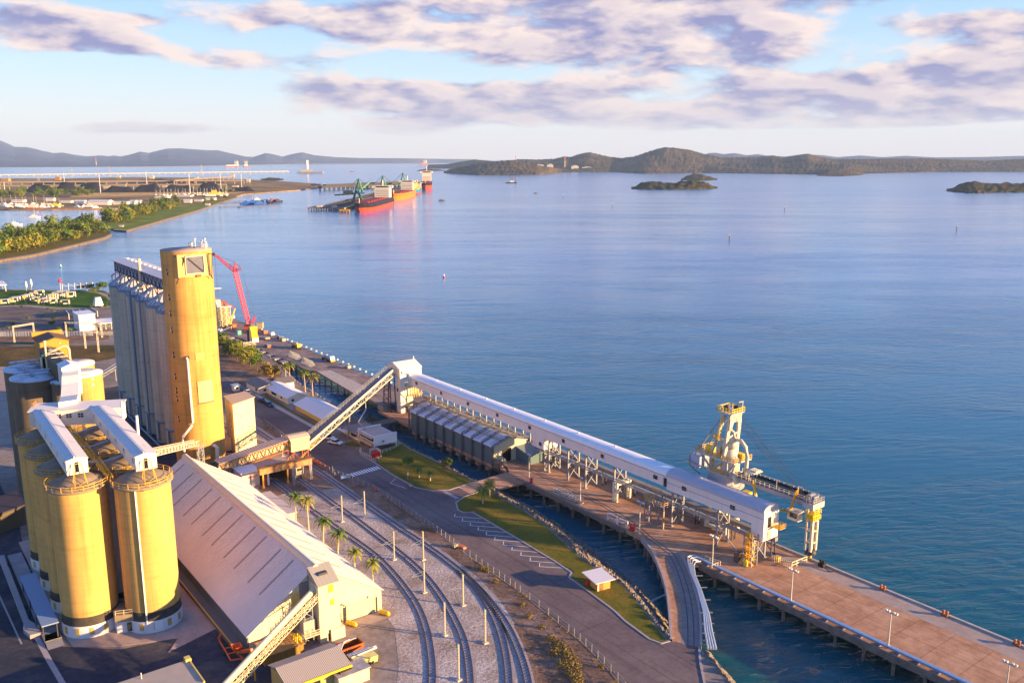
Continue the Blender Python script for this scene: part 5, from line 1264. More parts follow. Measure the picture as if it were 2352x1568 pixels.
m_ = MB(SITE); m_.tube([(268.5, 85.2, 1), (268.5, 85.2, 5.2), (269.3, 84.8, 5.6), (270.5, 84.2, 5.6)], .55, 10); m_.build('duct', WALLW, t)
t = thing('link_bridge', S(210, 55, 25), 'thin lattice walkway bridge from the yellow silo gallery towards the tall tower', 'walkway')
m_ = MB(SITE); m_.truss((187, 44.6, 33.2), (240, 70.6, 16.4), 1.3, 1.2, 16, .16); m_.rail([(187, 44.0, 34.2), (240, 70.0, 17.4)], .8, .08, 1.4); m_.build('lattice_truss', mat('cream_steel', (.58, .50, .38), .5), t)
m_ = MB(SITE); m_.mast((240, 71.5, 0), (240, 71.5, 17), 1.6, 1.4, 8, .16); m_.build('lattice_tower', STEEL, t)
# ------------------------------------------------------------------ wharf shed with external lattice portals
t = thing('wharf_shed', S(239, 160, 0), 'grey-green wharf shed with lattice portal frames over its striped roof', 'shed')
W0, W1, WA, WB, WR = 213.7, 264.2, 154.0, 167.2, 160.2
m_ = MB(SITE); m_.box(W0, W1, WA, WA + .2, -1.2, 6.0); m_.box(W1 - .2, W1, WA, WB, 0, 6.0); m_.box(W0, W1, WB - .2, WB, 0, 6.0)
m_.build('side_wall', TEALC, t)
e_ = mat('shed_end_wall', (.44, .42, .30), .7, streak=.1)
m_ = MB(SITE); m_.box(W0 - .02, W0 + .2, WA, 157.6, 0, 6.0); m_.box(W0 - .02, W0 + .2, 161.2, WB, 0, 6.0); m_.add([(W0 - .02, WA, 6), (W0 - .02, WB, 6), (W0 - .02, WR, 7.9)], [(0, 1, 2)]); m_.box(W0 - .02, W0 + .2, 157.6, 161.2, 4.5, 6.0)
m_.build('end_wall', e_, t)
MB(SITE).box(W0 + .8, W0 + 1.2, 157.6, 161.2, .05, 4.5).build('dark_doorway', BLACK, t)
m_ = MB(SITE); m_.ext([(WA - .4, 5.85), (WR, 7.95), (WR, 8.1), (WA - .4, 6.0)], W0 - .4, W1 + .3); m_.ext([(WB + .4, 5.85), (WR, 7.95), (WR, 8.1), (WB + .4, 6.0)], W0 - .4, W1 + .3)
m_.build('roof', mat('wharf_shed_roof', (.56, .52, .54), .5, corr=US, corr_s=1.2), t)
rw = lambda n: 8.12 - 2.1 * abs(n - WR) / (WR - WA + .4)
m_ = MB(SITE)
for k in range(14):
    s0 = 216 + k * 3.5
    m_.add([(s0 - .22, WR - .5, rw(WR - .5) + .03), (s0 + .22, WR - .5, rw(WR - .5) + .03), (s0 + .22, WA + .4, rw(WA + .4) + .03), (s0 - .22, WA + .4, rw(WA + .4) + .03)], [(0, 1, 2, 3)])
m_.build('dark_roof_strip', SKYL, t)
PORT = [W0 - .3 + k * 5.72 for k in range(10)]
for s0 in PORT:
    m_ = MB(SITE)
    m_.truss((s0, WA - .75, -1.3), (s0, WA - .75, 6.4), .8, .8, 9, .13) if False else m_.mast((s0, WA - .4, -1.3), (s0, WA - .4, 6.5), .5, .5, 8, .09)
    m_.truss((s0, WA - .5, 6.1), (s0, WR, 8.2), .45, .7, 6, .09, False); m_.truss((s0, WR, 8.2), (s0, WB + .4, 6.1), .45, .7, 6, .09, False)
    m_.build('lattice_portal', mat('portal_steel', (.10, .10, .14), .6), t)
m_ = MB(SITE)
for n0, z in ((157.2, 8.2), (WR, 9.3), (163.6, 8.3)): m_.truss((W0, n0, z - .9), (W1, n0, z - .9), .4, .7, 26, .08, False)
m_.build('roof_tie_truss', mat('tie_truss_steel', (.40, .33, .22), .6), t)
m_ = MB(SITE)
for k in range(9): m_.box(216 + k * 5.72, 217.6 + k * 5.72, WA - .3, WA + 1.6, -2.3, -1.26)
m_.builds('pile_cap', mat('pile_cap_concrete', (.26, .21, .18), .9, var=.2, vs=.8), t)
MB(SITE).box(W0, W1, WA - .1, WA + 1.5, -1.25, -1.05).build('deck_edge_beam', TIMBER, t)
m_ = MB(SITE)
for k in range(9): m_.cyl((216.8 + k * 5.72, WA + .8, -6), (216.8 + k * 5.72, WA + .8, -2.3), .45, n=8)
m_.builds('wet_pile', MATS['wet_pile_concrete'], t)
t = thing('lean_annex', S(209, 164), 'blue-grey lean-to annex in front of the wharf shed doorway', 'shed')
MB(SITE).exty([(206.8, .05), (213.6, .05), (213.6, 4.4), (206.8, 3.2)], 163.0, 168.4).build('wall', TEALC, t); MB(SITE).exty([(206.5, 3.22), (213.7, 4.45), (213.7, 4.6), (206.5, 3.4)], 162.8, 168.6).build('roof', mat('annex_teal_roof', (.20, .24, .26), .7), t)
t = thing('wharf_steps', S(211, 154.2), 'dark steel stairs and landing at the near corner of the wharf shed', 'stairs')
m_ = MB(SITE); m_.box(208, 213, 153.2, 155, 1.8, 1.95); m_.rail([(213, 153.2, 1.95), (208, 153.2, 1.95), (208, 155, 1.95)], 1, .08, .8); m_.bar((208, 154, 1.9), (205.6, 154, .1), .8, .1); m_.rail([(212, 152.4, -.2), (206, 152.4, -.2)], 1, .08, .8); m_.box(206, 212, 152.2, 153.1, -.35, -.2); m_.bar((209, 153, -4), (209, 153, 1.8), .2); m_.build('stair_frame', STEELD, t)
MB(SITE).box(210.6, 212.2, 155.2, 156.6, .05, 2.6).build('control_box', mat('control_box', (.36, .34, .28), .7), t)
# ------------------------------------------------------------------ ship loader
t = thing('ship_loader', S(138, 174, 0), 'tall pale steel ship loader with yellow railings and a boom along the wharf edge', 'crane')
LGREY = mat('loader_grey_paint', (.34, .35, .42), .5, streak=.08, var=.05, vs=.6); LWH = mat('loader_cream_paint', (.55, .48, .38), .5)
Lf = lambda x, y, z=0.0: S(138.5 - x, 174 + y, z)      # x towards the boom tip
m_ = MB(Lf)
for x in (-3.2, 3.2):
    for y in (-2.6, 2.2): m_.bar((x, y, .05), (x * .8, y * .8, 9.5), .9)
    m_.bar((x, -2.6, 3.2), (x, 2.2, 3.2), .5)
for y in (-2.6, 2.2): m_.bar((-3.2, y, .7), (3.2, y, .7), .8, .9)
m_.builds('portal_leg', LWH, t)
m_ = MB(Lf)
for x in (-3, -1.2, 1.2, 3):
    for y in (-2.6, 2.2): m_.cyl((x, y - .2, .4), (x, y + .2, .4), .38, n=12)
m_.builds('bogie_wheel', STEELD, t)
m_ = MB(Lf); m_.lathe((0, 0, 9.5), [(2.6, 0), (2.6, 1.2), (3.3, 2.3), (3.3, 2.6)], 24); m_.build('slew_ring', LGREY, t)
m_ = MB(Lf); m_.prism([(-3.6, -2.6), (2.8, -2.6), (3.6, -1.2), (3.6, 1.2), (2.8, 2.6), (-3.6, 2.6)], 12.3, 15.6); m_.build('slew_house', LGREY, t)
m_ = MB(Lf); m_.lathe((0, 0, 12.0), [(3.2, 0), (5.0, 0), (5.0, .2), (3.2, .2)], 28); m_.build('ring_walkway', STEEL, t)
ringrail(MB(Lf), (0, 0), 4.95, 12.2, 30, 1.1, .1).build('ring_railing', CREAM, t)
m_ = MB(Lf)
for (x, y) in ((-2.6, -2.2), (2.2, -2.2), (-2.6, 2.2), (2.2, 2.2)): m_.bar((x, y, 15.5), (x, y, 20), .7)
m_.bar((-2.6, -2.2, 15.6), (2.2, -2.2, 20), .35); m_.bar((2.2, -2.3, 15.6), (4.6, -2.3, 19.6), .4); m_.bar((-2.6, -2.2, 15.8), (-6.6, -2.2, 19.4), .4); m_.bar((3.4, -2.6, 15.4), (5.2, -2.6, 19.5), .3)
m_.builds('column', LGREY, t)
m_ = MB(Lf); m_.box(-7.2, 5.4, -3.4, 3.4, 19.6, 19.95); m_.box(-3.5, 3, -3.0, 3.0, 15.6, 15.8); m_.build('main_platform', LWH, t)
m_ = MB(Lf); m_.rail([(-7.2, 3.4, 19.95), (-7.2, -3.4, 19.95), (5.4, -3.4, 19.95), (5.4, 3.4, 19.95)], 1.1, .13, 1.0); m_.rail([(-3.5, -3.0, 15.8), (3, -3.0, 15.8)], 1.1, .12, .9); m_.rail([(-3.5, -3.2, 17.6), (1, -3.2, 17.6)], 1.1, .1, .9)
m_.build('platform_railing', YELLOW, t)
# A-frame
m_ = MB(Lf)
for y in (-2.4, 2.2):
    m_.bar((1.4, y, 19.9), (2.2, y * .84, 31.2), 1.0, .55); m_.bar((-3.0, y, 19.9), (.6, y * .84, 31.2), .8, .5)
m_.add([(2.55, -2.35, 27.6), (2.55, 2.15, 27.6), (2.65, 2.15, 31.6), (2.65, -2.35, 31.6), (2.55, -1.4, 27.6), (2.55, 1.2, 27.6), (2.6, .7, 29.6), (2.6, -.9, 29.6)], [(0, 4, 7, 3), (4, 0, 4), (7, 6, 2, 3), (5, 1, 2, 6)][:1] + [(7, 6, 2, 3), (5, 1, 2, 6)])
m_.bar((2.3, -2.1, 31.4), (2.3, 1.9, 31.4), .7, 1.0); m_.bar((2.1, -2.2, 25.6), (2.1, 2, 26.8), .35); m_.bar((2, -2.2, 23.6), (2, 2, 24.8), .35); m_.bar((-1, -2.2, 24.5), (1.8, -2.2, 24.5), .35)
m_.build('a_frame', LWH, t)
m_ = MB(Lf); m_.box(-1.6, 3.2, -2.6, 2.4, 31.9, 32.1); m_.box(-2.4, .4, -2.8, -.8, 24.4, 24.55); m_.build('top_platform', LWH, t)
m_ = MB(Lf); m_.rail([(-1.6, 2.4, 32.1), (-1.6, -2.6, 32.1), (3.2, -2.6, 32.1), (3.2, 2.4, 32.1), (-1.6, 2.4, 32.1)], 1.2, .14, .9); m_.rail([(-2.4, -.8, 24.55), (-2.4, -2.8, 24.55), (.4, -2.8, 24.55)], 1.1, .12, .7)
for q in range(14): m_.bar((-.6 + .05 * q, -3.0, 25 + q * .5), (.1 + .05 * q, -3.0, 25 + q * .5), .1)
m_.bar((-.6, -3.0, 20), (.2, -3.0, 32), .12); m_.bar((.2, -3.0, 20), (.9, -3.0, 32), .12)
for q in range(10): m_.bar((-1.8, -2.9, 15.8 + .4 * q), (-1.0, -2.9, 15.8 + .4 * q), .1)
m_.build('yellow_ladder_railing', SAFE, t)
m_ = MB(Lf); m_.cyl((.2, -1.2, 32.9), (.2, -.6, 32.9), .8, n=14); m_.cyl((1.8, .8, 32.9), (1.8, 1.4, 32.9), .8, n=14); m_.builds('sheave', STEELD, t)
m_ = MB(Lf); m_.bar((2.8, 2.0, 32), (2.8, 2.0, 34.6), .14); m_.bar((2.4, .9, 34.6), (2.8, 2.2, 34.7), .35, .2); m_.build('lamp_arm', LWH, t)
m_ = MB(Lf); m_.sphere((1.4, 0, 23.4), (1.9, 1.7, 1.5), 14, 8); m_.lathe((1.2, 0, 19.9), [(2.3, 0), (2.3, .6), (1.7, 2.6)], 18); m_.build('hopper_dome', LWH, t)
m_ = MB(Lf); m_.tube([(2.0, .5, 24.6), (4.2, .3, 25.0), (6.0, 0, 23.8), (6.7, -.2, 21.5), (6.7, -.2, 16.5), (5.6, -.2, 15.4)], .5, 12); m_.tube([(1.0, -.4, 27.4), (2.4, -.3, 26.8), (2.2, 0, 25.6), (2.8, .2, 25)], .35, 8); m_.build('dust_duct', LWH, t)
m_ = MB(Lf); m_.tube([(2.8, -1.6, 16.5), (4.4, -1.6, 15.8), (5.0, -1.4, 14.2)], .8, 12); m_.build('bent_chute', LWH, t)
m_ = MB(Lf); m_.lathe((1.5, 0, 16.4), [(2.4, 0), (2.4, 3.0)], 22); m_.build('ribbed_drum', mat('ribbed_cream', (.55, .46, .36), .6, streak=.25), t)
m_ = MB(Lf); m_.cyl((-5.2, -1, 20.9), (-3.4, -1, 20.9), 1.0, n=16); m_.box(2.6, 4.4, 1.0, 2.2, 20, 21.2); m_.build('yellow_winch_drum', SAFE, t)
m_ = MB(Lf); m_.box(.8, 2.2, -1.4, -.2, 20, 22); m_.box(-1.4, -.4, -2.2, -1.2, 20, 22.4); m_.build('cabinet', LWH, t)
m_ = MB(Lf); m_.box(-9.8, -6.6, -2.4, 1.4, 14.8, 18.2); m_.bar((-9.6, -2.4, 18.4), (-6.6, -2.4, 18.4), .2); m_.build('counterweight', mat('counterweight_blue', (.32, .36, .48), .5), t)
m_ = MB(Lf); m_.bar((-12, -2.6, 16.4), (-4.5, -2.6, 15.8), .5, .3); m_.bar((-10, -2.5, 15), (-6, -2.5, 13.6), .25); m_.bar((-10, -2.5, 15), (-10, -2.5, 18), .25); m_.bar((-8.5, -2.2, 18.4), (-1.2, -1.9, 29.5), .28); m_.bar((-5, 0, 20), (-1.4, -.5, 25), .2); m_.bar((-8.5, 1.2, 18.4), (-1.2, 1.6, 29.5), .2); m_.build('back_stay', STEEL, t)
Lb = lambda x, y, z=0.0: S(138.5 - (x if x < 24 else 24 + (x - 24) * .6), 174 + y * .85, z + 1.9)
# boom
m_ = MB(Lb); m_.box(3.6, 29.5, -1.5, -1.25, 12.8, 14.3); m_.box(3.6, 29.5, 1.1, 1.35, 12.8, 14.3); m_.box(3.6, 29.5, -1.5, 1.35, 12.75, 12.95); m_.build('boom_girder', LGREY, t)
m_ = MB(Lb); m_.box(4, 28, -.45, .45, 14.35, 14.75); m_.box(8, 28, 1.6, 1.9, 14.4, 15.1); m_.build('boom_belt', BLACK, t)
m_ = MB(Lb); m_.box(4, 28, -1.25, 1.1, 14.2, 14.34); m_.build('boom_deck', mat('boom_deck_grey', (.40, .36, .33), .7), t)
m_ = MB(Lb); m_.rail([(4, -2.4, 14.3), (28, -2.4, 14.3)], 1.1, .09, 1.4); m_.rail([(4, 2.1, 14.3), (28, 2.1, 14.3)], 1.1, .09, 1.4); m_.build('boom_railing', CREAM, t)
m_ = MB(Lb)
for q in range(48): m_.box(4 + q * .5, 4.3 + q * .5, -2.45, -1.5, 14.22, 14.3)
m_.build('grating_walkway', STEELD, t)
m_ = MB(Lb); m_.box(8, 10.6, -2.6, 1.6, 16.4, 16.6); 
for q in (-2.4, 1.4): m_.bar((9, q, 14.2), (9, q, 16.4), .2)
for q in range(4): m_.box(8.2 + q * .6, 8.5 + q * .6, -1.2, 1.2, 16.6, 16.9)
m_.bar((17, -2, 14.3), (17, -2, 17), .1); m_.bar((23, -2, 14.3), (23, -2, 17.2), .1); m_.bar((23, -2, 17.2), (24.2, -2, 17.2), .1); m_.build('lamp_gantry', LWH, t)
m_ = MB(Lb); m_.bar((10.6, -2.6, 14.2), (12.4, -2.9, 9.6), .7, .1); m_.box(11, 14.6, -4.2, -2.2, 9.4, 9.55); m_.rail([(11, -2.2, 9.5), (11, -4.2, 9.5), (14.6, -4.2, 9.5), (14.6, -2.2, 9.5)], 1.1, .1, .8); m_.rail([(10.6, -2.9, 14.2), (12.4, -3.2, 9.6)], 1.0, .1, .8); m_.box(7.6, 9.6, -3.4, -1.2, 10.4, 11.4)
m_.build('hanging_stair', SAFE, t)
m_ = MB(Lb); m_.bar((23.3, -2.8, 16.4), (21.8, -3.0, 10.5), 1.0, .1); m_.rail([(23.6, -2.8, 15.8), (22.0, -3.0, 10.6)], .9, .08, .8); m_.rail([(23.6, -3.4, 15.8), (22.0, -3.6, 10.6)], .9, .08, .8); m_.lathe((20.6, -3.2, 10.4), [(0, 0), (1.2, 0), (1.2, .1)], 12); m_.build('yellow_ladder', YELLOW, t)
m_ = MB(Lb); m_.box(21.4, 24.6, -3.4, -1.4, 8.8, 11.0); m_.box(21, 25, -3.7, -1.1, 11.0, 11.25); m_.build('operator_cab', LWH, t)
m_ = MB(Lb); m_.box(22, 24, -3.46, -3.38, 9.5, 10.7); m_.box(21.34, 21.4, -3, -1.8, 9.5, 10.7); m_.build('cab_window', GLASS, t)
m_ = MB(Lb); m_.prism([(25.5, -2.6), (30, -2.6), (30, 2.6), (25.5, 2.6)], 12.7, 14.0); m_.build('tip_box', LGREY, t); MB(Lb).box(30, 30.25, -2.6, 2.6, 12.65, 14.05).build('tip_plate', LWH, t)
m_ = MB(Lb); m_.cyl((26.5, -1.2, 14.9), (26.5, 1.2, 14.9), .8, n=14); m_.box(27.2, 29, -1, 1, 14, 15.4); m_.bar((28, -1.6, 14), (28, -1.6, 16.4), .15); m_.rail([(25.5, -2.6, 14), (30, -2.6, 14), (30, 2.6, 14), (25.5, 2.6, 14)], 1.1, .12, .9); m_.build('tip_machinery', STEEL, t)
m_ = MB(Lb); m_.box(26.6, 29.6, -1.6, 1.6, 9.6, 11.0); m_.rail([(26.4, -1.8, 9.6), (29.8, -1.8, 9.6), (29.8, 1.8, 9.6)], 1.1, .13, .7); m_.rail([(26.4, -1.8, 11), (29.8, -1.8, 11), (29.8, 1.8, 11)], 1.1, .13, .7); m_.build('chute_platform', SAFE, t)
m_ = MB(Lf)
for y in (-1.0, 1.0): m_.box(24.9, 25.5, y - .25 + 2.8, y + .25 + 2.8, 2.2, 14.2); m_.box(23.6, 24.0, y - .2 + 2.8, y + .2 + 2.8, 2.2, 14.2)
for z in (4.2, 7.2, 9.8): m_.box(23.6, 25.5, 1.8, 3.8, z, z + .25)
m_.cyl((24.6, 2.8, 2.2), (24.6, 2.8, 11.8), .45, n=12)
m_.build('telescopic_spout', LWH, t)
m_ = MB(Lf); m_.lathe((24.6, 2.8, .9), [(.5, 0), (1.4, .4), (1.3, 1.2), (.7, 1.4)], 16); m_.build('spout_shoe', STEELD, t); MB(Lf).cyl((24.6, 2.8, .05), (24.6, 2.8, 1.0), .4, n=10).build('spout_foot', SAFE, t)
m_ = MB(Lf); m_.bar((24.6, -2.5, 9.5), (25.4, 2.2, 8.2), .14)
for y in (-1.4, 1.0):
    m_.bar((2.2, y, 31.6), (23.5, y, 16.2), .08); m_.bar((2.2, y + .5, 31.6), (25.5, y + .4, 16.2), .08)
m_.build('luffing_rope', STEELD, t)
# ------------------------------------------------------------------ houses beside the channel
def gable(name, label, cat, s0, s1, n0, n1, ze, zr, wallm, roofm, along='s', over=.5, wins=(), grp=None):
    t = thing(name, S((s0 + s1) / 2, (n0 + n1) / 2), label, cat, grp)
    nm, sm = (n0 + n1) / 2, (s0 + s1) / 2
    if along == 's':
        MB(SITE).ext([(n0, 0), (n1, 0), (n1, ze), (nm, zr - .1), (n0, ze)], s0, s1).build('wall', wallm, t)
        sl = (zr - ze) / (n1 - nm)
        m_ = MB(SITE)
        for n_, q in ((n0 - over, 1), (n1 + over, 1)): z_ = ze - sl * over; m_.ext([(n_, z_ + .02), (nm, zr + .02), (nm, zr + .18), (n_, z_ + .18)], s0 - over, s1 + over)
    else:
        MB(SITE).exty([(s0, 0), (s1, 0), (s1, ze), (sm, zr - .1), (s0, ze)], n0, n1).build('wall', wallm, t)
        sl = (zr - ze) / (s1 - sm); m_ = MB(SITE)
        for s_ in (s0 - over, s1 + over): z_ = ze - sl * over; m_.exty([(s_, z_ + .02), (sm, zr + .02), (sm, zr + .18), (s_, z_ + .18)], n0 - over, n1 + over)
    m_.build('roof', roofm, t)
    for (sa, sb, na, nb, za, zb) in wins:
        MB(SITE).box(sa, sb, na, nb, za, zb).build('window', GLASS, t)
    return t
gable('house', 'white gabled house with white roof and paired air conditioners, beside the parked dark cars', 'house', 319.5, 343, 130.4, 138.6, 2.5, 3.9, WALLW, HOUSER, 's', .6, ((325, 326.4, 130.32, 130.4, 1, 2), (331, 336, 130.32, 130.4, .9, 2), (319.42, 319.5, 132, 133, .9, 1.8)))
t = gable('house', 'long shed-like house with plain pale roof under the inclined conveyor', 'house', 286.5, 311, 130, 140, 2.3, 3.9, LITWALL, HOUSER, 's', .8)
gable('house', 'low house with dark grey roof and white walls, farthest along the channel', 'house', 341, 355, 127.0, 136.5, 2.6, 3.7, WALLW, DARKR, 's', .6, ((343, 344.6, 126.92, 127, .9, 1.9), (340.92, 341, 129, 130, .9, 1.9)))
gable('house', 'dark roofed rear wing joined behind the white gabled house', 'house', 342.5, 352, 136.8, 143, 2.6, 3.9, WALLW, DARKR, 'n', .5, ((342.42, 342.5, 139, 140, .9, 1.8),))
# office block
t = thing('office_block', S(253, 136), 'white two storey flat roofed office with a long dark balcony window', 'building')
OW = mat('office_white', (.66, .62, .64), .6)
m_ = MB(SITE); m_.box(248.6, 259.2, 130.8, 138.6, 1.9, 4.6); m_.build('upper_wall', OW, t)
m_ = MB(SITE); m_.box(250.5, 258.8, 131.6, 138.2, 0, 1.9); m_.build('lower_wall', mat('office_lower', (.20, .16, .15), .8), t)
MB(SITE).box(248.9, 259.0, 131.2, 138.2, 4.62, 4.72).build('flat_roof', mat('office_roof_buff', (.42, .32, .27), .8), t)
m_ = MB(SITE); m_.box(248.2, 248.6, 130.4, 139, 1.7, 5.2); m_.box(259.2, 259.6, 130.4, 139, 1.7, 5.2); m_.build('fin_wall', OW, t)
MB(SITE).box(249.4, 258.6, 130.66, 130.8, 2.9, 4.2).build('balcony_window', GLASS, t)
m_ = MB(SITE); m_.box(248.6, 259.2, 129.6, 130.8, 1.75, 1.9); m_.box(248.6, 259.2, 129.5, 129.65, 1.9, 2.7); m_.box(248.6, 259.2, 129.5, 130.9, 4.3, 4.5); m_.build('balcony', mat('balcony_buff', (.44, .33, .24), .7), t)
m_ = MB(SITE)
for s0, n0 in ((248.5, 130.6), (248.5, 138.8), (259.4, 130.6)): m_.bar((s0, n0, 0), (s0, n0, 1.8), .3)
m_.builds('column', OW, t)
MB(SITE).box(248.0, 248.2, 133.2, 134.1, 2.6, 3.3).build('air_conditioner', STEEL, t)
t = thing('office_wing', S(265, 135), 'low grey roofed office wing with a car canopy behind the white office', 'building')
MB(SITE).box(259.8, 272, 131.2, 139.5, 0, 2.3).build('wall', WALLW, t); MB(SITE).box(259.7, 272.5, 130.4, 140, 2.32, 2.5).build('flat_roof', mat('grey_flat_roof', (.24, .19, .18), .8, var=.1, vs=.5), t)
MB(SITE).box(262, 266.5, 131.1, 131.2, .9, 1.8).build('window', GLASS, t); MB(SITE).box(267, 272.5, 128.6, 130.6, 2.1, 2.25).build('canopy', WHITE, t)
t = thing('bin_enclosure', S(244, 127.5), 'grey screen wall around the red skip beside the office path', 'wall')
m_ = MB(SITE); m_.box(244.8, 245, 126.9, 129.4, 0, 2.6); m_.box(241.8, 245, 129.2, 129.4, 0, 2.6); m_.build('screen_wall', CONCG, t)
t = thing('red_skip', S(243, 128), 'bright red rubbish skip with ribbed sides beside the office', 'skip bin')
MB(SITE).prism([(241.9, 127.4), (241.9, 129.0), (244.4, 129.0), (244.4, 127.4)], .1, 1.7).build('skip_body', REDP, t); m_ = MB(SITE)
for q in range(5): m_.bar((242.1 + q * .5, 127.36, .2), (242.1 + q * .5, 127.36, 1.6), .1)
m_.build('skip_rib', REDP, t); MB(SITE).box(241.8, 244.5, 127.3, 129.1, 1.7, 1.8).build('skip_lid', mat('dull_red', (.4, .02, .03), .5), t)
t = thing('path_railing', S(247, 127), 'pale handrail following the curved path beside the office', 'railing')
m_ = MB(SITE); m_.rail([(246, 128.6), (248, 127.4), (248.4, 126.2), (247, 125.4), (240, 125.6), (236.5, 126.4)], .9, .09, 1.2, mid=False) if False else None
m_ = MB(SITE); m_.rail([(252, 127.4, 0), (250.2, 125.9, 0), (247.5, 125.5, 0), (242, 126.0, 0)], 1.0, .09, 1.2); m_.build('handrail', CREAM, t)
t = thing('garden_railing', S(246, 138), 'pale railing along the terrace edge of the office', 'railing')
m_ = MB(SITE); m_.rail([(244.6, 130, .1), (246.0, 136.6, .1), (248.6, 140.5, .1)], 1.0, .09, 1.4); m_.build('handrail', CREAM, t)
# hut in the parking area
t = thing('brick_hut', S(134.5, 126.5), 'small yellow-lit brick hut with a white skillion roof on the grass strip', 'hut')
Hf = lambda x, y, z=0.0: S(134.4 + .98 * x - .17 * y, 126.2 + .17 * x + .98 * y, z)
MB(Hf).box(-2.2, 2.2, -1.7, 1.7, 0, 2.35).build('brick_wall', mat('hut_brick', (.50, .27, .08), .85, var=.12, vs=3), t)
MB(Hf).add([(-3.0, -2.7, 2.35), (3.0, -2.7, 2.6), (3.0, 2.6, 2.6), (-3.0, 2.6, 2.35), (-3.0, -2.7, 2.5), (3.0, -2.7, 2.75), (3.0, 2.6, 2.75), (-3.0, 2.6, 2.5)], [(0, 1, 2, 3), (4, 5, 6, 7), (0, 1, 5, 4), (1, 2, 6, 5), (2, 3, 7, 6), (3, 0, 4, 7)]).build('skillion_roof', mat('hut_roof', (.64, .58, .58), .5, dirt=((.45, .38, .36), .7, .6)), t)
m_ = MB(Hf); m_.box(-2.26, -2.2, -1.1, -.2, .05, 2.0); m_.build('door', RUST, t); MB(Hf).box(-2.24, -2.2, -1.7, -1.5, 0, 2.3).build('white_post', WHITE, t)
m_ = MB(Hf); m_.box(1.0, 2.0, -2.2, -1.75, .05, 1.3); m_.build('red_cabinet', REDP, t)
# ------------------------------------------------------------------ floodlight masts, catenary masts, fence, signs
def lamp_mast(s, n, h, label, dbl):
    t = thing('flood_lamp_mast', S(s, n), label, 'lamp post', 'tall lamp masts along the wharf and causeway')
    MB(SITE).cyl((s, n, .03), (s, n, h), .17, .10, n=10).build('mast', mat('lamp_mast_paint', (.56, .50, .42), .5), t)
    m_ = MB(SITE); m_.bar((s - 1.1, n, h), (s + 1.1, n, h), .12); m_.box(s - .4, s + .4, n - .2, n + .2, h + .05, h + .12); m_.build('cross_arm', STEEL, t)
    for q in (-1.1, -.5, .5, 1.1) if dbl else (-.5, .5):
        m_ = MB(SITE); m_.cbox((s + q, n + .15, h + .22), (.34, .42, .34)); m_.build('lamp_head', STEELW, t)
for s, n, h, lb, d in ((195.2, 153.9, 8.4, 'slim lamp mast beside the access bridge corner of the wharf', 0), (172.4, 154.2, 8, 'lamp mast beside the lattice gangway on the wharf edge', 0), (149.1, 154.0, 8.4, 'lamp mast with three heads beside the red cabinet', 1),
                       (124.9, 153.9, 7.7, 'lamp mast at the start of the white pipes', 1), (103.2, 154.2, 7.7, 'lamp mast halfway along the white pipes', 1), (80.7, 154.4, 7.6, 'lamp mast towards the right end of the white pipes', 1), (58.5, 154.4, 7.6, 'lamp mast in the bottom right corner of the picture', 1)): lamp_mast(s, n, h, lb, d)
cats = [(174.1, 95.8), (169.8, 101.4), (155.6, 93.0), (145.6, 96.7), (137.7, 86.9), (130.4, 91.8), (202.3, 96.0), (201.5, 102.3), (262, 104.2), (123, 80.5)]
catl = ['two post catenary mast between the first and second tracks, opposite the shed door', 'two post catenary mast beside the third track, opposite the shed door', 'catenary mast in the middle of the curve between tracks', 'catenary mast inside the curve of the outer turnout', 'catenary mast between the tracks above the bottom edge', 'catenary mast beside the turnout near the bottom edge', 'catenary mast left of the pair behind the palms', 'catenary mast right of the pair behind the palms', 'catenary mast beside the cream block tower', 'catenary mast stub at the bottom edge']
t0 = None
for (s, n), lb in zip(cats, catl):
    if t0 is None:
        t0 = thing('catenary_mast', S(s, n), lb, 'mast', 'pale twin post masts in the rail yard')
        m_ = MB(SITE)
        for q in (-.16, .16): m_.box(s + q - .07, s + q + .07, n - .09, n + .09, .02, 7.4)
        for k in range(12): m_.bar((s - .16, n, .5 + k * .6), (s + .16, n, .8 + k * .6), .07)
        m_.build('twin_post', mat('mast_cream', (.40, .36, .28), .6), t0)
        MB(SITE).box(s - .5, s + .5, n - .5, n + .5, .02, .3).build('concrete_foot', CONCG, t0)
        m_ = MB(SITE); m_.bar((s, n, 4.3), (s + .6, n - 2.6, 4.4), .08); m_.bar((s, n, 5.4), (s + .6, n - 2.6, 4.5), .07); m_.bar((s + .6, n - 2.9, 4.4), (s + .6, n - 2.2, 4.4), .1); m_.build('registration_arm', STEEL, t0)
    else: dup(t0, S(s, n), 0.0, 1.0, lb)
FEN = [(300, 113.2), (270, 111.6), (248, 109.6), (236, 109.9), (228, 112.0), (216.7, 113.5), (206.6, 113.5), (187.7, 112.8), (179.1, 112.6), (170, 111.6), (158.5, 110.9), (148.8, 110.5), (140.7, 110), (133.1, 109.1), (125.6, 108.2), (117.5, 107.2), (108, 105), (96, 101), (80, 95)]
t = thing('chain_fence', S(170, 111.5), 'long chain wire fence on pale posts between road and rail yard', 'fence')
tot = 0; m_ = MB(SITE); m2 = MB(SITE)
FS_ = smooth(FEN, 1)
acc = 0
for a, b in zip(FS_, FS_[1:]):
    L = math.hypot(b[0] - a[0], b[1] - a[1]); k = max(1, round(L / 2.7))
    for i in range(k): f = i / k; m_.bar((a[0] + (b[0] - a[0]) * f, a[1] + (b[1] - a[1]) * f, 0), (a[0] + (b[0] - a[0]) * f, a[1] + (b[1] - a[1]) * f, 1.8), .09)
    m2.bar((a[0], a[1], 1.7), (b[0], b[1], 1.7), .05); m2.bar((a[0], a[1], .1), (b[0], b[1], .1), .05); m2.bar((a[0], a[1], .9), (b[0], b[1], .9), .03)
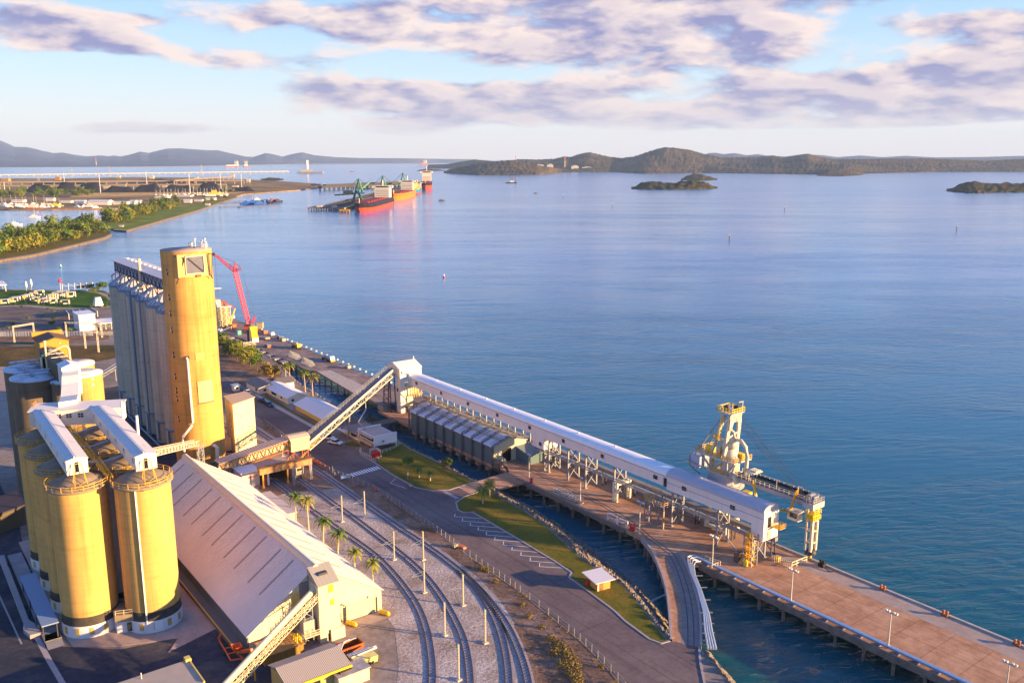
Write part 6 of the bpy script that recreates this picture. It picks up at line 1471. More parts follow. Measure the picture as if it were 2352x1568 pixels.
m_.build('fence_posts', mat('fence_post_paint', (.30, .27, .25), .6), t)['kind'] = 'stuff'
m2.build('fence_wires', STEEL, t)
def wiremat():
    m = bpy.data.materials.new('chain_wire'); m.use_nodes = True; q = NT(m.node_tree); b = q.n['Principled BSDF']
    b.inputs['Base Color'].default_value = (.25, .24, .25, 1); b.inputs['Alpha'].default_value = .16; b.inputs['Roughness'].default_value = .6
    return m
m_ = MB(SITE)
for a, b in zip(FS_, FS_[1:]): m_.add([(a[0], a[1], .1), (b[0], b[1], .1), (b[0], b[1], 1.7), (a[0], a[1], 1.7)], [(0, 1, 2, 3)])
m_.build('wire_mesh', wiremat(), t)
def sign(s, n, h, w, hh, m, lb, col2=None):
    t = thing('sign', S(s, n), lb, 'sign'); m_ = MB(SITE); m_.bar((s, n - w / 2 + .1, 0), (s, n - w / 2 + .1, h), .09); m_.bar((s, n + w / 2 - .1, 0), (s, n + w / 2 - .1, h), .09); m_.build('post', STEEL, t)
    MB(SITE).box(s - .1, s - .05, n - w / 2, n + w / 2, h - hh, h).build('board', m, t)
    if col2: MB(SITE).box(s - .13, s - .1, n - w / 2 + .1, n + w / 2 - .1, h - hh + .12, h - hh * .45).build('white_panel', col2, t)
sign(230.6, 110.6, 1.5, 2.4, 1.2, BLUEP, 'blue and white board beside the crosswalk at the gate', LINE)
sign(237.2, 126.0, 2.2, .5, .6, LINE, 'small white sign on a pole at the lawn corner')
sign(218.9, 125.9, 2.1, .4, .6, LINE, 'small pale sign pole on the lawn beside the road kerb')
t = thing('gate_box', S(234.5, 109.4), 'grey gate control box beside the crosswalk', 'box'); MB(SITE).box(234, 234.7, 109, 109.6, .05, 1.5).build('cabinet', mat('cabinet_grey', (.12, .12, .14), .6), t); MB(SITE).bar((236.3, 109.6, 0), (236.3, 109.6, 2.8), .1).build('pole', STEEL, t)
t = thing('lime_marker', S(231.4, 112.4), 'lime green traffic marker at the end of the crosswalk', 'marker'); MB(SITE).sphere((231.2, 113.3, .55), (.35, .35, .35), 10, 6).build('ball', mat('lime', (.45, .65, .02), .5), t); MB(SITE).cyl((231.2, 113.3, .05), (231.2, 113.3, .4), .12, n=8).build('stem', STEELD, t)
def barrierbox(s, n, rz, lb, m, sz=(1.6, .8, .8)):
    t = thing('barrier', S(s, n), lb, 'barrier'); m_ = MB(SITE); m_.exty([(s - sz[0] / 2, .05), (s + sz[0] / 2, .05), (s + sz[0] * .4, sz[2]), (s - sz[0] * .4, sz[2])], n - sz[1] / 2, n + sz[1] / 2); m_.build('block', m, t); MB(SITE).box(s - sz[0] / 2 - .1, s + sz[0] / 2 + .1, n - sz[1] / 2 - .1, n + sz[1] / 2 + .1, .02, .15).build('foot', BLACK, t)
barrierbox(169.5, 112.6, 0, 'orange plastic barrier lying at the fence beside the road', ORANGE, (2.4, .9, .6))
barrierbox(170.9, 111.3, 0, 'buff crate behind the fence beside the orange barrier', mat('crate_buff', (.4, .3, .2), .8), (1.3, 1.1, 1.0))
barrierbox(213.2, 123.6, 0, 'small white concrete block on the kerb of the lawn', KERB, (1.2, .7, .8))
barrierbox(186.4, 127.8, 0, 'small red hydrant block at the tip of the parking kerb', REDP, (.9, .4, .4))
barrierbox(151.6, 153.9, 0, 'red and white cabinet on the wharf edge beside a lamp mast', REDP, (1.2, .9, 1.4))
barrierbox(216.5, 113.7, 0, 'red fire cabinet on the fence line beside the road', REDP, (.7, .5, 1.1))
barrierbox(194.4, 154.2, 0, 'red hydrant cabinet beside the lamp mast at the access bridge', REDP, (.6, .6, 1.5))
# wharf furniture
t = thing('gangway', S(178, 155), 'pale lattice gangway lying along the wharf edge', 'gangway'); m_ = MB(SITE); m_.truss((184, 154.6, .3), (172.6, 155.2, .3), 1.2, 1.3, 10, .12); m_.build('lattice', mat('gangway_steel', (.55, .52, .45), .5), t); MB(SITE).box(173, 184, 154.4, 155.4, .25, .32).build('tread', STEELD, t)
for q, (a, b) in enumerate(((160.5, 157), (156.6, 153))):
    t = thing('guard_rail', S(a, 153.6), 'white tubular guard frame on the wharf edge, ' + ('left of the two' if q == 0 else 'right of the two'), 'railing'); m_ = MB(SITE); m_.bar((a, 153.5, 2), (b, 153.6, 2), .22); m_.bar((a, 153.5, 1.0), (b, 153.6, 1.0), .15); m_.bar((a, 153.5, 0), (a, 153.5, 2), .22); m_.bar((b, 153.6, 0), (b, 153.6, 2), .22); m_.build('tube', WHITE, t); m_ = MB(SITE); m_.bar((a - 1, 153.55, 0), (a - 1, 153.55, 1.1), .14); m_.bar((b + 1, 153.4, 0), (b + 1, 153.4, 1.2), .14); m_.build('stub_post', STEEL, t)
t = thing('edge_railing', S(162, 153), 'low grey railing along the landward wharf edge', 'railing'); m_ = MB(SITE); m_.rail([(193, 153.1, 0), (161, 153.1, 0)], .6, .07, 3, mid=False); m_.build('rail_run', STEEL, t)
t = thing('mesh_enclosure', S(115.5, 168), 'mesh fenced enclosure with white rails near the loader foot', 'fence'); m_ = MB(SITE); m_.rail([(118.4, 168.2, .03), (113.4, 168.8, .03)], 1.6, .07, .5); m_.rail([(113.4, 168.8, .03), (113.2, 174.4, .03)], 1.4, .16, 1.6); m_.build('fence_panel', CREAM, t)
t = thing('yellow_crate', S(117.6, 169.3), 'yellow crate beside the mesh enclosure on the wharf', 'crate'); MB(SITE).box(117.2, 118.2, 168.9, 169.8, .05, 1.2).build('crate_body', SAFE, t); MB(SITE).box(117.1, 118.3, 168.8, 169.9, 1.2, 1.27).build('lid', YELLOW, t)
t = thing('door_shed', S(123.6, 162.6), 'dark doors and brick panel under the near end of the gallery', 'shed'); MB(SITE).box(122.6, 124, 160.6, 164.6, .05, 2.4).build('wall', mat('door_shed_wall', (.12, .08, .06), .8), t); m_ = MB(SITE); m_.box(122.5, 122.6, 161, 161.9, .1, 2.2); m_.box(122.5, 122.6, 163.4, 164.3, .1, 2.2); m_.builds('black_door', BLACK, t); MB(SITE).box(122.5, 122.62, 162.1, 163.2, .1, 2.3).build('brick_panel', BRICK, t)
t = thing('mooring_hook', S(109.5, 175.2), 'black quick release mooring hook on the wharf edge beside the loader', 'bollard'); m_ = MB(SITE); m_.box(108.8, 110.2, 174.6, 175.8, .05, .9); m_.cyl((109.2, 175.2, .9), (109.2, 175.2, 1.7), .35, n=10); m_.cyl((110, 175.3, .9), (110, 175.3, 1.5), .3, n=10); m_.build('hook_body', BLACK, t); m_ = MB(SITE); m_.tube([(109, 174.6, .4), (106.5, 174.2, .15), (105.8, 175.6, .3)], .09, 6); m_.build('rope', STEELD, t)
bl0 = None
for q, (s0, lb) in enumerate(((94.5, 'rusty mooring bollard on the wharf edge, nearest the ship loader'), (80.3, 'rusty mooring bollard on the wharf edge, between two others'), (65.8, 'rusty mooring bollard on the wharf edge at the right border'))):
    if bl0 is None:
        bl0 = thing('mooring_bollard', S(s0, 176), lb, 'bollard', 'rusty bollards along the seaward wharf edge'); m_ = MB(SITE); m_.box(s0 - .7, s0 + .7, 175.5, 176.6, .05, .35); m_.build('base_plate', RUST, bl0); m_ = MB(SITE); m_.lathe((s0 - .4, 176, .35), [(.25, 0), (.22, .5), (.35, .7), (0, .8)], 10); m_.lathe((s0 + .4, 176, .35), [(.25, 0), (.22, .5), (.35, .7), (0, .8)], 10); m_.build('bitts', mat('orange_rust', (.45, .12, .04), .8), bl0)
    else: dup(bl0, S(s0, 176), 0, 1, lb)
# white pipelines
t = thing('fuel_pipelines', S(110, 150), 'white lagged pipelines bending off the wharf edge and along the causeway', 'pipe')
m_ = MB(SITE)
for k in range(4):
    o = k * .8
    p = [(101.5 - o * .4, 125.2 + o * .5, .5), (106.5 - o * .6, 130.0 + o * .2, .7), (111.4 - o * .5, 135.3 + o * .1, .7), (119.6 - o * .55, 142.6 - o * .1, .7), (125.4 - o * .6, 147.0 - o * .1, .7), (129.3 - o * .8, 150.4 - o * .1, .7), (131.4 - o * 1.2, 152.6 - .1 * o, .7)]
    if k in (0, 1): p += [(130.8 - o * 1.6, 154.1 - o * .3, .9), (129.2 - o * .8, 154.6 - o * .3, .7), (125, 154.7 - o * .55, .6)] + [(-20, 154.6 - o * .55, .6)]
    else: p += [(130.4 - o, 153.6, .5)]
    m_.tube(p, .2, 8)
m_.build('lagged_pipe', CHROME, t)
MB(SITE).tube([(127.5, 153.9, .5), (-20, 153.75, .5)], .17, 8).build('thin_pipe', PIPEB, t)
m_ = MB(SITE)
for s0 in range(-18, 127, 4): m_.box(s0, s0 + .25, 153.4, 155.1, .03, .35)
for f in range(10): q = .15 + f * .085; i = int(q * (len(CR) - 1)); a = CR[i]; m_.bar((a[0], a[1], .1), (a[0] - 2.0, a[1] + 2.2, .3), .2)
m_.builds('pipe_support', STEEL, t)
t = thing('wharf_handrail', S(127, 154), 'cream handrail at the corner where the pipes leave the wharf', 'railing'); m_ = MB(SITE); m_.rail([(128.6, 155.6, 0), (124.5, 156.4, 0)], 1.1, .09, 1.3); m_.rail([(124.4, 155.4, 0), (124.4, 153.2, 0)], 1.1, .09, 1); m_.build('handrail', CREAM, t)
t = thing('mooring_boom', S(122, 135, -3), 'thin pale boom reaching from the rock bank to the causeway', 'boom'); MB(SITE).bar((126.6, 132.0, -3.4), (124.0, 137.2, -1.2), .3).build('boom_pipe', STEEL, t)
# timber footbridges
sheet([(273, 144.5), (278.5, 144.5), (279, 158.8), (275, 159.4)], -.1, 'timber_jetty_deck', TIMBER, thick=.4)
m_ = MB(SITE)
for n0 in (147, 150, 153, 156):
    for s0 in (275, 278): m_.cyl((s0, n0, -6), (s0, n0, -.5), .22, n=7)
struct(m_, 'timber_jetty_piles', TIMBER)
t = thing('pipe_bridge', S(296, 154, 0), 'thin pipe bridge over the channel behind the inclined conveyor', 'bridge'); m_ = MB(SITE); m_.truss((293.9, 146.5, -.3), (297.4, 159.6, -.3), .8, .7, 9, .1); m_.build('lattice', STEELD, t)
# ------------------------------------------------------------------ plants
rnd = random.Random(11)
def leafcloud(mb, c, r, n, sz, rg, flat=1.0, hollow=.45):
    for _ in range(n):
        while True:
            p = Vector((rg.uniform(-1, 1), rg.uniform(-1, 1), rg.uniform(-1, 1)))
            if hollow < p.length < 1: break
        q = Vector((c[0] + p.x * r[0], c[1] + p.y * r[1], c[2] + p.z * r[2]))
        nrm = (p + Vector((rg.uniform(-.8, .8), rg.uniform(-.8, .8), rg.uniform(-.3, 1.0)))).normalized()
        t1 = nrm.orthogonal().normalized(); a = rg.uniform(0, 6.28)
        t2 = nrm.cross(t1); u = t1 * math.cos(a) + t2 * math.sin(a); v = nrm.cross(u)
        s1 = sz * rg.uniform(.6, 1.4); s2 = s1 * rg.uniform(.45, .9)
        mb.add([q + u * s1 + nrm * s1 * .1, q + v * s2, q - u * s1 + nrm * s1 * .1, q - v * s2], [(0, 1, 2, 3)], raw=True)
def make_tree(name, loc, label, group, h, w, leaf, seed, n=900, sz=.35, clumps=9, cat='tree', low=.48):
    rg = random.Random(seed); loc = Vector(loc)
    t = thing(name, loc, label, cat, group)
    m_ = MB(); m_.tube([loc, loc + Vector((.1, .1, h * .3)), loc + Vector((.25, 0, h * .55))], [h * .035, h * .028, h * .015], 7, raw=True)
    for k in range(5):
        a = k * 1.257 + rg.uniform(-.3, .3); b0 = loc + Vector((.1, .1, h * (.22 + .05 * k)))
        m_.tube([b0, b0 + Vector((math.cos(a) * w * .22, math.sin(a) * w * .22, h * .16)), b0 + Vector((math.cos(a) * w * .36, math.sin(a) * w * .36, h * .26))], [h * .018, h * .012, h * .006], 5, raw=True)
    m_.build('trunk', TRUNK, t)
    m_ = MB()
    for k in range(clumps):
        a = rg.uniform(0, 6.28); q = rg.uniform(.1, .36) * w; zz = h * rg.uniform(low, .84)
        rr = w * rg.uniform(.16, .29)
        leafcloud(m_, loc + Vector((math.cos(a) * q, math.sin(a) * q, zz)), (rr, rr, rr * .75), n // clumps, sz, rg)
    m_.build('crown', leaf, t)
    return t
def frond(mb, o, az, L, rise, droop, w, rg, n=7):
    pts = []
    d = Vector((math.cos(az), math.sin(az), 0)); sdv = Vector((-d.y, d.x, 0))
    for i in range(n + 1):
        f = i / n; pts.append(o + d * (L * f * (1 - .12 * f)) + Vector((0, 0, rise * math.sin(f * 2.0) - droop * f * f)))
    for i in range(n):
        for sd in (1, -1):
            for j in range(2):
                f = (i + j * .5) / n; p = pts[i].lerp(pts[i + 1], j * .5)
                lw = w * (math.sin(math.pi * min(1, f * .82 + .16)) ** .7) * rg.uniform(.8, 1.1)
                q = p + sdv * sd * lw + d * lw * .55 + Vector((0, 0, -lw * .45))
                e = (pts[i + 1] - pts[i]) * .42
                mb.add([p - e * .3, p + e, q + e * .2], [(0, 1, 2)], raw=True)
def make_palm(loc, label, group, h, L, seed, nf=20, dead=5, name='palm_tree', w=.5, rise=1.0, droop=1.5):
    rg = random.Random(seed); loc = Vector(loc)
    t = thing(name, loc, label, 'palm', group)
    m_ = MB(); lean = Vector((rg.uniform(-.04, .04) * h, rg.uniform(-.03, .03) * h, 0))
    m_.tube([loc, loc + lean * .3 + Vector((0, 0, h * .5)), loc + lean + Vector((0, 0, h))], [.24, .19, .16], 8, raw=True); m_.build('trunk', TRUNKP, t)
    top = loc + lean + Vector((0, 0, h)); m_ = MB()
    for k in range(nf):
        lay = k % 3; frond(m_, top, k * 2.399 + rg.uniform(-.2, .2), L * rg.uniform(.85, 1.1), rise * (1.5, 1.0, .5)[lay], droop * (.7, 1.0, 1.5)[lay], w, rg)
    m_.build('fronds', PALML, t)
    if dead:
        m_ = MB()
        for k in range(dead): frond(m_, top - Vector((0, 0, .15)), k * 6.28 / dead + rg.uniform(-.3, .3), L * .75, .1, L * .85, w * .7, rg)
        m_.build('dead_fronds', PALMD, t)
    return t
def onN(px_, py_, n0):
    x = (px_ - 1176.0) / 2010.0; y = -(py_ - 784.1) / 2010.0
    c, s_ = math.cos(PITCH), math.sin(PITCH); r = Vector((x, c + y * s_, -s_ + y * c))
    t_ = n0 / (r.x * UN.x + r.y * UN.y); p = Vector((0, 0, CZ)) + r * t_
    return p.x * US.x + p.y * US.y, p.z
pl = ['leftmost palm of the row behind the big shed', 'second palm from the left behind the big shed', 'third palm from the left behind the big shed', 'fourth palm from the left behind the big shed, the fullest crown', 'fifth palm behind the big shed, smaller crown', 'rightmost palm of the row, at the shed corner']
for q, (a, b, L) in enumerate(((676, 1140, 2.3), (706, 1148, 2.4), (740, 1196, 2.1), (774, 1226, 2.4), (813, 1268, 1.7), (855, 1294, 1.8))):
    s0, z0 = onN(a, b, 84.6); make_palm(S(s0, 84.6), pl[q], 'palms in a row behind the big shed', z0 - .1, L * 1.25, 20 + q)
for s0, n0, h, L, lb in ((332.6, 143.6, 8.4, 3.3, 'sunlit coconut palm beside the channel behind the houses'), (325.3, 143.6, 8.2, 3.8, 'dark coconut palm leaning over the channel behind the houses'), (356.5, 147, 6.4, 3.2, 'coconut palm left of the houses, the brighter one'), (362.5, 147.6, 5.0, 2.1, 'smaller coconut palm left of the houses')):
    make_palm(S(s0, n0), lb, None, h, L, int(s0), 22, 4, 'coconut_palm')
for s0, n0, lb in ((223.2, 128.4, 'short palm on the lawn beside the round bush'), (218.3, 129.5, 'short palm on the lawn, middle of three'), (214, 130.8, 'short palm on the lawn, nearest the bridge')):
    make_palm(S(s0, n0), lb, 'short palms on the office lawn', 2.5, 1.9, int(s0), 22, 3, 'lawn_palm', .35, .7, .9)
make_palm(S(190, 133.3), 'full fan palm at the tip of the parking verge', None, 3.4, 2.5, 5, 38, 0, 'fan_palm', .6, 1.3, 1.4)
make_palm(S(192.8, 137.6), 'fan palm beside the access bridge', None, 3.6, 2.1, 6, 34, 0, 'fan_palm', .55, 1.2, 1.2)
make_tree('round_bush', S(228.4, 131.7), 'dense dark green round bush on the office lawn', None, 3.6, 4.6, LEAF1, 3, 1500, .2, 14, cat='bush')
make_tree('pandanus_shrub', S(219.4, 140.6), 'loose spiky shrub at the channel edge of the lawn', None, 3.6, 3.6, LEAF2, 4, 700, .24, 8, cat='shrub')
make_tree('garden_tree', S(249.9, 137.0), 'small dark tree in front of the white office', None, 4.0, 3.4, LEAF1, 8, 900, .2, 9)
make_tree('dry_bush', S(256, 141.5), 'pale dry bush beside the office at the water', None, 3.2, 2.6, LEAF3, 9, 500, .16, 7, cat='bush')
make_tree('jetty_shrub', S(284, 147.5, -3), 'dark mangrove shrub in the channel below the inclined conveyor', None, 4.2, 6.0, mat('mangrove_grey', (.10, .10, .07), .9), 10, 900, .2, 9, cat='shrub')
make_tree('edge_shrub', S(277, 147.5, -.3), 'small green shrub on the timber jetty', None, 1.8, 2.4, LEAF1, 12, 250, .2, 5, cat='shrub')
make_tree('corner_shrub', S(85, 119.5, -2), 'green shrub on the rocks at the bottom edge', None, 3.2, 3.6, LEAF2, 14, 600, .2, 7, cat='shrub')
# mangroves along the far channel
for q, (a, b, h, w, lf) in enumerate(((507, 800, 5, 5, LEAF2), (520, 806, 5.5, 6, LEAF2), (535, 812, 5, 6, LEAF1), (527, 822, 6, 7, LEAF2), (545, 826, 6, 7, LEAF2), (560, 834, 6.5, 7.5, LEAF2), (575, 842, 6.5, 7, LEAF2), (590, 851, 6, 6, LEAF1), (548, 808, 4.5, 5, LEAF2), (568, 820, 5, 6, LEAF2), (585, 834, 5, 6, LEAF1), (512, 788, 4.5, 5, LEAF1), (622, 868, 4.5, 6, LEAF3), (640, 868, 4.5, 5, LEAF3), (610, 860, 4, 5, LEAF3))):
    p = G(a, b, 0); lbl = ('olive mangrove tree crowded along the far channel bank' if lf is LEAF2 else 'dark green mangrove tree crowded along the far channel bank' if lf is LEAF1 else 'yellowing dry tree at the near end of the mangrove bank')
    make_tree('mangrove_tree', p, lbl, {LEAF2: 'olive mangroves on the channel bank', LEAF1: 'dark mangroves on the channel bank', LEAF3: 'yellowing trees on the channel bank'}[lf], h * 1.35, w * 1.3, lf, 40 + q, 700, .34, 10, low=.3)
# scrub between fence and turnout
m_ = MB(); rg = random.Random(3)
for s0, n0, r in ((121, 103, 1.6), (118.5, 102.3, 1.7), (116, 101.6, 1.6), (113.6, 100.2, 1.8), (111.5, 98.6, 1.5), (123.5, 103.2, 1.0), (119, 100.5, 1.2), (115, 99, 1.4), (109, 97.5, 1.4), (106.5, 96.4, 1.3), (150, 108.6, .7), (157, 109.8, .9), (155.6, 110.2, .8), (138, 107, .6), (133, 105, .7), (128, 104.5, .6), (104, 102.2, .9), (110, 104.4, .6)):
    leafcloud(m_, S(s0, n0, .35), (r * 1.2, r * 1.2, .75), int(190 * r), .16, rg, hollow=.1)
m_.build('dry_scrub', LEAF3, None, 'stuff')['category'] = 'scrub'
bpy.data.objects['dry_scrub']['label'] = 'straggly yellow green scrub between the fence and the outer track'
m_ = MB(); rg = random.Random(4)
for k in range(46):
    f = k / 45; i = int(f * (len(FS_) - 2)); a = FS_[i]; s0 = a[0] + rg.uniform(-3, 3); n0 = a[1] - rg.uniform(.1, .5)
    leafcloud(m_, S(s0, n0, .15), (rg.uniform(.3, 1.1), .25, .3), 26, .14, rg, hollow=.1)
m_.build('fence_weeds', LEAF3, None, 'stuff')['label'] = 'dry weeds along the foot of the chain fence'
# rock revetments
def rocks(line_top, line_bot, n, name, label, szr=(.35, .8)):
    m_ = MB(); rg = random.Random(len(name))
    def at(l, f):
        q = f * (len(l) - 1); i = min(int(q), len(l) - 2); u = q - i; return Vector(l[i]).lerp(Vector(l[i + 1]), u)
    for _ in range(n):
        f = rg.random(); g = rg.random(); p = at(line_top, f).lerp(at(line_bot, f), g); r = rg.uniform(*szr)
        c = S(p.x, p.y, p.z + .1); v = []
        for q in ((1, 0, 0), (-1, 0, 0), (0, 1, 0), (0, -1, 0), (0, 0, 1), (0, 0, -1)): v.append(c + Vector(q) * r * rg.uniform(.6, 1.15) + Vector((rg.uniform(-.2, .2), rg.uniform(-.2, .2), rg.uniform(-.1, .1))) * r)
        m_.add(v, [(0, 2, 4), (2, 1, 4), (1, 3, 4), (3, 0, 4), (2, 0, 5), (1, 2, 5), (3, 1, 5), (0, 3, 5)], raw=True)
    o = m_.build(name, ROCK, None, 'stuff'); o['label'] = label; o['category'] = 'rocks'
    k = MB(SITE); nn = len(line_top)
    k.add([tuple(q) for q in line_top] + [tuple(q) for q in line_bot], [(i, i + 1, nn + i + 1, nn + i) for i in range(nn - 1)]); struct(k, 'rock_bank', SAND)
RT = [(108.6, 122.5, .05), (114.1, 124.0, .05), (122.2, 127.7, .05), (131.4, 131.1, .05), (139.5, 131.9, .05), (146.7, 132.6, .05), (156, 135, .05), (167.6, 138.2, .05), (179.8, 139.9, .05), (191.8, 140.1, .05), (197.5, 143, .05)]
RB = [(113.5, 127.5, -4.8), (117, 131.5, -4.8), (122.5, 134.4, -4.8), (131.4, 138, -4.8), (141, 141, -4.8), (152, 143.2, -4.8), (163.7, 145.6, -4.8), (175.7, 148, -4.8), (189, 149.2, -4.8), (199, 149.6, -4.8), (204, 150, -4.8)]
rocks(RT, RB, 2600, 'revetment_rocks', 'grey and tan boulders lining the bank between grass strip and channel')
rocks([(102.4, 124.9, .05), (99.9, 123.6, .05), (97, 122.3, .05), (91, 119.3, .05), (80, 114, .05), (60, 106, .05)], [(103.2, 128.5, -4.8), (100.5, 128.0, -4.8), (95, 126.2, -4.8), (87, 123, -4.8), (78, 119, -4.8), (60, 112, -4.8)], 900, 'corner_rocks', 'boulders below the road end at the bottom edge of the picture')
rocks([(203, 142, .05), (216, 141.6, .05), (227.5, 142.3, .05), (244, 141.7, .05), (252, 142.7, .05), (262, 143.6, .05), (290, 144.6, .05), (320, 145.1, .05), (352, 147.6, .05), (372, 151.6, .05), (389, 155.1, .05), (419, 158.1, .05)], [(204.5, 146, -4.8), (217, 145.4, -4.8), (229, 145.6, -4.8), (245, 145.2, -4.8), (253, 146, -4.8), (263, 147, -4.8), (291, 148, -4.8), (321, 148.6, -4.8), (350, 151, -4.8), (370, 155, -4.8), (386, 158.5, -4.8), (417, 161.5, -4.8)], 1100, 'seawall_rocks', 'stone seawall along the channel by the lawn and houses')
# ------------------------------------------------------------------ cars
def carbody(kind, colm, label):
    t = thing('parked_car', (0, 0, 0), label, 'car', 'cars parked along the harbour road'); ute = kind == 'ute'
    m_ = MB()
    prof = [(-2.6, .45), (-2.6, 1.0), (-1.0, 1.05), (2.0, 1.0), (2.6, .85), (2.6, .45)]
    m_.exty(prof, -.92, .92); m_.build('body', colm, t)
    if ute: cab = [(-1.0, 1.02), (-.85, 1.72), (.55, 1.72), (1.35, 1.02)]
    else: cab = [(-2.45, 1.02), (-2.2, 1.7), (.5, 1.72), (1.4, 1.02)]
    m_ = MB(); m_.exty([(cab[1][0], 1.64), (cab[1][0] + .1, 1.76), (cab[2][0] - .1, 1.76), (cab[2][0], 1.64)], -.78, .78); m_.build('roof', colm, t)
    m_ = MB(); m_.exty(cab[:1] + [(cab[1][0], 1.66), (cab[2][0], 1.66)] + cab[3:], -.84, .84); m_.build('windows', GLASS, t)
    for x in (-1.6, 1.65):
        for y in (-.95, .75):
            w = MB().cyl((x, y, .38), (x, y + .2, .38), .38, n=14).build('wheel', BLACK, t); MB().cyl((x, y - .01 if y < 0 else y + .12, .38), (x, y + .09 if y < 0 else y + .215, .38), .2, n=10).build('rim', STEEL, w)
    for y in (-.75, .45): MB().box(2.58, 2.64, y, y + .3, .7, .86).build('headlight', mat('lamp_glass', (.7, .7, .68), .2), t); MB().box(-2.64, -2.58, y, y + .3, .75, .9).build('tail_light', REDP, t)
    if ute: MB().box(-2.5, -1.1, -.8, .8, 1.0, 1.02).build('tray_bed', STEELD, t)
    return t
CARW = mat('car_white', (.72, .70, .70), .25, spec=.5); CARD = mat('car_dark_blue', (.02, .03, .06), .2, spec=.5); CARK = mat('car_dark_grey', (.035, .035, .045), .2, spec=.5)
ang = math.atan2(US.y, US.x)
for (s0, n0, k, cm, da, lb) in ((344.7, 123.6, 'ute', CARW, 0, 'white utility parked by the farthest house'), (328.9, 123.4, 'ute', CARK, 0, 'dark utility parked behind another dark car beside the white house'), (321.4, 123.4, 'wagon', CARD, math.pi, 'dark blue wagon parked beside the white gabled house'),
                                (269.3, 123.6, 'ute', CARW, .5 + math.pi, 'white utility parked by the inclined conveyor legs, the farther of two'), (262.9, 123.4, 'ute', CARW, .45 + math.pi, 'white utility parked at the office, the nearer of two')):
    c_ = carbody(k, cm, lb); c_.location = S(s0, n0, .06); c_.rotation_euler = (0, 0, ang + da); 
# ------------------------------------------------------------------ old wharf: crane, stacked steelwork, vehicles
def sn_of(p): return (p.x * US.x + p.y * US.y, p.x * UN.x + p.y * UN.y)
cr = Vector((-147, 481.5, 0))
t = thing('crawler_crane', cr, 'red lattice boom crawler crane standing on the old wharf', 'crane')
Y0 = 481.5
m_ = MB(); tip = Vector((-163.8, Y0, 43.3)); ft = Vector((-147.2, Y0, 3.4)); kn = Vector((-153.2, Y0 + .2, 34.2))
m_.mast(ft, kn, 2.0, 2.0, 18, .26, raw=True); m_.build('lattice_boom', PINKR, t)
m_ = MB(); m_.mast(kn, tip, 1.8, .8, 10, .22, raw=True); m_.build('lattice_jib', PINKR, t)
m_ = MB(); m_.mast(kn, Vector((-152.6, Y0, 39.0)), 1.3, .9, 4, .22, raw=True); m_.mast(kn, Vector((-149.6, Y0, 35.8)), 1.2, .9, 4, .22, raw=True); m_.build('jib_strut', PINKR, t)
m_ = MB(); m_.mast(Vector((-146.6, Y0, 3.2)), Vector((-143.6, Y0, 8.6)), 1.5, 1.0, 4, .24, raw=True); m_.build('back_mast', PINKR, t)
m_ = MB()
for a, b in ((tip, Vector((-152.6, Y0, 39))), (Vector((-152.6, Y0, 39)), Vector((-149.6, Y0, 35.8))), (Vector((-149.6, Y0, 35.8)), Vector((-143.6, Y0, 8.6))), (tip, Vector((-163.4, Y0, 18.6)))): m_.bar(a, b, .16, raw=True)
m_.build('hoist_rope', STEELD, t)
m_ = MB(); m_.cyl(tip + Vector((-.6, -.6, .2)), tip + Vector((-.6, .6, .2)), .9, n=10, raw=True); m_.build('tip_sheave', STEELD, t)
f = Fr(cr, (1, .1))
m_ = MB(f); m_.box(-3, 6, -2, 2, 1.6, 3.4); m_.build('upper_body', REDST, t); m_ = MB(f); m_.box(4.2, 7.4, -2.2, 2.2, 2, 5.2); m_.box(1.2, 3.4, -2.6, -.8, 2.2, 4.8); m_.build('counterweight', mat('crane_buff', (.34, .27, .18), .7), t)
for y in (-3.2, 2.0):
    m_ = MB(f); m_.exty([(-4.2, .7), (-3.6, .1), (3.6, .1), (4.2, .7), (3.6, 1.5), (-3.6, 1.5)], y, y + 1.2); m_.build('crawler_track', STEELD, t)
t = thing('dismantled_steel_tower', S(491, 165), 'stacked cream lattice steel sections beside the tall tower on the old wharf', 'structure')
m_ = MB(SITE)
for ds in range(3):
    for dn in range(3): m_.mast((489 + ds * 3.2, 161.5 + dn * 2.7, 0.05), (489 + ds * 3.2, 161.5 + dn * 2.7, 12.6), 2.2, 2.2, 8, .26)
m_.build('lattice_stack', mat('lattice_cream', (.58, .48, .30), .6), t)
MB(SITE).box(487.6, 497, 160, 168.8, 12.7, 13.1).build('top_deck', STEELW, t); MB(SITE).exty([(489, 13.1), (495, 13.1), (493, 17.6), (490, 17.0)], 160.5, 163.5).build('hopper_head', mat('grey_blue_panel', (.30, .31, .38), .6), t)
m_ = MB(SITE); m_.box(490, 493, 163.5, 165, 13.1, 16.2); m_.box(491, 494, 165, 167.8, 13.1, 14.4); m_.build('rusty_machinery', RUST, t)
def vehicle(name, s0, n0, label, cat, parts, group=None):
    t = thing(name, S(s0, n0, .05), label, cat, group)
    for nm, m, fn in parts: k = MB(SITE); fn(k); k.build(nm, m, t)
    return t
def wheels(s0, n0, sp, r=.5, w=1.1):
    def fn(k):
        for a in sp:
            for q in (-w, w - .3): k.cyl((s0 + a, n0 + q, r), (s0 + a, n0 + q + .3, r), r, n=10)
    return fn
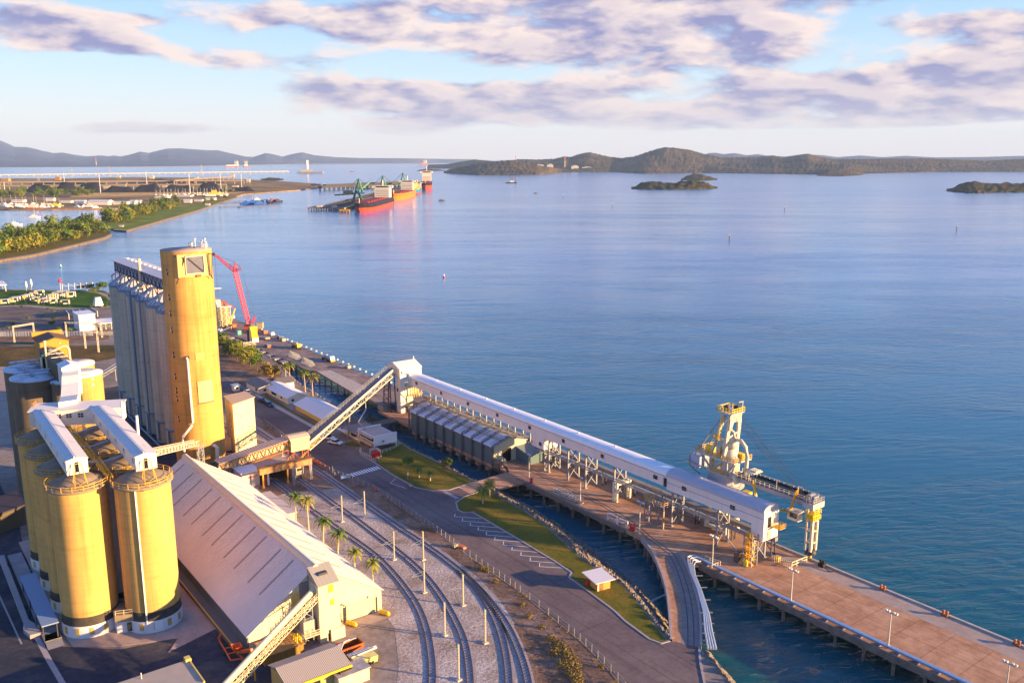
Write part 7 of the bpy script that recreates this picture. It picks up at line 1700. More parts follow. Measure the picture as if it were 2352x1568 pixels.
t = vehicle('boom_lift', 488, 169, 'orange and cream boom lift with folded arm beside the lattice stack', 'boom lift', [('base', ORANGE, lambda k: k.box(486, 490.5, 167.8, 170.2, .9, 2.6)), ('wheel', BLACK, wheels(488, 169, (-1.5, 1.5), .6)),
    ('lower_arm', SAFE, lambda k: k.bar((488, 167.6, 2.6), (487.5, 170.6, 11.6), .6)), ('upper_arm', mat('arm_red', (.55, .06, .03), .5), lambda k: (k.bar((487.6, 170.4, 11.2), (488.2, 168.6, 13.4), .55), k.bar((488.2, 168.6, 13.4), (490, 164.4, 16.4), .4)))])
vehicle('mobile_crane', 474.5, 158, 'blue and white mobile crane truck behind the tall tower', 'truck', [('chassis', BLUEP, lambda k: k.box(471, 478, 156.6, 158.8, .6, 1.5)), ('wheel', BLACK, wheels(474.5, 157.7, (-2.6, -1.2, 2.4), .5)), ('cab', CARW, lambda k: k.exty([(476, 1.5), (478.6, 1.5), (478.2, 2.9), (476, 2.9)], 156.7, 158.7)), ('telescopic_boom', WHITE, lambda k: k.bar((475, 157.8, 1.9), (471.0, 162.2, 4.4), .55))])
vehicle('hopper_house', 444.5, 164.6, 'yellow and white hopper building on the old wharf edge', 'hopper', [('lower_wall', WALLW, lambda k: k.box(442.6, 446.4, 163.0, 166.4, .05, 2.4)), ('hopper_slope', mat('hopper_orange', (.62, .32, .02), .6), lambda k: k.exty([(442.6, 2.4), (446.4, 2.4), (446.6, 5.2), (444.4, 5.2)], 162.9, 166.5)), ('yellow_top', SAFE, lambda k: k.box(444.2, 446.8, 162.8, 166.6, 5.2, 8.2)), ('dark_side', STEELD, lambda k: k.box(443, 446.6, 161.8, 162.8, .05, 6.6))])
vehicle('flatbed_truck', 380.5, 176.3, 'long grey truck loaded with pipes at the seaward edge of the old wharf', 'truck', [('chassis', STEELD, lambda k: k.box(375.6, 384.6, 175.2, 177.6, .7, 1.3)), ('wheel', BLACK, wheels(380, 176.4, (-3.6, -2.4, -1.2, 2.6, 3.8), .5, 1.2)), ('load', mat('truck_load', (.35, .31, .31), .7, var=.4, vs=1.5), lambda k: [k.cyl((376, 175.5 + q * .42, 1.6 + (q % 2) * .4), (382.5, 175.5 + q * .42, 1.7 + (q % 2) * .4), .3, n=8) for q in range(5)]), ('cab', CARW, lambda k: k.exty([(376, 1.3), (374.6, 1.3), (374.7, 2.4), (375.2, 3.0), (376.6, 3.0)], 175.3, 177.5)), ('yellow_bumper', SAFE, lambda k: k.box(374.4, 374.7, 175.3, 177.5, .6, 1.1))])
vehicle('service_truck', 416.5, 176, 'cream tanker truck parked on the seaward edge of the old wharf', 'truck', [('chassis', STEELD, lambda k: k.box(412.6, 420, 174.9, 177, .6, 1.1)), ('wheel', BLACK, wheels(416, 176, (-2.6, 1.6, 2.8), .5)), ('tank', mat('truck_cream', (.55, .45, .26), .6), lambda k: k.cyl((414.8, 176, 2), (419.6, 176, 2), .95, n=12)), ('cab', SAFE, lambda k: k.exty([(414.5, 1.1), (412.4, 1.1), (412.6, 2.4), (413.2, 2.8), (414.5, 2.8)], 175, 177))])
for q, (s0, n0, w, d, h, m, lb) in enumerate(((437, 177.6, 3.2, 2, 1.6, mat('bin_grey', (.40, .36, .33), .8), 'grey open box near two white posts on the old wharf edge'), (443, 178.2, 3, 1.8, 1.7, STEELD, 'dark container on the old wharf edge'), (463, 177.8, 3.4, 2.2, 1.8, ORANGE, 'orange box among gear at the wharf edge near the crane'), (455, 178.8, 2, 1.8, 2, WALLW, 'white cabin on the wharf edge near the crane'), (447.5, 172.5, 4.5, 2.4, 1.2, mat('pallet_buff', (.42, .33, .2), .8), 'buff pallets on the deck in front of the crane'), (360.5, 177.2, 3, 1.6, 1.4, mat('edge_box', (.5, .42, .3), .8), 'pale bollard box on the old wharf edge near the gallery'), (520, 180, 3.2, 2, 2, WALLW, 'white box at the far end of the old wharf'), (426.5, 165, 4, 2, 1.6, RUST, 'rusty crate at the landward deck edge'), (468, 165, 2.6, 2, 2.4, mat('teal_box', (.1, .4, .3), .6), 'green and buff cabinets at the deck edge near the yellow hopper'))):
    t = thing('deck_container', S(s0, n0, .05), lb, 'container'); MB(SITE).box(s0 - w / 2, s0 + w / 2, n0 - d / 2, n0 + d / 2, .25, h).build('box_body', m, t); MB(SITE).box(s0 - w / 2 - .08, s0 + w / 2 + .08, n0 - d / 2 - .08, n0 + d / 2 + .08, h, h + .12).build('lid', STEEL, t); MB(SITE).box(s0 - w / 2, s0 + w / 2, n0 - d / 2 + .1, n0 + d / 2 - .1, .03, .25).build('skid', STEELD, t)
for (s0, n0, lb) in ((395.3, 166.5, 'stack of grey steel trestles on the landward edge of the old wharf, farther pile'), (378.5, 165.8, 'stack of grey steel trestles on the landward edge of the old wharf, nearer pile')):
    t = thing('trestle_stack', S(s0, n0), lb, 'steel stack')
    for k in range(9): m_ = MB(SITE); a = s0 - 5 + k * 1.25; m_.bar((a, n0 - 1.6, .1), (a + .6, n0 - .2, 2.6), .16); m_.bar((a + 1.2, n0 + 1.4, .1), (a + .6, n0 - .2, 2.6), .16); m_.bar((a, n0 - 1.6, .1), (a + 1.2, n0 + 1.4, .1), .14); m_.build('trestle', STEEL, t)
t = thing('channel_gangway', S(429.6, 149), 'long white lattice gangway from the mangrove bank to the old wharf', 'gangway'); m_ = MB(SITE); m_.truss((431, 134, 1.6), (430, 160, 1.8), 1.4, 1.5, 16, .16); m_.build('lattice', mat('gangway_cream', (.60, .52, .38), .6), t); MB(SITE).box(429.8, 431, 134, 160, 1.5, 1.6).build('tread', STEELD, t)
m_ = MB(SITE)
for k in range(34): a = 300 + k * 6; m_.box(a, a + 1.0, 178.4 + min(1.8, (a - 290) * .02), 179.2 + min(1.8, (a - 290) * .02), .03, .75)
m_.build('wharf_fenders', mat('fender_cream', (.52, .45, .36), .8), None, 'structure')
sheet([(314, 158.6), (340, 160.8), (363, 163), (362, 169), (330, 168), (312, 166.5)], .045, 'pale_deck_patch', mat('pale_deck', (.40, .33, .29), .9, var=.3, vs=.7))
m_ = MB(SITE)
for k in range(9): a = 392 + k * 9; m_.box(a - 2, a + 2, 157.4, 160.6, -.7, .02)
m_.build('deck_brackets', mat('bracket_concrete', (.34, .28, .25), .9), None, 'structure')
t = thing('excavator', S(398, 124), 'small black and white loader parked on the dirt behind the tall tower', 'machine'); MB(SITE).box(396.6, 399.4, 123, 125, .8, 1.9).build('machine_body', CARW, t); MB(SITE).box(397.4, 398.8, 123.2, 124.8, 1.9, 3.0).build('cab', GLASS, t); m_ = MB(SITE); wheels(398, 124, (-1.1, 1.1), .6)(m_); m_.builds('wheel', BLACK, t)
t = thing('site_hut', S(352.5, 121.4), 'small white gate hut on the road behind the tall tower', 'hut'); MB(SITE).box(351, 354.4, 120.4, 122.6, .05, 2.3).build('wall', WALLW, t); MB(SITE).box(350.6, 354.8, 120, 123, 2.3, 2.5).build('roof', HOUSER, t); MB(SITE).box(350.96, 351, 121, 122, 1, 1.9).build('window', GLASS, t)
sheet([(355, 127), (420, 127), (520, 124), (520, 146), (470, 139), (445, 141), (420, 150), (390, 150), (360, 146)], .03, 'mangrove_bank_dirt', DIRT)
# ------------------------------------------------------------------ terminal yard behind the silos, park by the water
sheet([(565, 58), (640, 70), (655, 73.7), (642, 90), (617, 104.6), (609, 114.4), (560, 116), (545, 91), (553, 76)], .05, 'car_park', ASPH)
sheet([(654, 73), (740, 84), (726, 103), (709, 119), (703, 133), (690, 144), (660, 143), (610, 140), (610, 115), (618, 105), (643, 90.6)], .06, 'park_lawn', groundmat('park_grass', [(.3, (.035, .085, .010)), (.55, (.06, .14, .012)), (.7, (.10, .17, .02))], .06, fine=(.5, .6, .12)))
strip([(660, 66), (648, 88), (622, 104), (612, 117), (611, 140)], 5, .07, 'park_promenade', SLABC)
strip([(745, 80), (729, 100), (712, 117), (704, 128)], 5, .075, 'waterfront_path', SLABC)
strip([(700, 133), (680, 140), (655, 141), (640, 139)], 4, .075, 'curved_path', SLABC)
for k in range(4): strip([(575 + k * 17, 62 + k * 2), (566 + k * 18 - 4, 92 + k * 5)], 2.2, .09, 'car_park_island', GRASS)
for k in range(4): strip([(578 + k * 17, 62 + k * 2), (569 + k * 18 - 4, 92 + k * 5)], .8, .10, 'car_park_kerb', KERB)
sheet([(505, 50), (560, 57), (552, 76), (542, 92), (530, 112), (498, 105), (500, 70)], .03, 'median_grass', DIRT)
sheet([(470, 40), (512, 48), (498, 76), (480, 104), (450, 104), (440, 70)], .032, 'dry_grass_slope', groundmat('dry_slope', [(.35, (.07, .06, .02)), (.55, (.17, .10, .03)), (.7, (.24, .15, .05))], .07, fine=(.8, .6, .12)))
strip([(522, 56), (516, 65), (509, 72)], 6, .04, 'green_swale', groundmat('swale', [(.4, (.01, .045, .03)), (.6, (.02, .07, .04))], .1))
sheet([(330, 0), (470, 20), (470, 60), (420, 66), (380, 60), (330, 40)], .029, 'red_pad', SLABC)
t = thing('noise_wall', S(533, 72), 'long grey panelled noise wall with white posts behind the silos', 'wall')
m_ = MB(SITE); m_.bar((548, 50, 1.3), (533, 73.3, 1.3), .2, 2.6); m_.bar((533, 73.3, 1.3), (514, 100, 1.3), .2, 2.6); m_.build('panel', mat('noise_wall_grey', (.38, .37, .40), .7, streak=.2), t)
m_ = MB(SITE)
for k in range(40): f = k / 39; m_.bar((549 - f * 36 - .3, 50 + f * 50, 0), (549 - f * 36 - .3, 50 + f * 50, 2.8), .2)
m_.build('wall_posts', STEEL, t)['kind'] = 'stuff'
GANT = [((519.1, 63.1), (523, 73.2), 9, 'cream lattice gantry frame behind the ochre headhouse, left'), ((518.2, 88.1), (505, 103), 8.5, 'cream lattice gantry frame behind the ochre headhouse, in front of the white building'), ((480.1, 89.7), (470, 104), 9, 'cream lattice gantry frame nearest the tall silos'), ((466.3, 92.9), (455, 106), 14, 'tallest cream lattice mast with two beams beside the tall silos')]
for a, b, h, lb in GANT:
    t = thing('lattice_gantry', S(*a), lb, 'gantry', 'cream lattice gantries behind the silos'); m_ = MB(SITE)
    for p in (a, b): m_.mast((p[0], p[1], 0), (p[0], p[1], h), .6, .6, 10, .1)
    m_.build('lattice_column', mat('gantry_cream', (.60, .52, .40), .6), t)
    m_ = MB(SITE); m_.truss((a[0], a[1], h - .9), (b[0], b[1], h - .9), .6, .7, 10, .1); m_.build('lattice_beam', MATS['gantry_cream'], t)
    if h > 10: m_ = MB(SITE); m_.truss((a[0], a[1], h - 5), (b[0], b[1], h - 5), .6, .7, 10, .1); m_.build('lattice_beam', MATS['gantry_cream'], t)
t = thing('yard_conveyor', S(400, 60, 2), 'low lattice conveyor leading from the dark silos towards the tall row', 'conveyor'); m_ = MB(SITE); m_.truss((385, 68, 2.0), (404, 90, 6.4), 2, 1.3, 12, .2); m_.bar((385, 68, 3.2), (404, 90, 7.6), 1.2, .2); m_.build('lattice', STEEL, t); m_ = MB(SITE)
for f in (.2, .5, .8): m_.bar((385 + 19 * f, 68 + 22 * f, 0), (385 + 19 * f, 68 + 22 * f, 2 + 4.4 * f), .3)
m_.build('leg', STEEL, t)
for q, (s0, n0, lb) in enumerate(((383, 63.5, 'orange site shed left of the tall row, with pale door'), (376, 68, 'orange site shed beside the tall row, with white window'))):
    gable('site_shed', lb, 'shed', s0 - 3, s0 + 3, n0 - 3, n0 + 3, 3, 4.2, mat('site_orange', (.50, .20, .04), .7), ROOFN, 'n', .3, ((s0 - 3.06, s0 - 3, n0 - .8, n0 + .8, .5, 2.4),))
t = thing('green_hose', S(345, 58), 'green windrow sock curving over the yard beside the dark silos', 'pipe'); MB(SITE).tube([(372, 60.5, .7), (362, 64, .8), (352, 67, .8), (344, 68.5, .7), (336, 68, .5), (326, 66, .5)], .9, 8).build('sock', mat('green_sock', (.03, .13, .06), .8, var=.4, vs=.3), t)
t = thing('white_block_building', S(534, 101), 'tall white block building at the edge of the car park', 'building'); MB(SITE).box(530, 545, 97, 105.5, 0, 9.2).build('wall', mat('mural_white', (.66, .62, .64), .7, dirt=((.45, .42, .48), .12, .55)), t); MB(SITE).box(529.7, 545.3, 96.7, 105.8, 9.2, 9.5).build('roof', WHITE, t)
t = thing('long_white_shed', S(535, 112), 'low white shed with dark openings beside the tall silo row', 'shed'); MB(SITE).box(528, 543, 106.5, 122, 0, 3.6).build('wall', STEELD, t); MB(SITE).box(527, 544, 106, 122.5, 3.6, 4.0).build('roof', WHITE, t); m_ = MB(SITE)
for k in range(5): m_.box(527.8, 528.1, 107 + k * 3, 107.3 + k * 3, 0, 3.6)
m_.build('post', WHITE, t)
t = thing('dark_display', S(585, 106), 'dark blue covered yard with white frames beside the white block building', 'shelter'); MB(SITE).box(575, 592, 100, 116, 3.2, 3.5).build('canopy', mat('dark_blue_canopy', (.015, .03, .07), .5), t); m_ = MB(SITE)
for k in range(5): m_.bar((575, 100 + k * 4, .1), (575, 100 + k * 4, 3.4), .3); m_.bar((575, 100 + k * 4, 3.6), (588, 101 + k * 3.6, 3.7), .3)
m_.build('white_frame', WHITE, t)
t = thing('white_cone_kiosk', S(615, 124.9), 'white tapering tower on the park lawn beside the tall silos', 'tower'); MB(SITE).lathe((615, 124.9, 0), [(3.4, .9), (2.0, 6.3), (0, 6.4)], 8, smooth=False).build('tapered_shell', WHITE, t); MB(SITE).lathe((615, 124.9, 0), [(3.2, 0), (3.2, .9)], 8).build('dark_base', STEELD, t)
t = thing('tent_pavilion', S(735, 76), 'large white sloping pavilion roof at the left edge of the waterfront park', 'pavilion'); MB(SITE).exty([(728, 4.6), (745, 5.6), (745, 6), (728, 5)], 60, 88).build('sloping_roof', WHITE, t); m_ = MB(SITE)
for n0 in (66, 73, 80, 87):
    for s0 in (729, 744): m_.bar((s0, n0, 0), (s0, n0, 4.8), .4)
    m_.bar((729, n0, 0), (736, n0, 5), .3)
m_.builds('white_post', WHITE, t); MB(SITE).box(732, 733, 62, 72, 0, 4).build('end_screen', WALLW, t)
for q, (s0, n0, z, h, lb) in enumerate(((722.3, 102.7, 2.6, 8.6, 'larger white leaf shaped sculpture on a thin stem by the water'), (721, 99.2, 2.2, 7.4, 'smaller white leaf shaped sculpture on a thin stem by the water'))):
    t = thing('leaf_sculpture', S(s0, n0), lb, 'sculpture'); MB(SITE).sphere((s0, n0, (z + h) / 2), (.9, .9, (h - z) / 2), 12, 10).build('leaf_blade', WHITE, t); MB(SITE).bar((s0, n0, 0), (s0, n0, z + .5), .14).build('stem', STEELW, t)
t = thing('pink_sculpture', S(700.7, 118.3), 'pink bulb sculpture on a tall post at the pergola end', 'sculpture'); m_ = MB(SITE); m_.sphere((700.7, 118.3, 8.0), (1.1, 1.1, 1.3), 12, 8); m_.lathe((700.7, 118.3, 8.8), [(.8, 0), (.2, 1.6), (0, 1.8)], 10); m_.build('bulb', mat('pink_paint', (.70, .04, .12), .5), t); MB(SITE).bar((700.7, 118.3, 0), (700.7, 118.3, 7), .25).build('stem', STEELW, t)
t = thing('pergola_walk', S(697, 128), 'white cable stayed pergola walk along the waterfront', 'pergola'); m_ = MB(SITE); a, b = (700.4, 119.5), (696, 139)
m_.add([(700.4, 118.8, 4.0), (702.4, 119.2, 4.3), (698, 139.2, 4.3), (696, 138.8, 4.0)], [(0, 1, 2, 3)])
m_.build('white_canopy', WHITE, t); m_ = MB(SITE)
for k in range(6):
    f = k / 5; p = (a[0] + (b[0] - a[0]) * f, a[1] + (b[1] - a[1]) * f); m_.bar((p[0], p[1], 0), (p[0], p[1], 6), .28); m_.bar((p[0], p[1], 6), (p[0] - .6, p[1] + 3, 4.2), .12)
m_.build('mast_post', WHITE, t)
sh = [(668, 78), (672, 84), (676, 86), (680, 92), (684, 95), (690, 99), (694, 103), (655, 99), (660, 102), (650, 104), (668, 107), (676, 112), (682, 116), (640, 110), (665, 96), (672, 119)]
t0 = None
for q, (s0, n0) in enumerate(sh):
    big = q in (6, 10, 11, 12, 15)
    lb = 'white framed picnic shelter in the waterfront park'
    if t0 is None:
        t0 = thing('picnic_shelter', S(s0, n0), lb, 'shelter', 'white picnic shelters in the waterfront park'); MB(SITE).box(s0 - 1.6, s0 + 1.6, n0 - 2.6, n0 + 2.6, 2.7, 2.95).build('flat_canopy', mat('shelter_white', (.40, .38, .36), .6), t0); m_ = MB(SITE)
        for x in (-1.4, 1.4):
            for y in (-2.4, 2.4): m_.box(s0 + x - .2, s0 + x + .2, n0 + y - .2, n0 + y + .2, 0, 2.7)
        m_.builds('square_post', WHITE, t0); MB(SITE).lathe((s0 - 2.4, n0 - 2.4, 0), [(.9, .2), (1.0, 1.6), (.9, 2.6), (0, 2.7)], 12).build('buff_screen_drum', mat('buff_drum', (.40, .30, .12), .6), t0); MB(SITE).box(s0 - .8, s0 + .8, n0 - 1.2, n0 + 1.2, .05, .8).build('picnic_table', STEELW, t0)
    else: dup(t0, S(s0, n0), rnd.uniform(-.4, .4), 1.25 if big else 1.0, lb)
ptree = make_tree('park_tree', S(690, 144.0), 'rounded green tree at the water end of the park, the largest', 'trees in the waterfront park', 6.5, 8.5, LEAF1, 60, 900, .38, 10)
for q, (s0, n0, sc) in enumerate(((697, 137, .8), (703, 132, .7), (686, 139, .6), (680, 136, .55), (669, 101, .5), (612, 120, .35), (650, 116, .35), (606, 97, .3), (590, 80, .3), (578, 92, .35), (560, 88, .45), (552, 94, .4), (555, 100, .5), (600, 90, .25), (575, 70, .3), (620, 96, .25), (640, 84, .25), (646, 140, .5), (634, 141, .5), (600, 118, .35), (608, 128, .3), (532, 92, .4), (540, 88, .35), (700, 98, .35), (708, 108, .3), (655, 82, .3), (556, 60, .35), (562, 66, .3))):
    dup(ptree, S(s0, n0), rnd.uniform(0, 6), sc, 'small rounded green tree planted in the waterfront park and car park')
lp0 = None
for s0, n0 in ((640, 78), (633, 86), (626, 95), (620, 101), (614, 108), (735, 86), (703, 121), (692, 135), (612, 130)):
    if lp0 is None:
        lp0 = thing('street_lamp', S(s0, n0), 'thin dark street lamp between the park and the car park', 'street lamp', 'thin street lamps around the park'); MB(SITE).bar((s0, n0, 0), (s0, n0, 7), .16).build('pole', STEELD, lp0); MB(SITE).bar((s0, n0, 7), (s0, n0 + 1.2, 7.1), .14).build('lamp_arm', STEELD, lp0)
    else: dup(lp0, S(s0, n0), 0, 1, 'thin dark street lamp between the park and the car park')
# ------------------------------------------------------------------ far shores, hills, islands
def hz(y, D): return CZ - (y - 364.5) / 2010.0 * D          # height seen at photo row y when D metres away
def interp(prof, x):
    for (a, b), (c, d) in zip(prof, prof[1:]):
        if a <= x <= c: return b + (d - b) * (x - a) / (c - a)
    return prof[0][1] if x < prof[0][0] else prof[-1][1]
def hills(name, prof, shore, DR, mat_, step=3.0, rough=.12, rows=14, deep=.5, kind='structure', seed=0.0, fine=0.0):
    m_ = MB(); x0, x1 = prof[0][0], prof[-1][0]; nx = int((x1 - x0) / step) + 1; pts = []; nr = rows + 4
    for i in range(nx + 1):
        x = x0 + (x1 - x0) * i / nx; ys = interp(shore, x); u = (x - 1176) / 2010.0
        DS = (CZ + 4.5) * 2010.0 / max(4.0, ys - 364.5); Dr = max(DR, DS * 1.03); H = max(0.5, hz(interp(prof, x), Dr) + 4.5)
        if i in (0, nx): H = .3
        for j in range(nr + 1):
            f = j / rows
            if f <= 1:
                D = DS + (Dr - DS) * f; g = f ** 1.25 * (1 - .0 * f)
                q = mnoise.fractal(Vector((u * D * .0016 + seed, D * .0012, seed)), 1.0, 2.1, 5)
                h = H * (g + rough * 3.0 * q * f * (1 - f))
                if j == 1: h = max(h, H * .05 + 1)
            else:
                f2 = (j - rows) / 4; D = Dr * (1 + deep * f2); h = H * (1 - f2 * f2)
            if fine and 0 < j: h += fine * (.5 + mnoise.noise(Vector((u * D * .05, D * .05, 0)))) * min(1, H / 12)
            pts.append((u * D, D, -4.7 + max(0.0, h)))
    f = []
    for i in range(nx):
        for j in range(nr): a = i * (nr + 1) + j; f.append((a, a + 1, a + nr + 2, a + nr + 1))
    m_.add(pts, f, True)
    return m_.build(name, mat_, None, kind)
def plate(pts, z, name, m): sheet([tuple(G(a, b, z))[:2] for a, b in pts], z, name, m, zb=-6, raw=True)
PA = [(-500, 338), (-300, 325), (-120, 312), (-60, 314), (0, 319.5), (22, 321.7), (44, 330.5), (61, 338.6), (88, 339.2), (105, 342.6), (121, 347), (147, 352.4), (167, 351.3), (198, 356.8), (220, 359.5), (253, 357.5), (270, 359.4), (283, 357.5), (297, 360), (319, 355.3), (341, 349.1), (360, 352), (402, 342.5), (431, 341.9), (472, 344.7), (499, 346.5), (515, 346), (531, 349.9), (578, 360.1), (595, 361), (622, 352.2), (640, 355), (660, 360.1), (683, 354.3), (705, 350.7), (733, 357.2), (783, 361.6), (840, 363.4), (915, 363.6), (1017, 365.2), (1100, 366)]
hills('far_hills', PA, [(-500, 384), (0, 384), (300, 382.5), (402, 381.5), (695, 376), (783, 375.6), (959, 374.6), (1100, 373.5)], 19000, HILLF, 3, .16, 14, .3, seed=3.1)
plate([(-60, 385), (300, 383.6), (420, 382.6), (700, 377), (960, 375.2), (960, 374), (700, 375.4), (420, 380), (300, 381), (-60, 382)], -3.9, 'tidal_flats', mat('tidal_flat_pink', (.36, .21, .15), .9, var=.2, vs=.002))
PC = [(1560, 366), (1600, 358), (1618, 352.4), (1632, 351.6), (1652, 354.8), (1676, 352.4), (1704, 357.2), (1728, 354.8), (1755, 359), (1790, 360), (1830, 354.8), (1874, 357), (1908, 361.4), (1959, 357.6), (2010, 361.4), (2061, 358.4), (2130, 362.0), (2232, 360.8), (2327, 358.4), (2352, 360), (2500, 357), (2800, 362)]
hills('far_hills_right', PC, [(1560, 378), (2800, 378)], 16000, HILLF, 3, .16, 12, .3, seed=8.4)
PE0 = [(1173, 369), (1194, 366.4), (1229, 367.4), (1250, 366.6), (1270, 366), (1282, 363), (1291, 360.7), (1308, 361.6), (1329, 354.8), (1345, 351.6), (1352, 351.3), (1376, 357.2), (1399, 361.6), (1423, 364), (1452, 360.1), (1487, 348.4), (1505, 343), (1522, 340.2), (1549, 342.5), (1578, 346.5), (1607, 355), (1652, 362.6), (1704, 362), (1740, 360.4), (1762, 358.2), (1789, 362.5), (1815, 358.5), (1840, 354.2), (1867, 361), (1908, 366.5), (1976, 366), (2096, 364.6), (2198, 368), (2240, 370), (2300, 366.8), (2352, 364.8), (2420, 361), (2520, 366), (2700, 372)]
SB = [(1173, 396), (1235, 395), (1402, 394.3), (1475, 398.4), (1607, 396.4), (1755, 398.5), (1860, 400), (1925, 403.6), (1970, 398), (2130, 394), (2352, 394), (2700, 394)]
hills('bush_hills', PE0, SB, 7600, HILLM, 1.8, .34, 22, .4, seed=1.7, fine=6)
hills('low_headland', [(1022, 397), (1036, 389), (1060, 384.5), (1083, 380.6), (1124, 372.4), (1150, 370), (1171, 369), (1212, 376), (1240, 381), (1264, 384), (1290, 390)], [(1022, 397), (1100, 401.7), (1229, 400.6), (1250, 399), (1290, 396)], 6000, HILLM, 1.8, .25, 14, .15, seed=4.2, fine=6)
hills('low_headland', [(985, 378), (1027, 377), (1059, 371.4), (1094, 366.6), (1124, 368.9), (1141, 371.8), (1180, 378)], [(985, 386), (1180, 388)], 8600, HILLM, 2, .2, 10, .2, seed=5.2)
hills('low_headland', [(1862, 402), (1875, 392), (1890, 387.5), (1915, 388), (1945, 394), (1968, 401)], [(1862, 403), (1915, 404.2), (1968, 401.5)], 5800, HILLM, 2, .2, 10, .1, seed=6.2)
ISLM = groundmat('island_scrub', [(.3, (.022, .028, .012)), (.5, (.06, .055, .018)), (.7, (.16, .10, .035))], .045, fine=(.25, .4, .14), bump=1.0, bs=.2)
hills('island', [(1446, 432.4), (1462, 424), (1480, 418.5), (1500, 417.5), (1540, 420), (1560, 417), (1585, 415), (1610, 417), (1625, 424), (1641, 430)], [(1446, 433), (1540, 434), (1641, 431.4)], 3050, ISLM, 1.2, .2, 10, .06, seed=2.2, fine=6)
hills('island', [(1558, 412), (1570, 404), (1585, 400), (1602, 400.5), (1620, 405), (1640, 411)], [(1558, 412.6), (1600, 413.4), (1640, 411.8)], 4350, ISLM, 1.2, .2, 10, .06, seed=2.9, fine=6)
hills('island', [(2160, 437), (2181, 428), (2203, 419.5), (2218, 416.6), (2259, 420.6), (2300, 421.4), (2352, 419.5), (2420, 418), (2500, 424), (2560, 436)], [(2160, 437.6), (2220, 442), (2300, 440), (2560, 437.6)], 2850, ISLM, 1.4, .2, 10, .06, seed=7.7, fine=6)
hills('island', [(608, 412), (625, 407.6), (650, 408), (660, 411.6)], [(608, 412.6), (640, 413.4), (660, 412.2)], 4300, ISLM, 1.5, .2, 8, .05, seed=9.1, fine=5)
hills('island', [(962, 391), (985, 386), (1010, 388), (1024, 391.5)], [(962, 391.8), (1024, 392)], 7200, HILLM, 2, .2, 6, .05, seed=9.9)
plate([(-60, 472), (0, 480.5), (120, 480.5), (330, 477), (420, 472), (505, 461), (560, 446), (620, 441), (690, 436), (737, 430), (742, 427), (725, 421.5), (640, 416), (560, 412), (430, 408), (300, 407), (150, 410), (-60, 410)], -2.4, 'terminal_land', FLAT)
plate([(160, 453), (300, 450), (420, 447), (545, 444.5), (560, 441.5), (300, 443), (180, 444)], -2.3, 'golden_grass', groundmat('golden_dry_grass', [(.35, (.34, .20, .06)), (.55, (.62, .36, .12)), (.7, (.74, .46, .18))], .02))  # dry grass, base brightened to stand in for low sun on upright blades
plate([(-60, 608), (0, 597), (80, 584), (180, 560), (240, 545), (256, 537), (250, 529), (210, 522), (120, 527), (40, 545), (-60, 575)], -2.6, 'wooded_spit', GRASS)
plate([(232, 514), (262, 527), (290, 529), (330, 518), (400, 498), (450, 484), (500, 467), (545, 452), (525, 448), (450, 462), (380, 476), (300, 486), (240, 498)], -2.6, 'grassy_spit', groundmat('spit_grass', [(.35, (.10, .14, .015)), (.55, (.17, .20, .02)), (.7, (.28, .24, .04))], .03))
for nm, pts in (('spit_stone_bank', [(-60, 609), (0, 598), (80, 585), (180, 561), (240, 546), (257, 537.5)]), ('spit_stone_bank', [(262, 528), (290, 530), (330, 519), (400, 499), (450, 485), (500, 468), (545, 453)])):
    a = [G(x, y, -2.55) for x, y in pts]; m_ = MB(); n = len(pts)
    b = [G(x + 1, y + 5.0 * (y - 364.5) / 200, -5.2) for x, y in pts]
    m_.add(a + b, [(i, i + 1, n + i + 1, n + i) for i in range(n - 1)], raw=True); m_.build(nm, SAND, None, 'structure')
    m_ = MB()
    c_ = [G(x - 1, y - 2.2 * (y - 364.5) / 200, -2.5) for x, y in pts]; a2 = [q + Vector((0, 0, .06)) for q in a]; c2 = [q + Vector((0, 0, .01)) for q in c_]
    m_.add(a2 + c2, [(i, i + 1, n + i + 1, n + i) for i in range(n - 1)], raw=True); m_.build('spit_path', SLABC, None, 'structure')
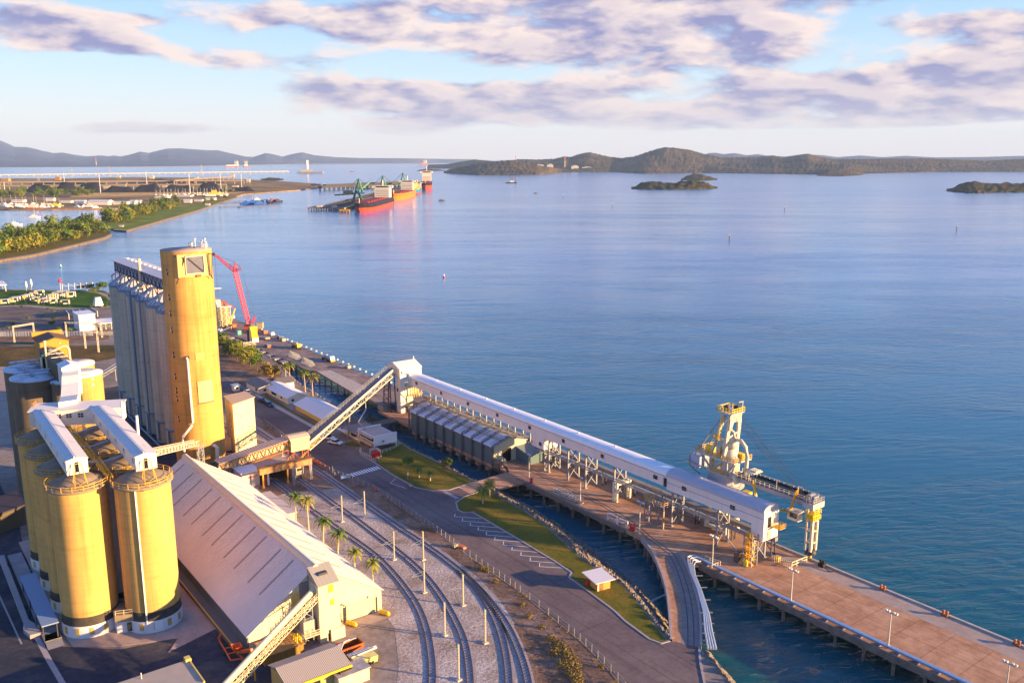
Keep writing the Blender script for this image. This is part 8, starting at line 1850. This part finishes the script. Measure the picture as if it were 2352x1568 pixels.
# spit trees
st = [make_tree('spit_tree', (0, 900, -2.6), 'x', None, 13, 15, LEAF1, 71, 460, .85, 11, low=.26), make_tree('spit_tree', (0, 905, -2.6), 'x', None, 11, 15, LEAF2, 72, 460, .8, 11, low=.24), make_tree('spit_tree', (0, 910, -2.6), 'x', None, 14, 12, LEAF1, 73, 460, .85, 10, low=.28)]
lbs = ['broad dark green tree crowded on the wooded spit by the marina', 'sunlit olive tree crowded on the wooded spit by the marina', 'taller narrow green tree crowded on the wooded spit by the marina']
used = [0, 0, 0]; rg = random.Random(9)
def inpoly(x, y, poly):
    c = False; j = len(poly) - 1
    for i in range(len(poly)):
        if (poly[i][1] > y) != (poly[j][1] > y) and x < (poly[j][0] - poly[i][0]) * (y - poly[i][1]) / (poly[j][1] - poly[i][1]) + poly[i][0]: c = not c
        j = i
    return c
def plant(poly, n, sc=(.75, 1.25), z=-2.6, tries=4000, mind=5.5):
    placed = []
    bx = [p[0] for p in poly]; by = [p[1] for p in poly]
    for _ in range(tries):
        if len(placed) >= n: break
        x, y = rg.uniform(min(bx), max(bx)), rg.uniform(min(by), max(by))
        if not inpoly(x, y, poly): continue
        p = G(x, y, z)
        if any((p - q).length < mind for q in placed): continue
        placed.append(p); k = rg.choice((0, 1, 1, 2)); s_ = rg.uniform(*sc) * 1.3
        o = st[k]
        if used[k] == 0: o.location = p; o.scale = (s_,) * 3; o['label'] = lbs[k]; o['group'] = lbs[k].split(' crowded')[0] + 's on the spit'; used[k] = 1; o.rotation_euler.z = rg.uniform(0, 6)
        else: dup(o, p, rg.uniform(0, 6), (s_, s_, s_ * rg.uniform(.85, 1.15)), lbs[k], lbs[k].split(' crowded')[0] + 's on the spit')
plant([(-40, 592), (0, 588), (60, 576), (150, 556), (205, 546), (240, 536), (246, 528), (205, 522), (120, 528), (40, 546), (-40, 570)], 95, (.8, 1.3), mind=7)
plant([(236, 512), (258, 515), (300, 508), (335, 497), (375, 486), (440, 471), (380, 477), (300, 487), (240, 498)], 48, (.8, 1.2), mind=8)
plant([(340, 482), (385, 474), (420, 468), (372, 468), (340, 476)], 12, (.8, 1.1), mind=10)
plant([(445, 478), (500, 464), (535, 452), (520, 450), (450, 466)], 5, (.5, .7), mind=14)
plant([(0, 455), (180, 452), (230, 448), (180, 442), (0, 444)], 44, (.8, 1.2), -2.4, mind=16)
plant([(515, 443), (560, 441), (560, 437), (515, 438)], 4, (.5, .8), -2.4, mind=20)
# ------------------------------------------------------------------ coal terminal
cp = [(48, 128, 442, 430, 'dark coal heap at the left end of the stockyard'), (118, 178, 442, 428, 'dark coal heap second from the left in the stockyard'), (165, 238, 441.6, 427, 'long dark coal heap in the middle of the stockyard'), (232, 310, 441.6, 431, 'dark coal heap right of a tall light mast'), (300, 372, 441.4, 428, 'broad dark coal heap towards the right of the stockyard'), (368, 448, 441.2, 427, 'dark coal heap near the right end of the stockyard'), (444, 512, 441, 428, 'pointed dark coal heap at the right end of the stockyard'), (520, 585, 440, 432, 'low dark coal heap by the terminal shore'), (60, 250, 424, 418, 'long low coal bank behind the conveyors, left'), (270, 520, 421, 414.5, 'long low coal bank behind the conveyors, right')]
for x0, x1, yb, yt, lb in cp:
    a, b = G(x0, yb, -2.4), G(x1, yb, -2.4); D = a.y; H = (yb - yt) / 2010 * D; m_ = MB(); nx = 26; dd = H * 2.4; pts = []
    for i in range(nx + 1):
        f = i / nx; e = min(1, 4.0 * min(f, 1 - f)) ; p = a.lerp(b, f); h = 1.7 * H * e * (.78 + .35 * mnoise.noise(Vector((p.x * .02, p.y * .01, x0))))
        for j, (q, g) in enumerate(((0, 0), (.25, .55), (.5, 1), (.75, .55), (1, 0))): pts.append((p.x + mnoise.noise(Vector((i * .7, j, x0))) * 4, p.y + q * dd * (.4 + .6 * e), -2.5 + h * g))
    m_.add(pts, [(i * 5 + j, i * 5 + j + 1, i * 5 + j + 6, i * 5 + j + 5) for i in range(nx) for j in range(4)], True)
    o = m_.build('coal_heap', COAL); o['label'] = lb; o['category'] = 'coal heap'; o['group'] = 'coal heaps in the stockyard'
FC = mat('far_cream_steel', (.58, .47, .34), .6)
def longbelt(name, lb, p0, p1, z, w, n, m=FC, cat='conveyor', h=2.5, zb=-4.5, legw=1.6):
    a, b = G(p0[0], p0[1], z), G(p1[0], p1[1], z); t = thing(name, a.lerp(b, .5), lb, cat); m_ = MB(); m_.bar(a, b, w, h, raw=True); m_.build('deck', m, t)
    m_ = MB()
    for i in range(n + 1): q = a.lerp(b, i / n); m_.bar(Vector((q.x, q.y, zb)), q, legw, raw=True)
    m_.build('trestle_legs', m, t)['kind'] = 'stuff'
    return t
longbelt('conveyor_jetty', 'very long pale conveyor jetty on piles across the far bay', (-60, 402.6), (662, 393.6), 4, 12, 46, mat('far_white_deck', (.42, .34, .28), .6), 'jetty', 4.5, legw=6)
BRW = mat('far_brown_steel', (.24, .18, .13), .7)
longbelt('stockyard_conveyor', 'long elevated conveyor along the front of the coal stockyard', (0, 427), (520, 424), 12, 8, 26, BRW, h=5, legw=3)
longbelt('stockyard_conveyor', 'second elevated conveyor behind the coal heaps', (0, 418.6), (560, 414.5), 12, 9, 24, BRW, h=5, legw=3)
longbelt('stockyard_conveyor', 'short rising conveyor at the right end of the stockyard', (400, 415), (535, 405), 14, 9, 10, BRW, h=5, legw=4)
for q, (x, y, w, h, lb) in enumerate(((12, 424, 16, 13, 'orange lit transfer tower at the left edge of the stockyard'), (133, 420, 10, 13, 'orange lit transfer tower above the coal conveyors'), (348, 416, 9, 12, 'cream transfer tower in the middle of the stockyard conveyors'), (272, 412, 8, 8, 'small cream transfer house behind the conveyors'), (535, 412, 7, 11, 'cream transfer house at the end of the rising conveyor'), (451, 414, 8, 7, 'cream stacker machine by the rising conveyor'), (75, 437, 9, 6, 'cream plant building before the coal heap, left'), (118, 437, 12, 8, 'cream plant building between coal heaps'), (245, 437, 14, 9, 'cream plant building beside a coal heap in the middle'), (378, 434, 10, 8, 'cream plant building among the right coal heaps'), (570, 424, 8, 12, 'cream sampling tower near the terminal shore'), (725, 430, 22, 7, 'dark plant cluster at the tip of the terminal land'), (540, 432, 12, 5, 'cream low shed by the terminal shore'))):
    p = G(x, y, -2.4); D = p.y; W_ = w / 2010 * D; H = h / 2010 * D; t = thing('transfer_tower', p, lb, 'tower'); m = OCHRE if 'orange' in lb else (STEELD if 'dark' in lb else FC)
    MB().box(p.x - W_ / 2, p.x + W_ / 2, p.y, p.y + W_ * .7, p.z + H * .45, p.z + H).build('clad_house', m, t); m_ = MB()
    for a in (-.4, .4):
        for b in (.1, .6): m_.bar((p.x + a * W_, p.y + b * W_, p.z), (p.x + a * W_, p.y + b * W_, p.z + H * .5), W_ * .07)
    m_.bar((p.x - .4 * W_, p.y, p.z), (p.x + .4 * W_, p.y, p.z + H * .5), W_ * .05); m_.builds('leg_frame', BRW, t)
lm = None
for x, yb, yt, lb in ((12, 448, 421, 'tall slim light mast at the left edge of the stockyard'), (150, 440, 399, 'tall slim light mast among the left coal heaps'), (231, 443, 400, 'tall slim light mast in front of the middle coal heaps'), (338, 432, 395, 'tall slim light mast behind the broad coal heap'), (437, 444, 399, 'tall slim light mast in front of the right coal heaps, tallest'), (508, 440, 399, 'tall slim light mast by the pointed coal heap'), (555.5, 436, 400, 'tall slim light mast near the terminal shore'), (290, 438, 424, 'shorter light mast between conveyors')):
    p = G(x, yb, -2.4); H = (yb - yt) / 2010 * p.y; t = thing('light_mast', p, lb, 'light mast', 'tall light masts over the coal stockyard'); MB().cyl(p, p + Vector((0, 0, H)), 1.1, .7, n=6, raw=True).build('mast_pole', STEELW, t); MB().cyl(p + Vector((0, 0, H)), p + Vector((0, 0, H + 1.6)), 2.4, n=8, raw=True).build('lamp_crown', STEEL, t)
for x, yb, yt, lb in ((89, 418, 392, 'faint lattice pylon left on the far bay shore'), (166, 410, 386, 'faint lattice pylon second from left on the far bay'), (253, 408, 383, 'faint lattice pylon in the middle of the far bay'), (464, 404, 379, 'faint lattice pylon right of the middle on the far bay'), (575, 402, 380, 'faint lattice pylon near the end of the long jetty')):
    p = G(x, yb, -4.5); H = (yb - yt) / 2010 * p.y; t = thing('power_pylon', p, lb, 'pylon', 'lattice pylons on the far bay'); m_ = MB(); m_.mast(p, p + Vector((0, 0, H)), H * .16, H * .03, 7, H * .012, raw=True); m_.build('lattice', STEEL, t); m_ = MB()
    for f in (.75, .88): m_.bar(p + Vector((-H * .14, 0, H * f)), p + Vector((H * .14, 0, H * f)), H * .015, raw=True)
    m_.builds('cross_arms', STEEL, t)
def shed2(x, y, w, h, lb, m=WALLW, d=.6, nm='waterfront_shed', z=-2.4):
    p = G(x, y, z); D = p.y; W_ = w / 2010 * D; H = h / 2010 * D; t = thing(nm, p, lb, 'shed'); dd = W_ * d
    MB().box(p.x - W_ / 2, p.x + W_ / 2, p.y, p.y + dd, z, z + H * .7).build('wall', m, t)
    m_ = MB(); m_.ext([(p.y - 1, z + H * .7), (p.y + dd / 2, z + H), (p.y + dd + 1, z + H * .7)], p.x - W_ / 2 - 1, p.x + W_ / 2 + 1); m_.build('roof', HOUSER, t); return t
LWALL = mat('lit_white_wall', (.68, .60, .50), .6)
for x, y, w, h, lb in ((40, 465, 26, 6, 'low white shed at the left end of the marina'), (114, 462, 18, 7, 'white shed behind the moored boats, left of centre'), (150, 466, 24, 5, 'low white shed behind the orange boat'), (225, 471, 46, 11, 'largest white gabled shed on the marina front'), (182, 469, 22, 9, 'blue grey slipway shed beside the largest white shed'), (275, 470, 30, 7, 'long white shed right of the largest shed'), (310, 468, 24, 8, 'white boat shed near the shipyard round tank'), (430, 466, 16, 8, 'small white gabled house at the root of the grassy spit'), (455, 463, 18, 5, 'white low building beside the spit road'), (483, 460, 20, 6, 'long white building near the tug pontoon'), (370, 455, 30, 3.5, 'long low pale shed behind the masts'), (420, 452, 34, 3.5, 'second long low pale shed behind the masts')): shed2(x, y, w, h, lb, mat('blue_grey_wall', (.24, .25, .34), .6) if 'blue' in lb else LWALL)
shed2(238, 504, 8, 3, 'small white roofed picnic hut on the grassy spit', LWALL, .8, 'picnic_hut', -2.6); shed2(278, 521, 8, 3.6, 'white van sized hut at the tip of the grassy spit', LWALL, .5, 'tip_hut', -2.6); shed2(476, 492 - 20, 9, 4, 'pale roofed house among the spit trees', LWALL, .8, 'spit_house', -2.6)
# ------------------------------------------------------------------ boats and ships
def hull_pts(L, B, H, sheer=.15):
    st_ = [(-.5, .8, 0), (-.47, .95, 0), (-.2, 1, 0), (.25, 1, .0), (.40, .7, sheer * .5), (.47, .35, sheer), (.5, .04, sheer * 1.1)]
    return [(a * L, b * B / 2, H * (1 + s)) for a, b, s in st_]
def hull(mb, L, B, z0, H, taper=.9):
    s_ = hull_pts(L, B, H); v = []
    for x, y, h in s_: v += [(x * (1 if x < 0 else taper + (1 - taper) * .0), y * .9, z0), (x, y, z0 + h), (x, -y, z0 + h), (x * (1 if x < 0 else taper), -y * .9, z0)]
    f = []
    for i in range(len(s_) - 1):
        a, b = i * 4, i * 4 + 4; f += [(a, b, b + 1, a + 1), (a + 1, b + 1, b + 2, a + 2), (a + 2, b + 2, b + 3, a + 3)]
    f += [(0, 1, 2, 3), tuple(len(v) - 4 + k for k in range(4))]
    return mb.add(v, f)
def cargo_ship(bow, stern, B, low, side, deckc, label, Hw=7.5, Ht=12, tower=30, gear=None):
    d = (stern - bow); L = d.length; c = (bow + stern) / 2; f = Fr((c.x, c.y, -4.5), (-d.x, -d.y)); t = thing('cargo_ship', c, label, 'ship')
    hull(MB(f), L, B, -1.0, Hw).build('lower_hull', low, t); hull(MB(f), L + 1, B + .6, Hw - 1.05, Ht - Hw).build('upper_hull', side, t)
    s_ = hull_pts(L, B, 0); m_ = MB(f); m_.poly([(x * .985, y * .95, Ht - .95) for x, y, h in s_] + [(x * .985, -y * .95, Ht - .95) for x, y, h in s_[::-1]]); m_.build('deck', deckc, t)
    for k in range(7):
        x = L * (.36 - .1 * k); m_ = MB(f); m_.box(x - L * .036, x + L * .036, -B * .32, B * .32, Ht - .9, Ht + 1.6); m_.build('hatch_cover', deckc, t)
    xs = -L * .40; m_ = MB(f); m_.box(xs - L * .045, xs + L * .045, -B * .40, B * .40, Ht, Ht + tower * .62); m_.box(xs - L * .03, xs + L * .03, -B * .36, B * .36, Ht + tower * .62, Ht + tower * .8); m_.box(xs, xs + L * .03, -B * .56, B * .56, Ht + tower * .64, Ht + tower * .78); m_.build('accommodation', LWALL, t)
    m_ = MB(f); m_.box(xs + L * .0302, xs + L * .031, -B * .34, B * .34, Ht + tower * .68, Ht + tower * .75)
    for q in range(4): m_.box(xs + L * .0452, xs + L * .046, -B * .34, B * .34, Ht + 3 + q * 4, Ht + 3.8 + q * 4)
    m_.builds('bridge_windows', GLASS, t)
    m_ = MB(f); m_.bar((xs, 0, Ht + tower * .8), (xs, 0, Ht + tower * 1.15), 1.4); m_.bar((L * .46, 0, Ht), (L * .46, 0, Ht + 9), .9); m_.bar((xs, -4, Ht + tower), (xs, 4, Ht + tower), .7); m_.builds('signal_mast', LWALL, t)
    MB(f).box(xs - L * .075, xs - L * .05, -4, 4, Ht, Ht + tower * .7).build('funnel', low, t)
    if gear:
        for k in range(4): m_ = MB(f); x = L * (.3 - .17 * k); m_.bar((x, 0, Ht), (x, 0, Ht + 16), 2.4); m_.bar((x, 0, Ht + 15), (x - 20, 0, Ht + 12), 1.6); m_.build('deck_crane', gear, t)
    return t
HR = mat('hull_red', (.50, .065, .025), .5, streak=.1); HO = mat('hull_orange', (.68, .20, .015), .5, streak=.1); HK = mat('hull_black', (.018, .018, .026), .5); HB = mat('hull_blue', (.02, .20, .42), .5); DKR = mat('deck_red', (.23, .02, .025), .7); HOS = mat('hull_orange_side', (.55, .19, .02), .6, streak=.25)
cargo_ship(G(823, 488.5), G(886, 470), 40, HR, HK, DKR, 'red and black bulk carrier moored at the near end of the coal wharf', 8, 17, 32)
cargo_ship(G(903, 461.5), G(940, 450), 40, HO, HOS, DKR, 'orange bulk carrier second along the coal wharf', 10, 17, 32)
cargo_ship(G(950, 447), G(960, 440), 28, HR, HB, SAFE, 'blue sided geared ship third along the coal wharf with yellow cranes', 5, 13, 20, SAFE)
cargo_ship(G(977, 437), G(981, 430), 40, HR, HK, DKR, 'red ship with tall white bridge, farthest along the coal wharf', 14, 22, 44)
cargo_ship(G(966, 379.4), G(978, 378.4), 60, HR, HR, LWALL, 'distant red tanker with white deck near the far channel', 20, 26, 60)
for a, b, lb in (((519, 384.5), (546, 383.6), 'distant red and white ship below the far hills'), ((560, 384), (566, 383.8), 'tiny distant white ship beside the red and white one')): cargo_ship(G(*a), G(*b), 40, HR, LWALL, LWALL, lb, 14, 24, 60)
# coal wharf, loaders
t = thing('coal_wharf', (-350, 2500, 0), 'long dark coal loading wharf on tall piles with belt lines', 'wharf'); WD = mat('coal_wharf_steel', (.055, .045, .045), .8)
m_ = MB(); m_.box(-398, -322, 1720, 1790, -.5, 1.6); m_.box(-372, -318, 1790, 3300, -.5, 1.6); m_.build('deck', mat('coal_wharf_deck', (.20, .15, .12), .85, var=.3, vs=.05), t); m_ = MB()
for x in (-366, -352, -338): m_.box(x - 2, x + 2, 1740, 3280, 3.6, 6.2)
m_.build('belt_line', WD, t); m_ = MB()
for k in range(16):
    for q in range(3): m_.cyl((-396 + k * 4.9, 1722 + q * 22, -6), (-396 + k * 4.9, 1722 + q * 22, -.5), .8, n=6)
for k in range(80):
    for x in (-370, -320): m_.cyl((x, 1795 + k * 18, -6), (x, 1795 + k * 18, -.5), .8, n=6)
m_.build('pile_rows', mat('pile_buff', (.22, .15, .10), .9), t)['kind'] = 'stuff'
m_ = MB(); m_.box(-382, -372, 1728, 1734, 1.6, 5.4); m_.box(-352, -342, 1724, 1730, 1.6, 5.2); m_.build('cream_cabin', FC, t)
t = thing('mooring_dolphin', (-305, 1672, 0), 'yellow mooring dolphin with catwalk before the red and black ship', 'dolphin'); m_ = MB(); m_.box(-326, -306, 1664, 1674, -2, 1.5)
for k in range(4): m_.cyl((-324 + k * 5.5, 1668, -6), (-324 + k * 5.5, 1668, -2), 1.4, n=8)
m_.build('cap', OCHRE, t); MB().bar((-318, 1672, 2.6), (-288, 1740, 12), 2.2, 1.4).build('catwalk', SAFE, t)
longbelt('access_trestle', 'long dark access trestle from the terminal land to the coal wharf', (735, 430), (940, 421), 6, 14, 22, WD, 'trestle', 7, legw=4)
longbelt('access_trestle', 'second dark access trestle behind the first', (745, 426), (960, 416.5), 8, 12, 22, WD, 'trestle', 6, legw=4)
for q, (y, lb) in enumerate(((1960, 'green ship loader with raised boom at the near coal berth'), (2330, 'green ship loader behind the orange ship bridge'), (2760, 'green ship loader at the far coal berth'))):
    t = thing('coal_ship_loader', (-345, y, 1.6), lb, 'crane', 'green ship loaders on the coal wharf'); m_ = MB()
    for a in (-9, 9):
        m_.bar((-352 + 0, y + a, 1.6), (-345, y + a * .3, 26), 2.2); m_.bar((-330, y + a, 1.6), (-342, y + a * .3, 26), 2.2); m_.bar((-345, y + a * .3, 24), (-338, y, 52), 2.0)
        m_.bar((-330, y + a, 22), (-338, y, 52), 1.6); m_.bar((-360, y + a * .4, 20), (-326, y + a * .4, 20), 1.8)
    m_.bar((-338, y, 52), (-370, y, 22), 1.0); m_.build('a_frame', GREENP, t)
    m_ = MB(); m_.bar((-345, y, 20), (-318, y + 26, 26 if q else 44), 3.0, 3.0); m_.bar((-345, y, 19), (-392, y, 16), 3, 3); m_.build('boom', GREENP, t)
    MB().box(-372, -352, y - 6, y + 6, 17, 26).build('machine_house', mat('buff_house', (.24, .20, .10), .7), t); MB().bar((-338, y, 52), (-316, y + 60, 24), .8).build('stay_rope', STEELD, t)
# tugs, marina boats
def small_boat(p, L, hm, cm, label, group, rz, mast_=False, name='motor_boat', cat='boat'):
    f = Fr((p.x, p.y, -4.5), (math.cos(rz), math.sin(rz))); t = thing(name, p, label, cat, group); hull(MB(f), L, L * .3, -.3, L * .11 + .3).build('hull', hm, t)
    m_ = MB(f); m_.prism([(-L * .32, -L * .1), (L * .12, -L * .1), (L * .2, 0), (L * .12, L * .1), (-L * .32, L * .1)], L * .1, L * .2); m_.prism([(-L * .2, -L * .08), (L * .02, -L * .08), (L * .02, L * .08), (-L * .2, L * .08)], L * .2, L * .29); m_.build('cabin', cm, t)
    MB(f).box(L * .021, L * .025, -L * .07, L * .07, L * .22, L * .27).build('windscreen', GLASS, t)
    if mast_: MB(f).bar((0, 0, L * .2), (0, 0, L * 1.25), .28).build('mast', STEELW, t)
    else: MB(f).bar((-L * .12, 0, L * .29), (-L * .12, 0, L * .48), .2).build('mast', STEELW, t)
    return t
for q, (x, y, L, lb) in enumerate(((567, 470, 30, 'blue harbour tug at the left of the pontoon'), (584, 468, 30, 'blue harbour tug second from the left at the pontoon'), (598, 470, 30, 'blue harbour tug in the middle front of the pontoon'), (592, 463, 30, 'blue harbour tug in the middle back of the pontoon'), (614, 467, 30, 'blue harbour tug right of the middle at the pontoon'), (628, 464, 28, 'blue and red harbour tug second from the right'), (640, 464, 26, 'dark blue and red harbour tug at the right end of the pontoon'))): small_boat(G(x, y), L, HK if q > 2 else BLUEP, (BLUEP, BLUEP, BLUEP, LWALL, BLUEP, mat('tug_red', (.35, .03, .03), .5), STEELD)[q], lb, 'tugs moored at the pontoon', .3 + q * .12, name='tug_boat', cat='tug')
sheetp = MB(); a = G(548, 476, -3.8); b = G(640, 470, -3.8); sheetp.bar(a, b, 8, 1.2, raw=True); a2 = G(490, 468, -3.2); sheetp.bar(a2, G(560, 463, -3.2), 6, 1, raw=True); sheetp.bar(G(505, 475, -3.2), G(555, 472, -3.2), 5, 1, raw=True)
struct(sheetp, 'pontoon', mat('pontoon_grey', (.12, .11, .12), .8))
BW = mat('boat_white', (.72, .68, .64), .4)
small_boat(G(36, 518), 20, BW, BW, 'white cruiser with raised bridge anchored in the marina water', None, .15); small_boat(G(80, 500), 19, BW, BW, 'white sailing boat anchored in the marina water', None, .1, True)
small_boat(G(80, 481), 36, mat('boat_orange', (.60, .12, .02), .5), LWALL, 'orange work boat at the marina front', None, .05); small_boat(G(52, 480), 28, BLUEP, BW, 'blue work boat beside the orange one', None, .1); small_boat(G(130, 476), 30, SAFE, SAFE, 'yellow work boat at the marina front', None, .1)
for q, (x, y, L, hm, lb) in enumerate(((180, 479, 24, BW, 'cream fishing boat right of the yellow boat'), (208, 478, 30, BW, 'large white motor yacht before the largest shed'), (195, 478, 22, HR, 'red fishing boat beside the white motor yacht'), (222, 480, 22, BW, 'white launch right of the motor yacht'), (100, 479, 24, BW, 'white launch right of the orange work boat'), (12, 477, 34, BW, 'white motor yacht at the left edge of the marina'))): small_boat(G(x, y), L, hm, BW, lb, None, rg.uniform(-.3, 1.2))
for q in range(34):
    x = 4 + (q % 17) * 8.2 + rg.uniform(-2, 2); y = 470 + (q // 17) * 5 + rg.uniform(-1.5, 1.5)
    small_boat(G(x, y, -2.4), rg.uniform(14, 20), BW, BW, 'small white yacht packed in the left marina', 'small white yachts packed in the left marina', rg.uniform(0, 3), q % 3 == 0, 'yacht')
for q in range(40):
    x = 360 + (q % 20) * 8.4 + rg.uniform(-2, 2); y = 449 + (q // 20) * 3.5 + rg.uniform(-1, 1) - (q % 20) * .3
    small_boat(G(x, y, -2.4), rg.uniform(13, 17), BW, BW, 'small moored yacht with mast in the right marina', 'small moored yachts in the right marina', rg.uniform(0, 3), True, 'yacht')
t = thing('round_tank', G(313, 479), 'pale round tank frame at the shipyard edge', 'tank'); p = G(313, 478); MB().sphere((p.x, p.y, 3), (8, 8, 9), 12, 8).build('tank_shell', LWALL, t); MB().cyl((p.x, p.y, -5), (p.x, p.y, -3), 8, n=10).build('base', STEELD, t)
small_boat(G(498, 452), 60, BW, mat('ferry_yellow', (.62, .42, .08), .5), 'white and yellow ferry moored by the marina breakwater', None, .2, name='ferry', cat='ferry')
# offshore things
for x, y, L, lb in ((1015, 461.4, 16, 'small dark launch with a wake right of the ships'), (1231, 444.6, 14, 'small dark boat in the middle of the harbour'), (809, 394.6, 34, 'dark tug far out in the channel')): small_boat(G(x, y), L, HK, HK if L < 30 else HR, lb, None, .6)
t = thing('dredge_barge', G(1176, 420), 'dark jack-up barge with three tall legs out in the harbour', 'barge'); p = G(1176, 421); MB().box(p.x - 26, p.x + 20, p.y, p.y + 22, -5, -1).build('hull', HK, t); MB().box(p.x - 8, p.x + 8, p.y + 4, p.y + 16, -1, 6).build('deck_house', BW, t); m_ = MB()
for a in (-4, 4, 14): m_.bar((p.x + a, p.y + 6, -5), (p.x + a, p.y + 6, 22), 2.2)
m_.builds('spud_leg', STEELD, t)
bq = None
for x, y, h, lb in ((1675, 551, 5.5, 'dark beacon pile with cream top in the middle of the harbour'), (2197, 529, 5.5, 'dark beacon pile at the right of the harbour'), (1802, 483, 6.0, 'slim beacon pile between the small islands and the near water'), (1406, 475, 6.5, 'slim beacon pile left of the tree covered island'), (1293, 455, 7, 'slim beacon pile in the middle distance'), (1361, 420, 8, 'pale beacon before the low headland'), (1618, 441, 7, 'pale beacon beside the tree covered island')):
    p = G(x, y); t = thing('beacon', p, lb, 'beacon', 'channel beacons standing in the harbour'); MB().cyl((p.x, p.y, -6), (p.x, p.y, -4.5 + h), .55, n=8).build('pile', STEELD, t); MB().box(p.x - .8, p.x + .8, p.y - .8, p.y + .8, -4.5 + h, -3.2 + h).build('lantern_box', FC, t)
for x, y, m, lb in ((1020, 637, REDP, 'small red buoy on open water above the gallery tower'), (140, 614, mat('buoy_green', (.01, .30, .18), .5), 'green buoy on the water off the wooded spit')):
    p = G(x, y); t = thing('channel_buoy', p, lb, 'buoy'); MB().lathe((p.x, p.y, -4.6), [(1.1, 0), (1.2, .7), (.9, 1.0), (0, 1.1)], 14).build('float', m, t); MB().lathe((p.x, p.y, -3.6), [(.5, 0), (.25, 2.0), (0, 2.1)], 8).build('lattice_top', BW, t)
# far plant: tall stack at the jetty head, gas plant below the hills, sheds under the left hills
t = thing('far_jetty', G(705, 397), 'jetty head platform with a tall white loader tower in the far bay', 'jetty'); p = G(712, 399); k_ = p.y / 2010; MB().box(p.x - 30 * k_, p.x + 28 * k_, p.y, p.y + 60, -1, 6).build('platform', mat('far_brown', (.30, .20, .15), .8), t); MB().bar((p.x - 7 * k_, p.y + 20, 6), (p.x - 7 * k_, p.y + 20, 6 + 26 * k_), 4.2 * k_).build('loader_tower', LWALL, t); MB().prism([(p.x - 20 * k_, p.y), (p.x + 6 * k_, p.y), (p.x - 2 * k_, p.y + 40)], 6, 12 + 4 * k_).build('machine_house', FC, t)
for x, y, w, h, lb in ((1212, 377, 8, 5, 'distant white tank house left in the gas plant'), (1238, 378, 20, 3, 'distant grey plant block in the gas plant'), (1262, 379, 14, 5, 'distant pale plant block beside the flare stack'), (1318, 381, 16, 4, 'distant white plant block right of the flare stack'), (1345, 383, 22, 3, 'distant long white plant shed at the right of the gas plant'), (1186, 371, 7, 3, 'distant pale roof on the low headland'), (193, 376.5, 6, 8, 'distant pale silo under the left hills'), (243, 377, 9, 8, 'distant pale kiln under the left hills'), (224, 377, 22, 5, 'distant grey roofed works under the left hills'), (277, 377.5, 6, 3, 'distant small white shed under the left hills')): 
    p = G(x, y, 0 if x > 1000 else -2); D = p.y if x < 1000 else 6900; k_ = D / 2010; px_ = (x - 1176) * k_; zb = hz(y + 3, D); t = thing('plant_building', (px_, D, zb), lb, 'plant building'); MB().box(px_ - w * k_ / 2, px_ + w * k_ / 2, D, D + w * k_ * .5, zb - 40, zb + h * k_ * .8).build('block', LWALL, t); MB().box(px_ - w * k_ * .2, px_ + w * k_ * .3, D + 2, D + w * k_ * .4, zb + h * k_ * .8, zb + h * k_ * 1.2).build('stack_top', FC, t)
for x, y, h, D, lb in ((1295, 381, 26, 6900, 'tall red and white lattice flare stack of the gas plant'), (1184, 372, 16, 8000, 'thin red and white mast on the low headland'), (240, 377, 17, 11200, 'smoking tall lattice chimney under the left hills')):
    k_ = D / 2010; px_ = (x - 1176) * k_; zb = hz(y + 2, D); t = thing('flare_stack', (px_, D, zb), lb, 'stack')
    MB().bar((px_, D, zb), (px_, D, zb + h * k_ * .5), 1.1 * k_).build('lower_shaft', FC, t); MB().bar((px_, D, zb + h * k_ * .5), (px_, D, zb + h * k_), .9 * k_).build('upper_shaft', HR, t)
# ------------------------------------------------------------------ evening haze
hz_ = MB(); hz_.box(-19000, 19000, -60, 26500, -9, 800)
hm = bpy.data.materials.new('haze_volume'); hm.use_nodes = True
for nd in list(hm.node_tree.nodes):
    if nd.type != 'OUTPUT_MATERIAL': hm.node_tree.nodes.remove(nd)
pv = hm.node_tree.nodes.new('ShaderNodeVolumePrincipled'); pv.inputs['Density'].default_value = 2.9e-5; pv.inputs['Color'].default_value = (.50, .68, 1.0, 1); pv.inputs['Anisotropy'].default_value = 0.0
hm.node_tree.links.new(pv.outputs[0], [n for n in hm.node_tree.nodes if n.type == 'OUTPUT_MATERIAL'][0].inputs['Volume'])
ho = hz_.build('haze', hm, None, 'stuff'); ho['label'] = 'thin bluish evening haze over the harbour'
for o in bpy.data.objects:
    if '_o' in o: del o['_o']
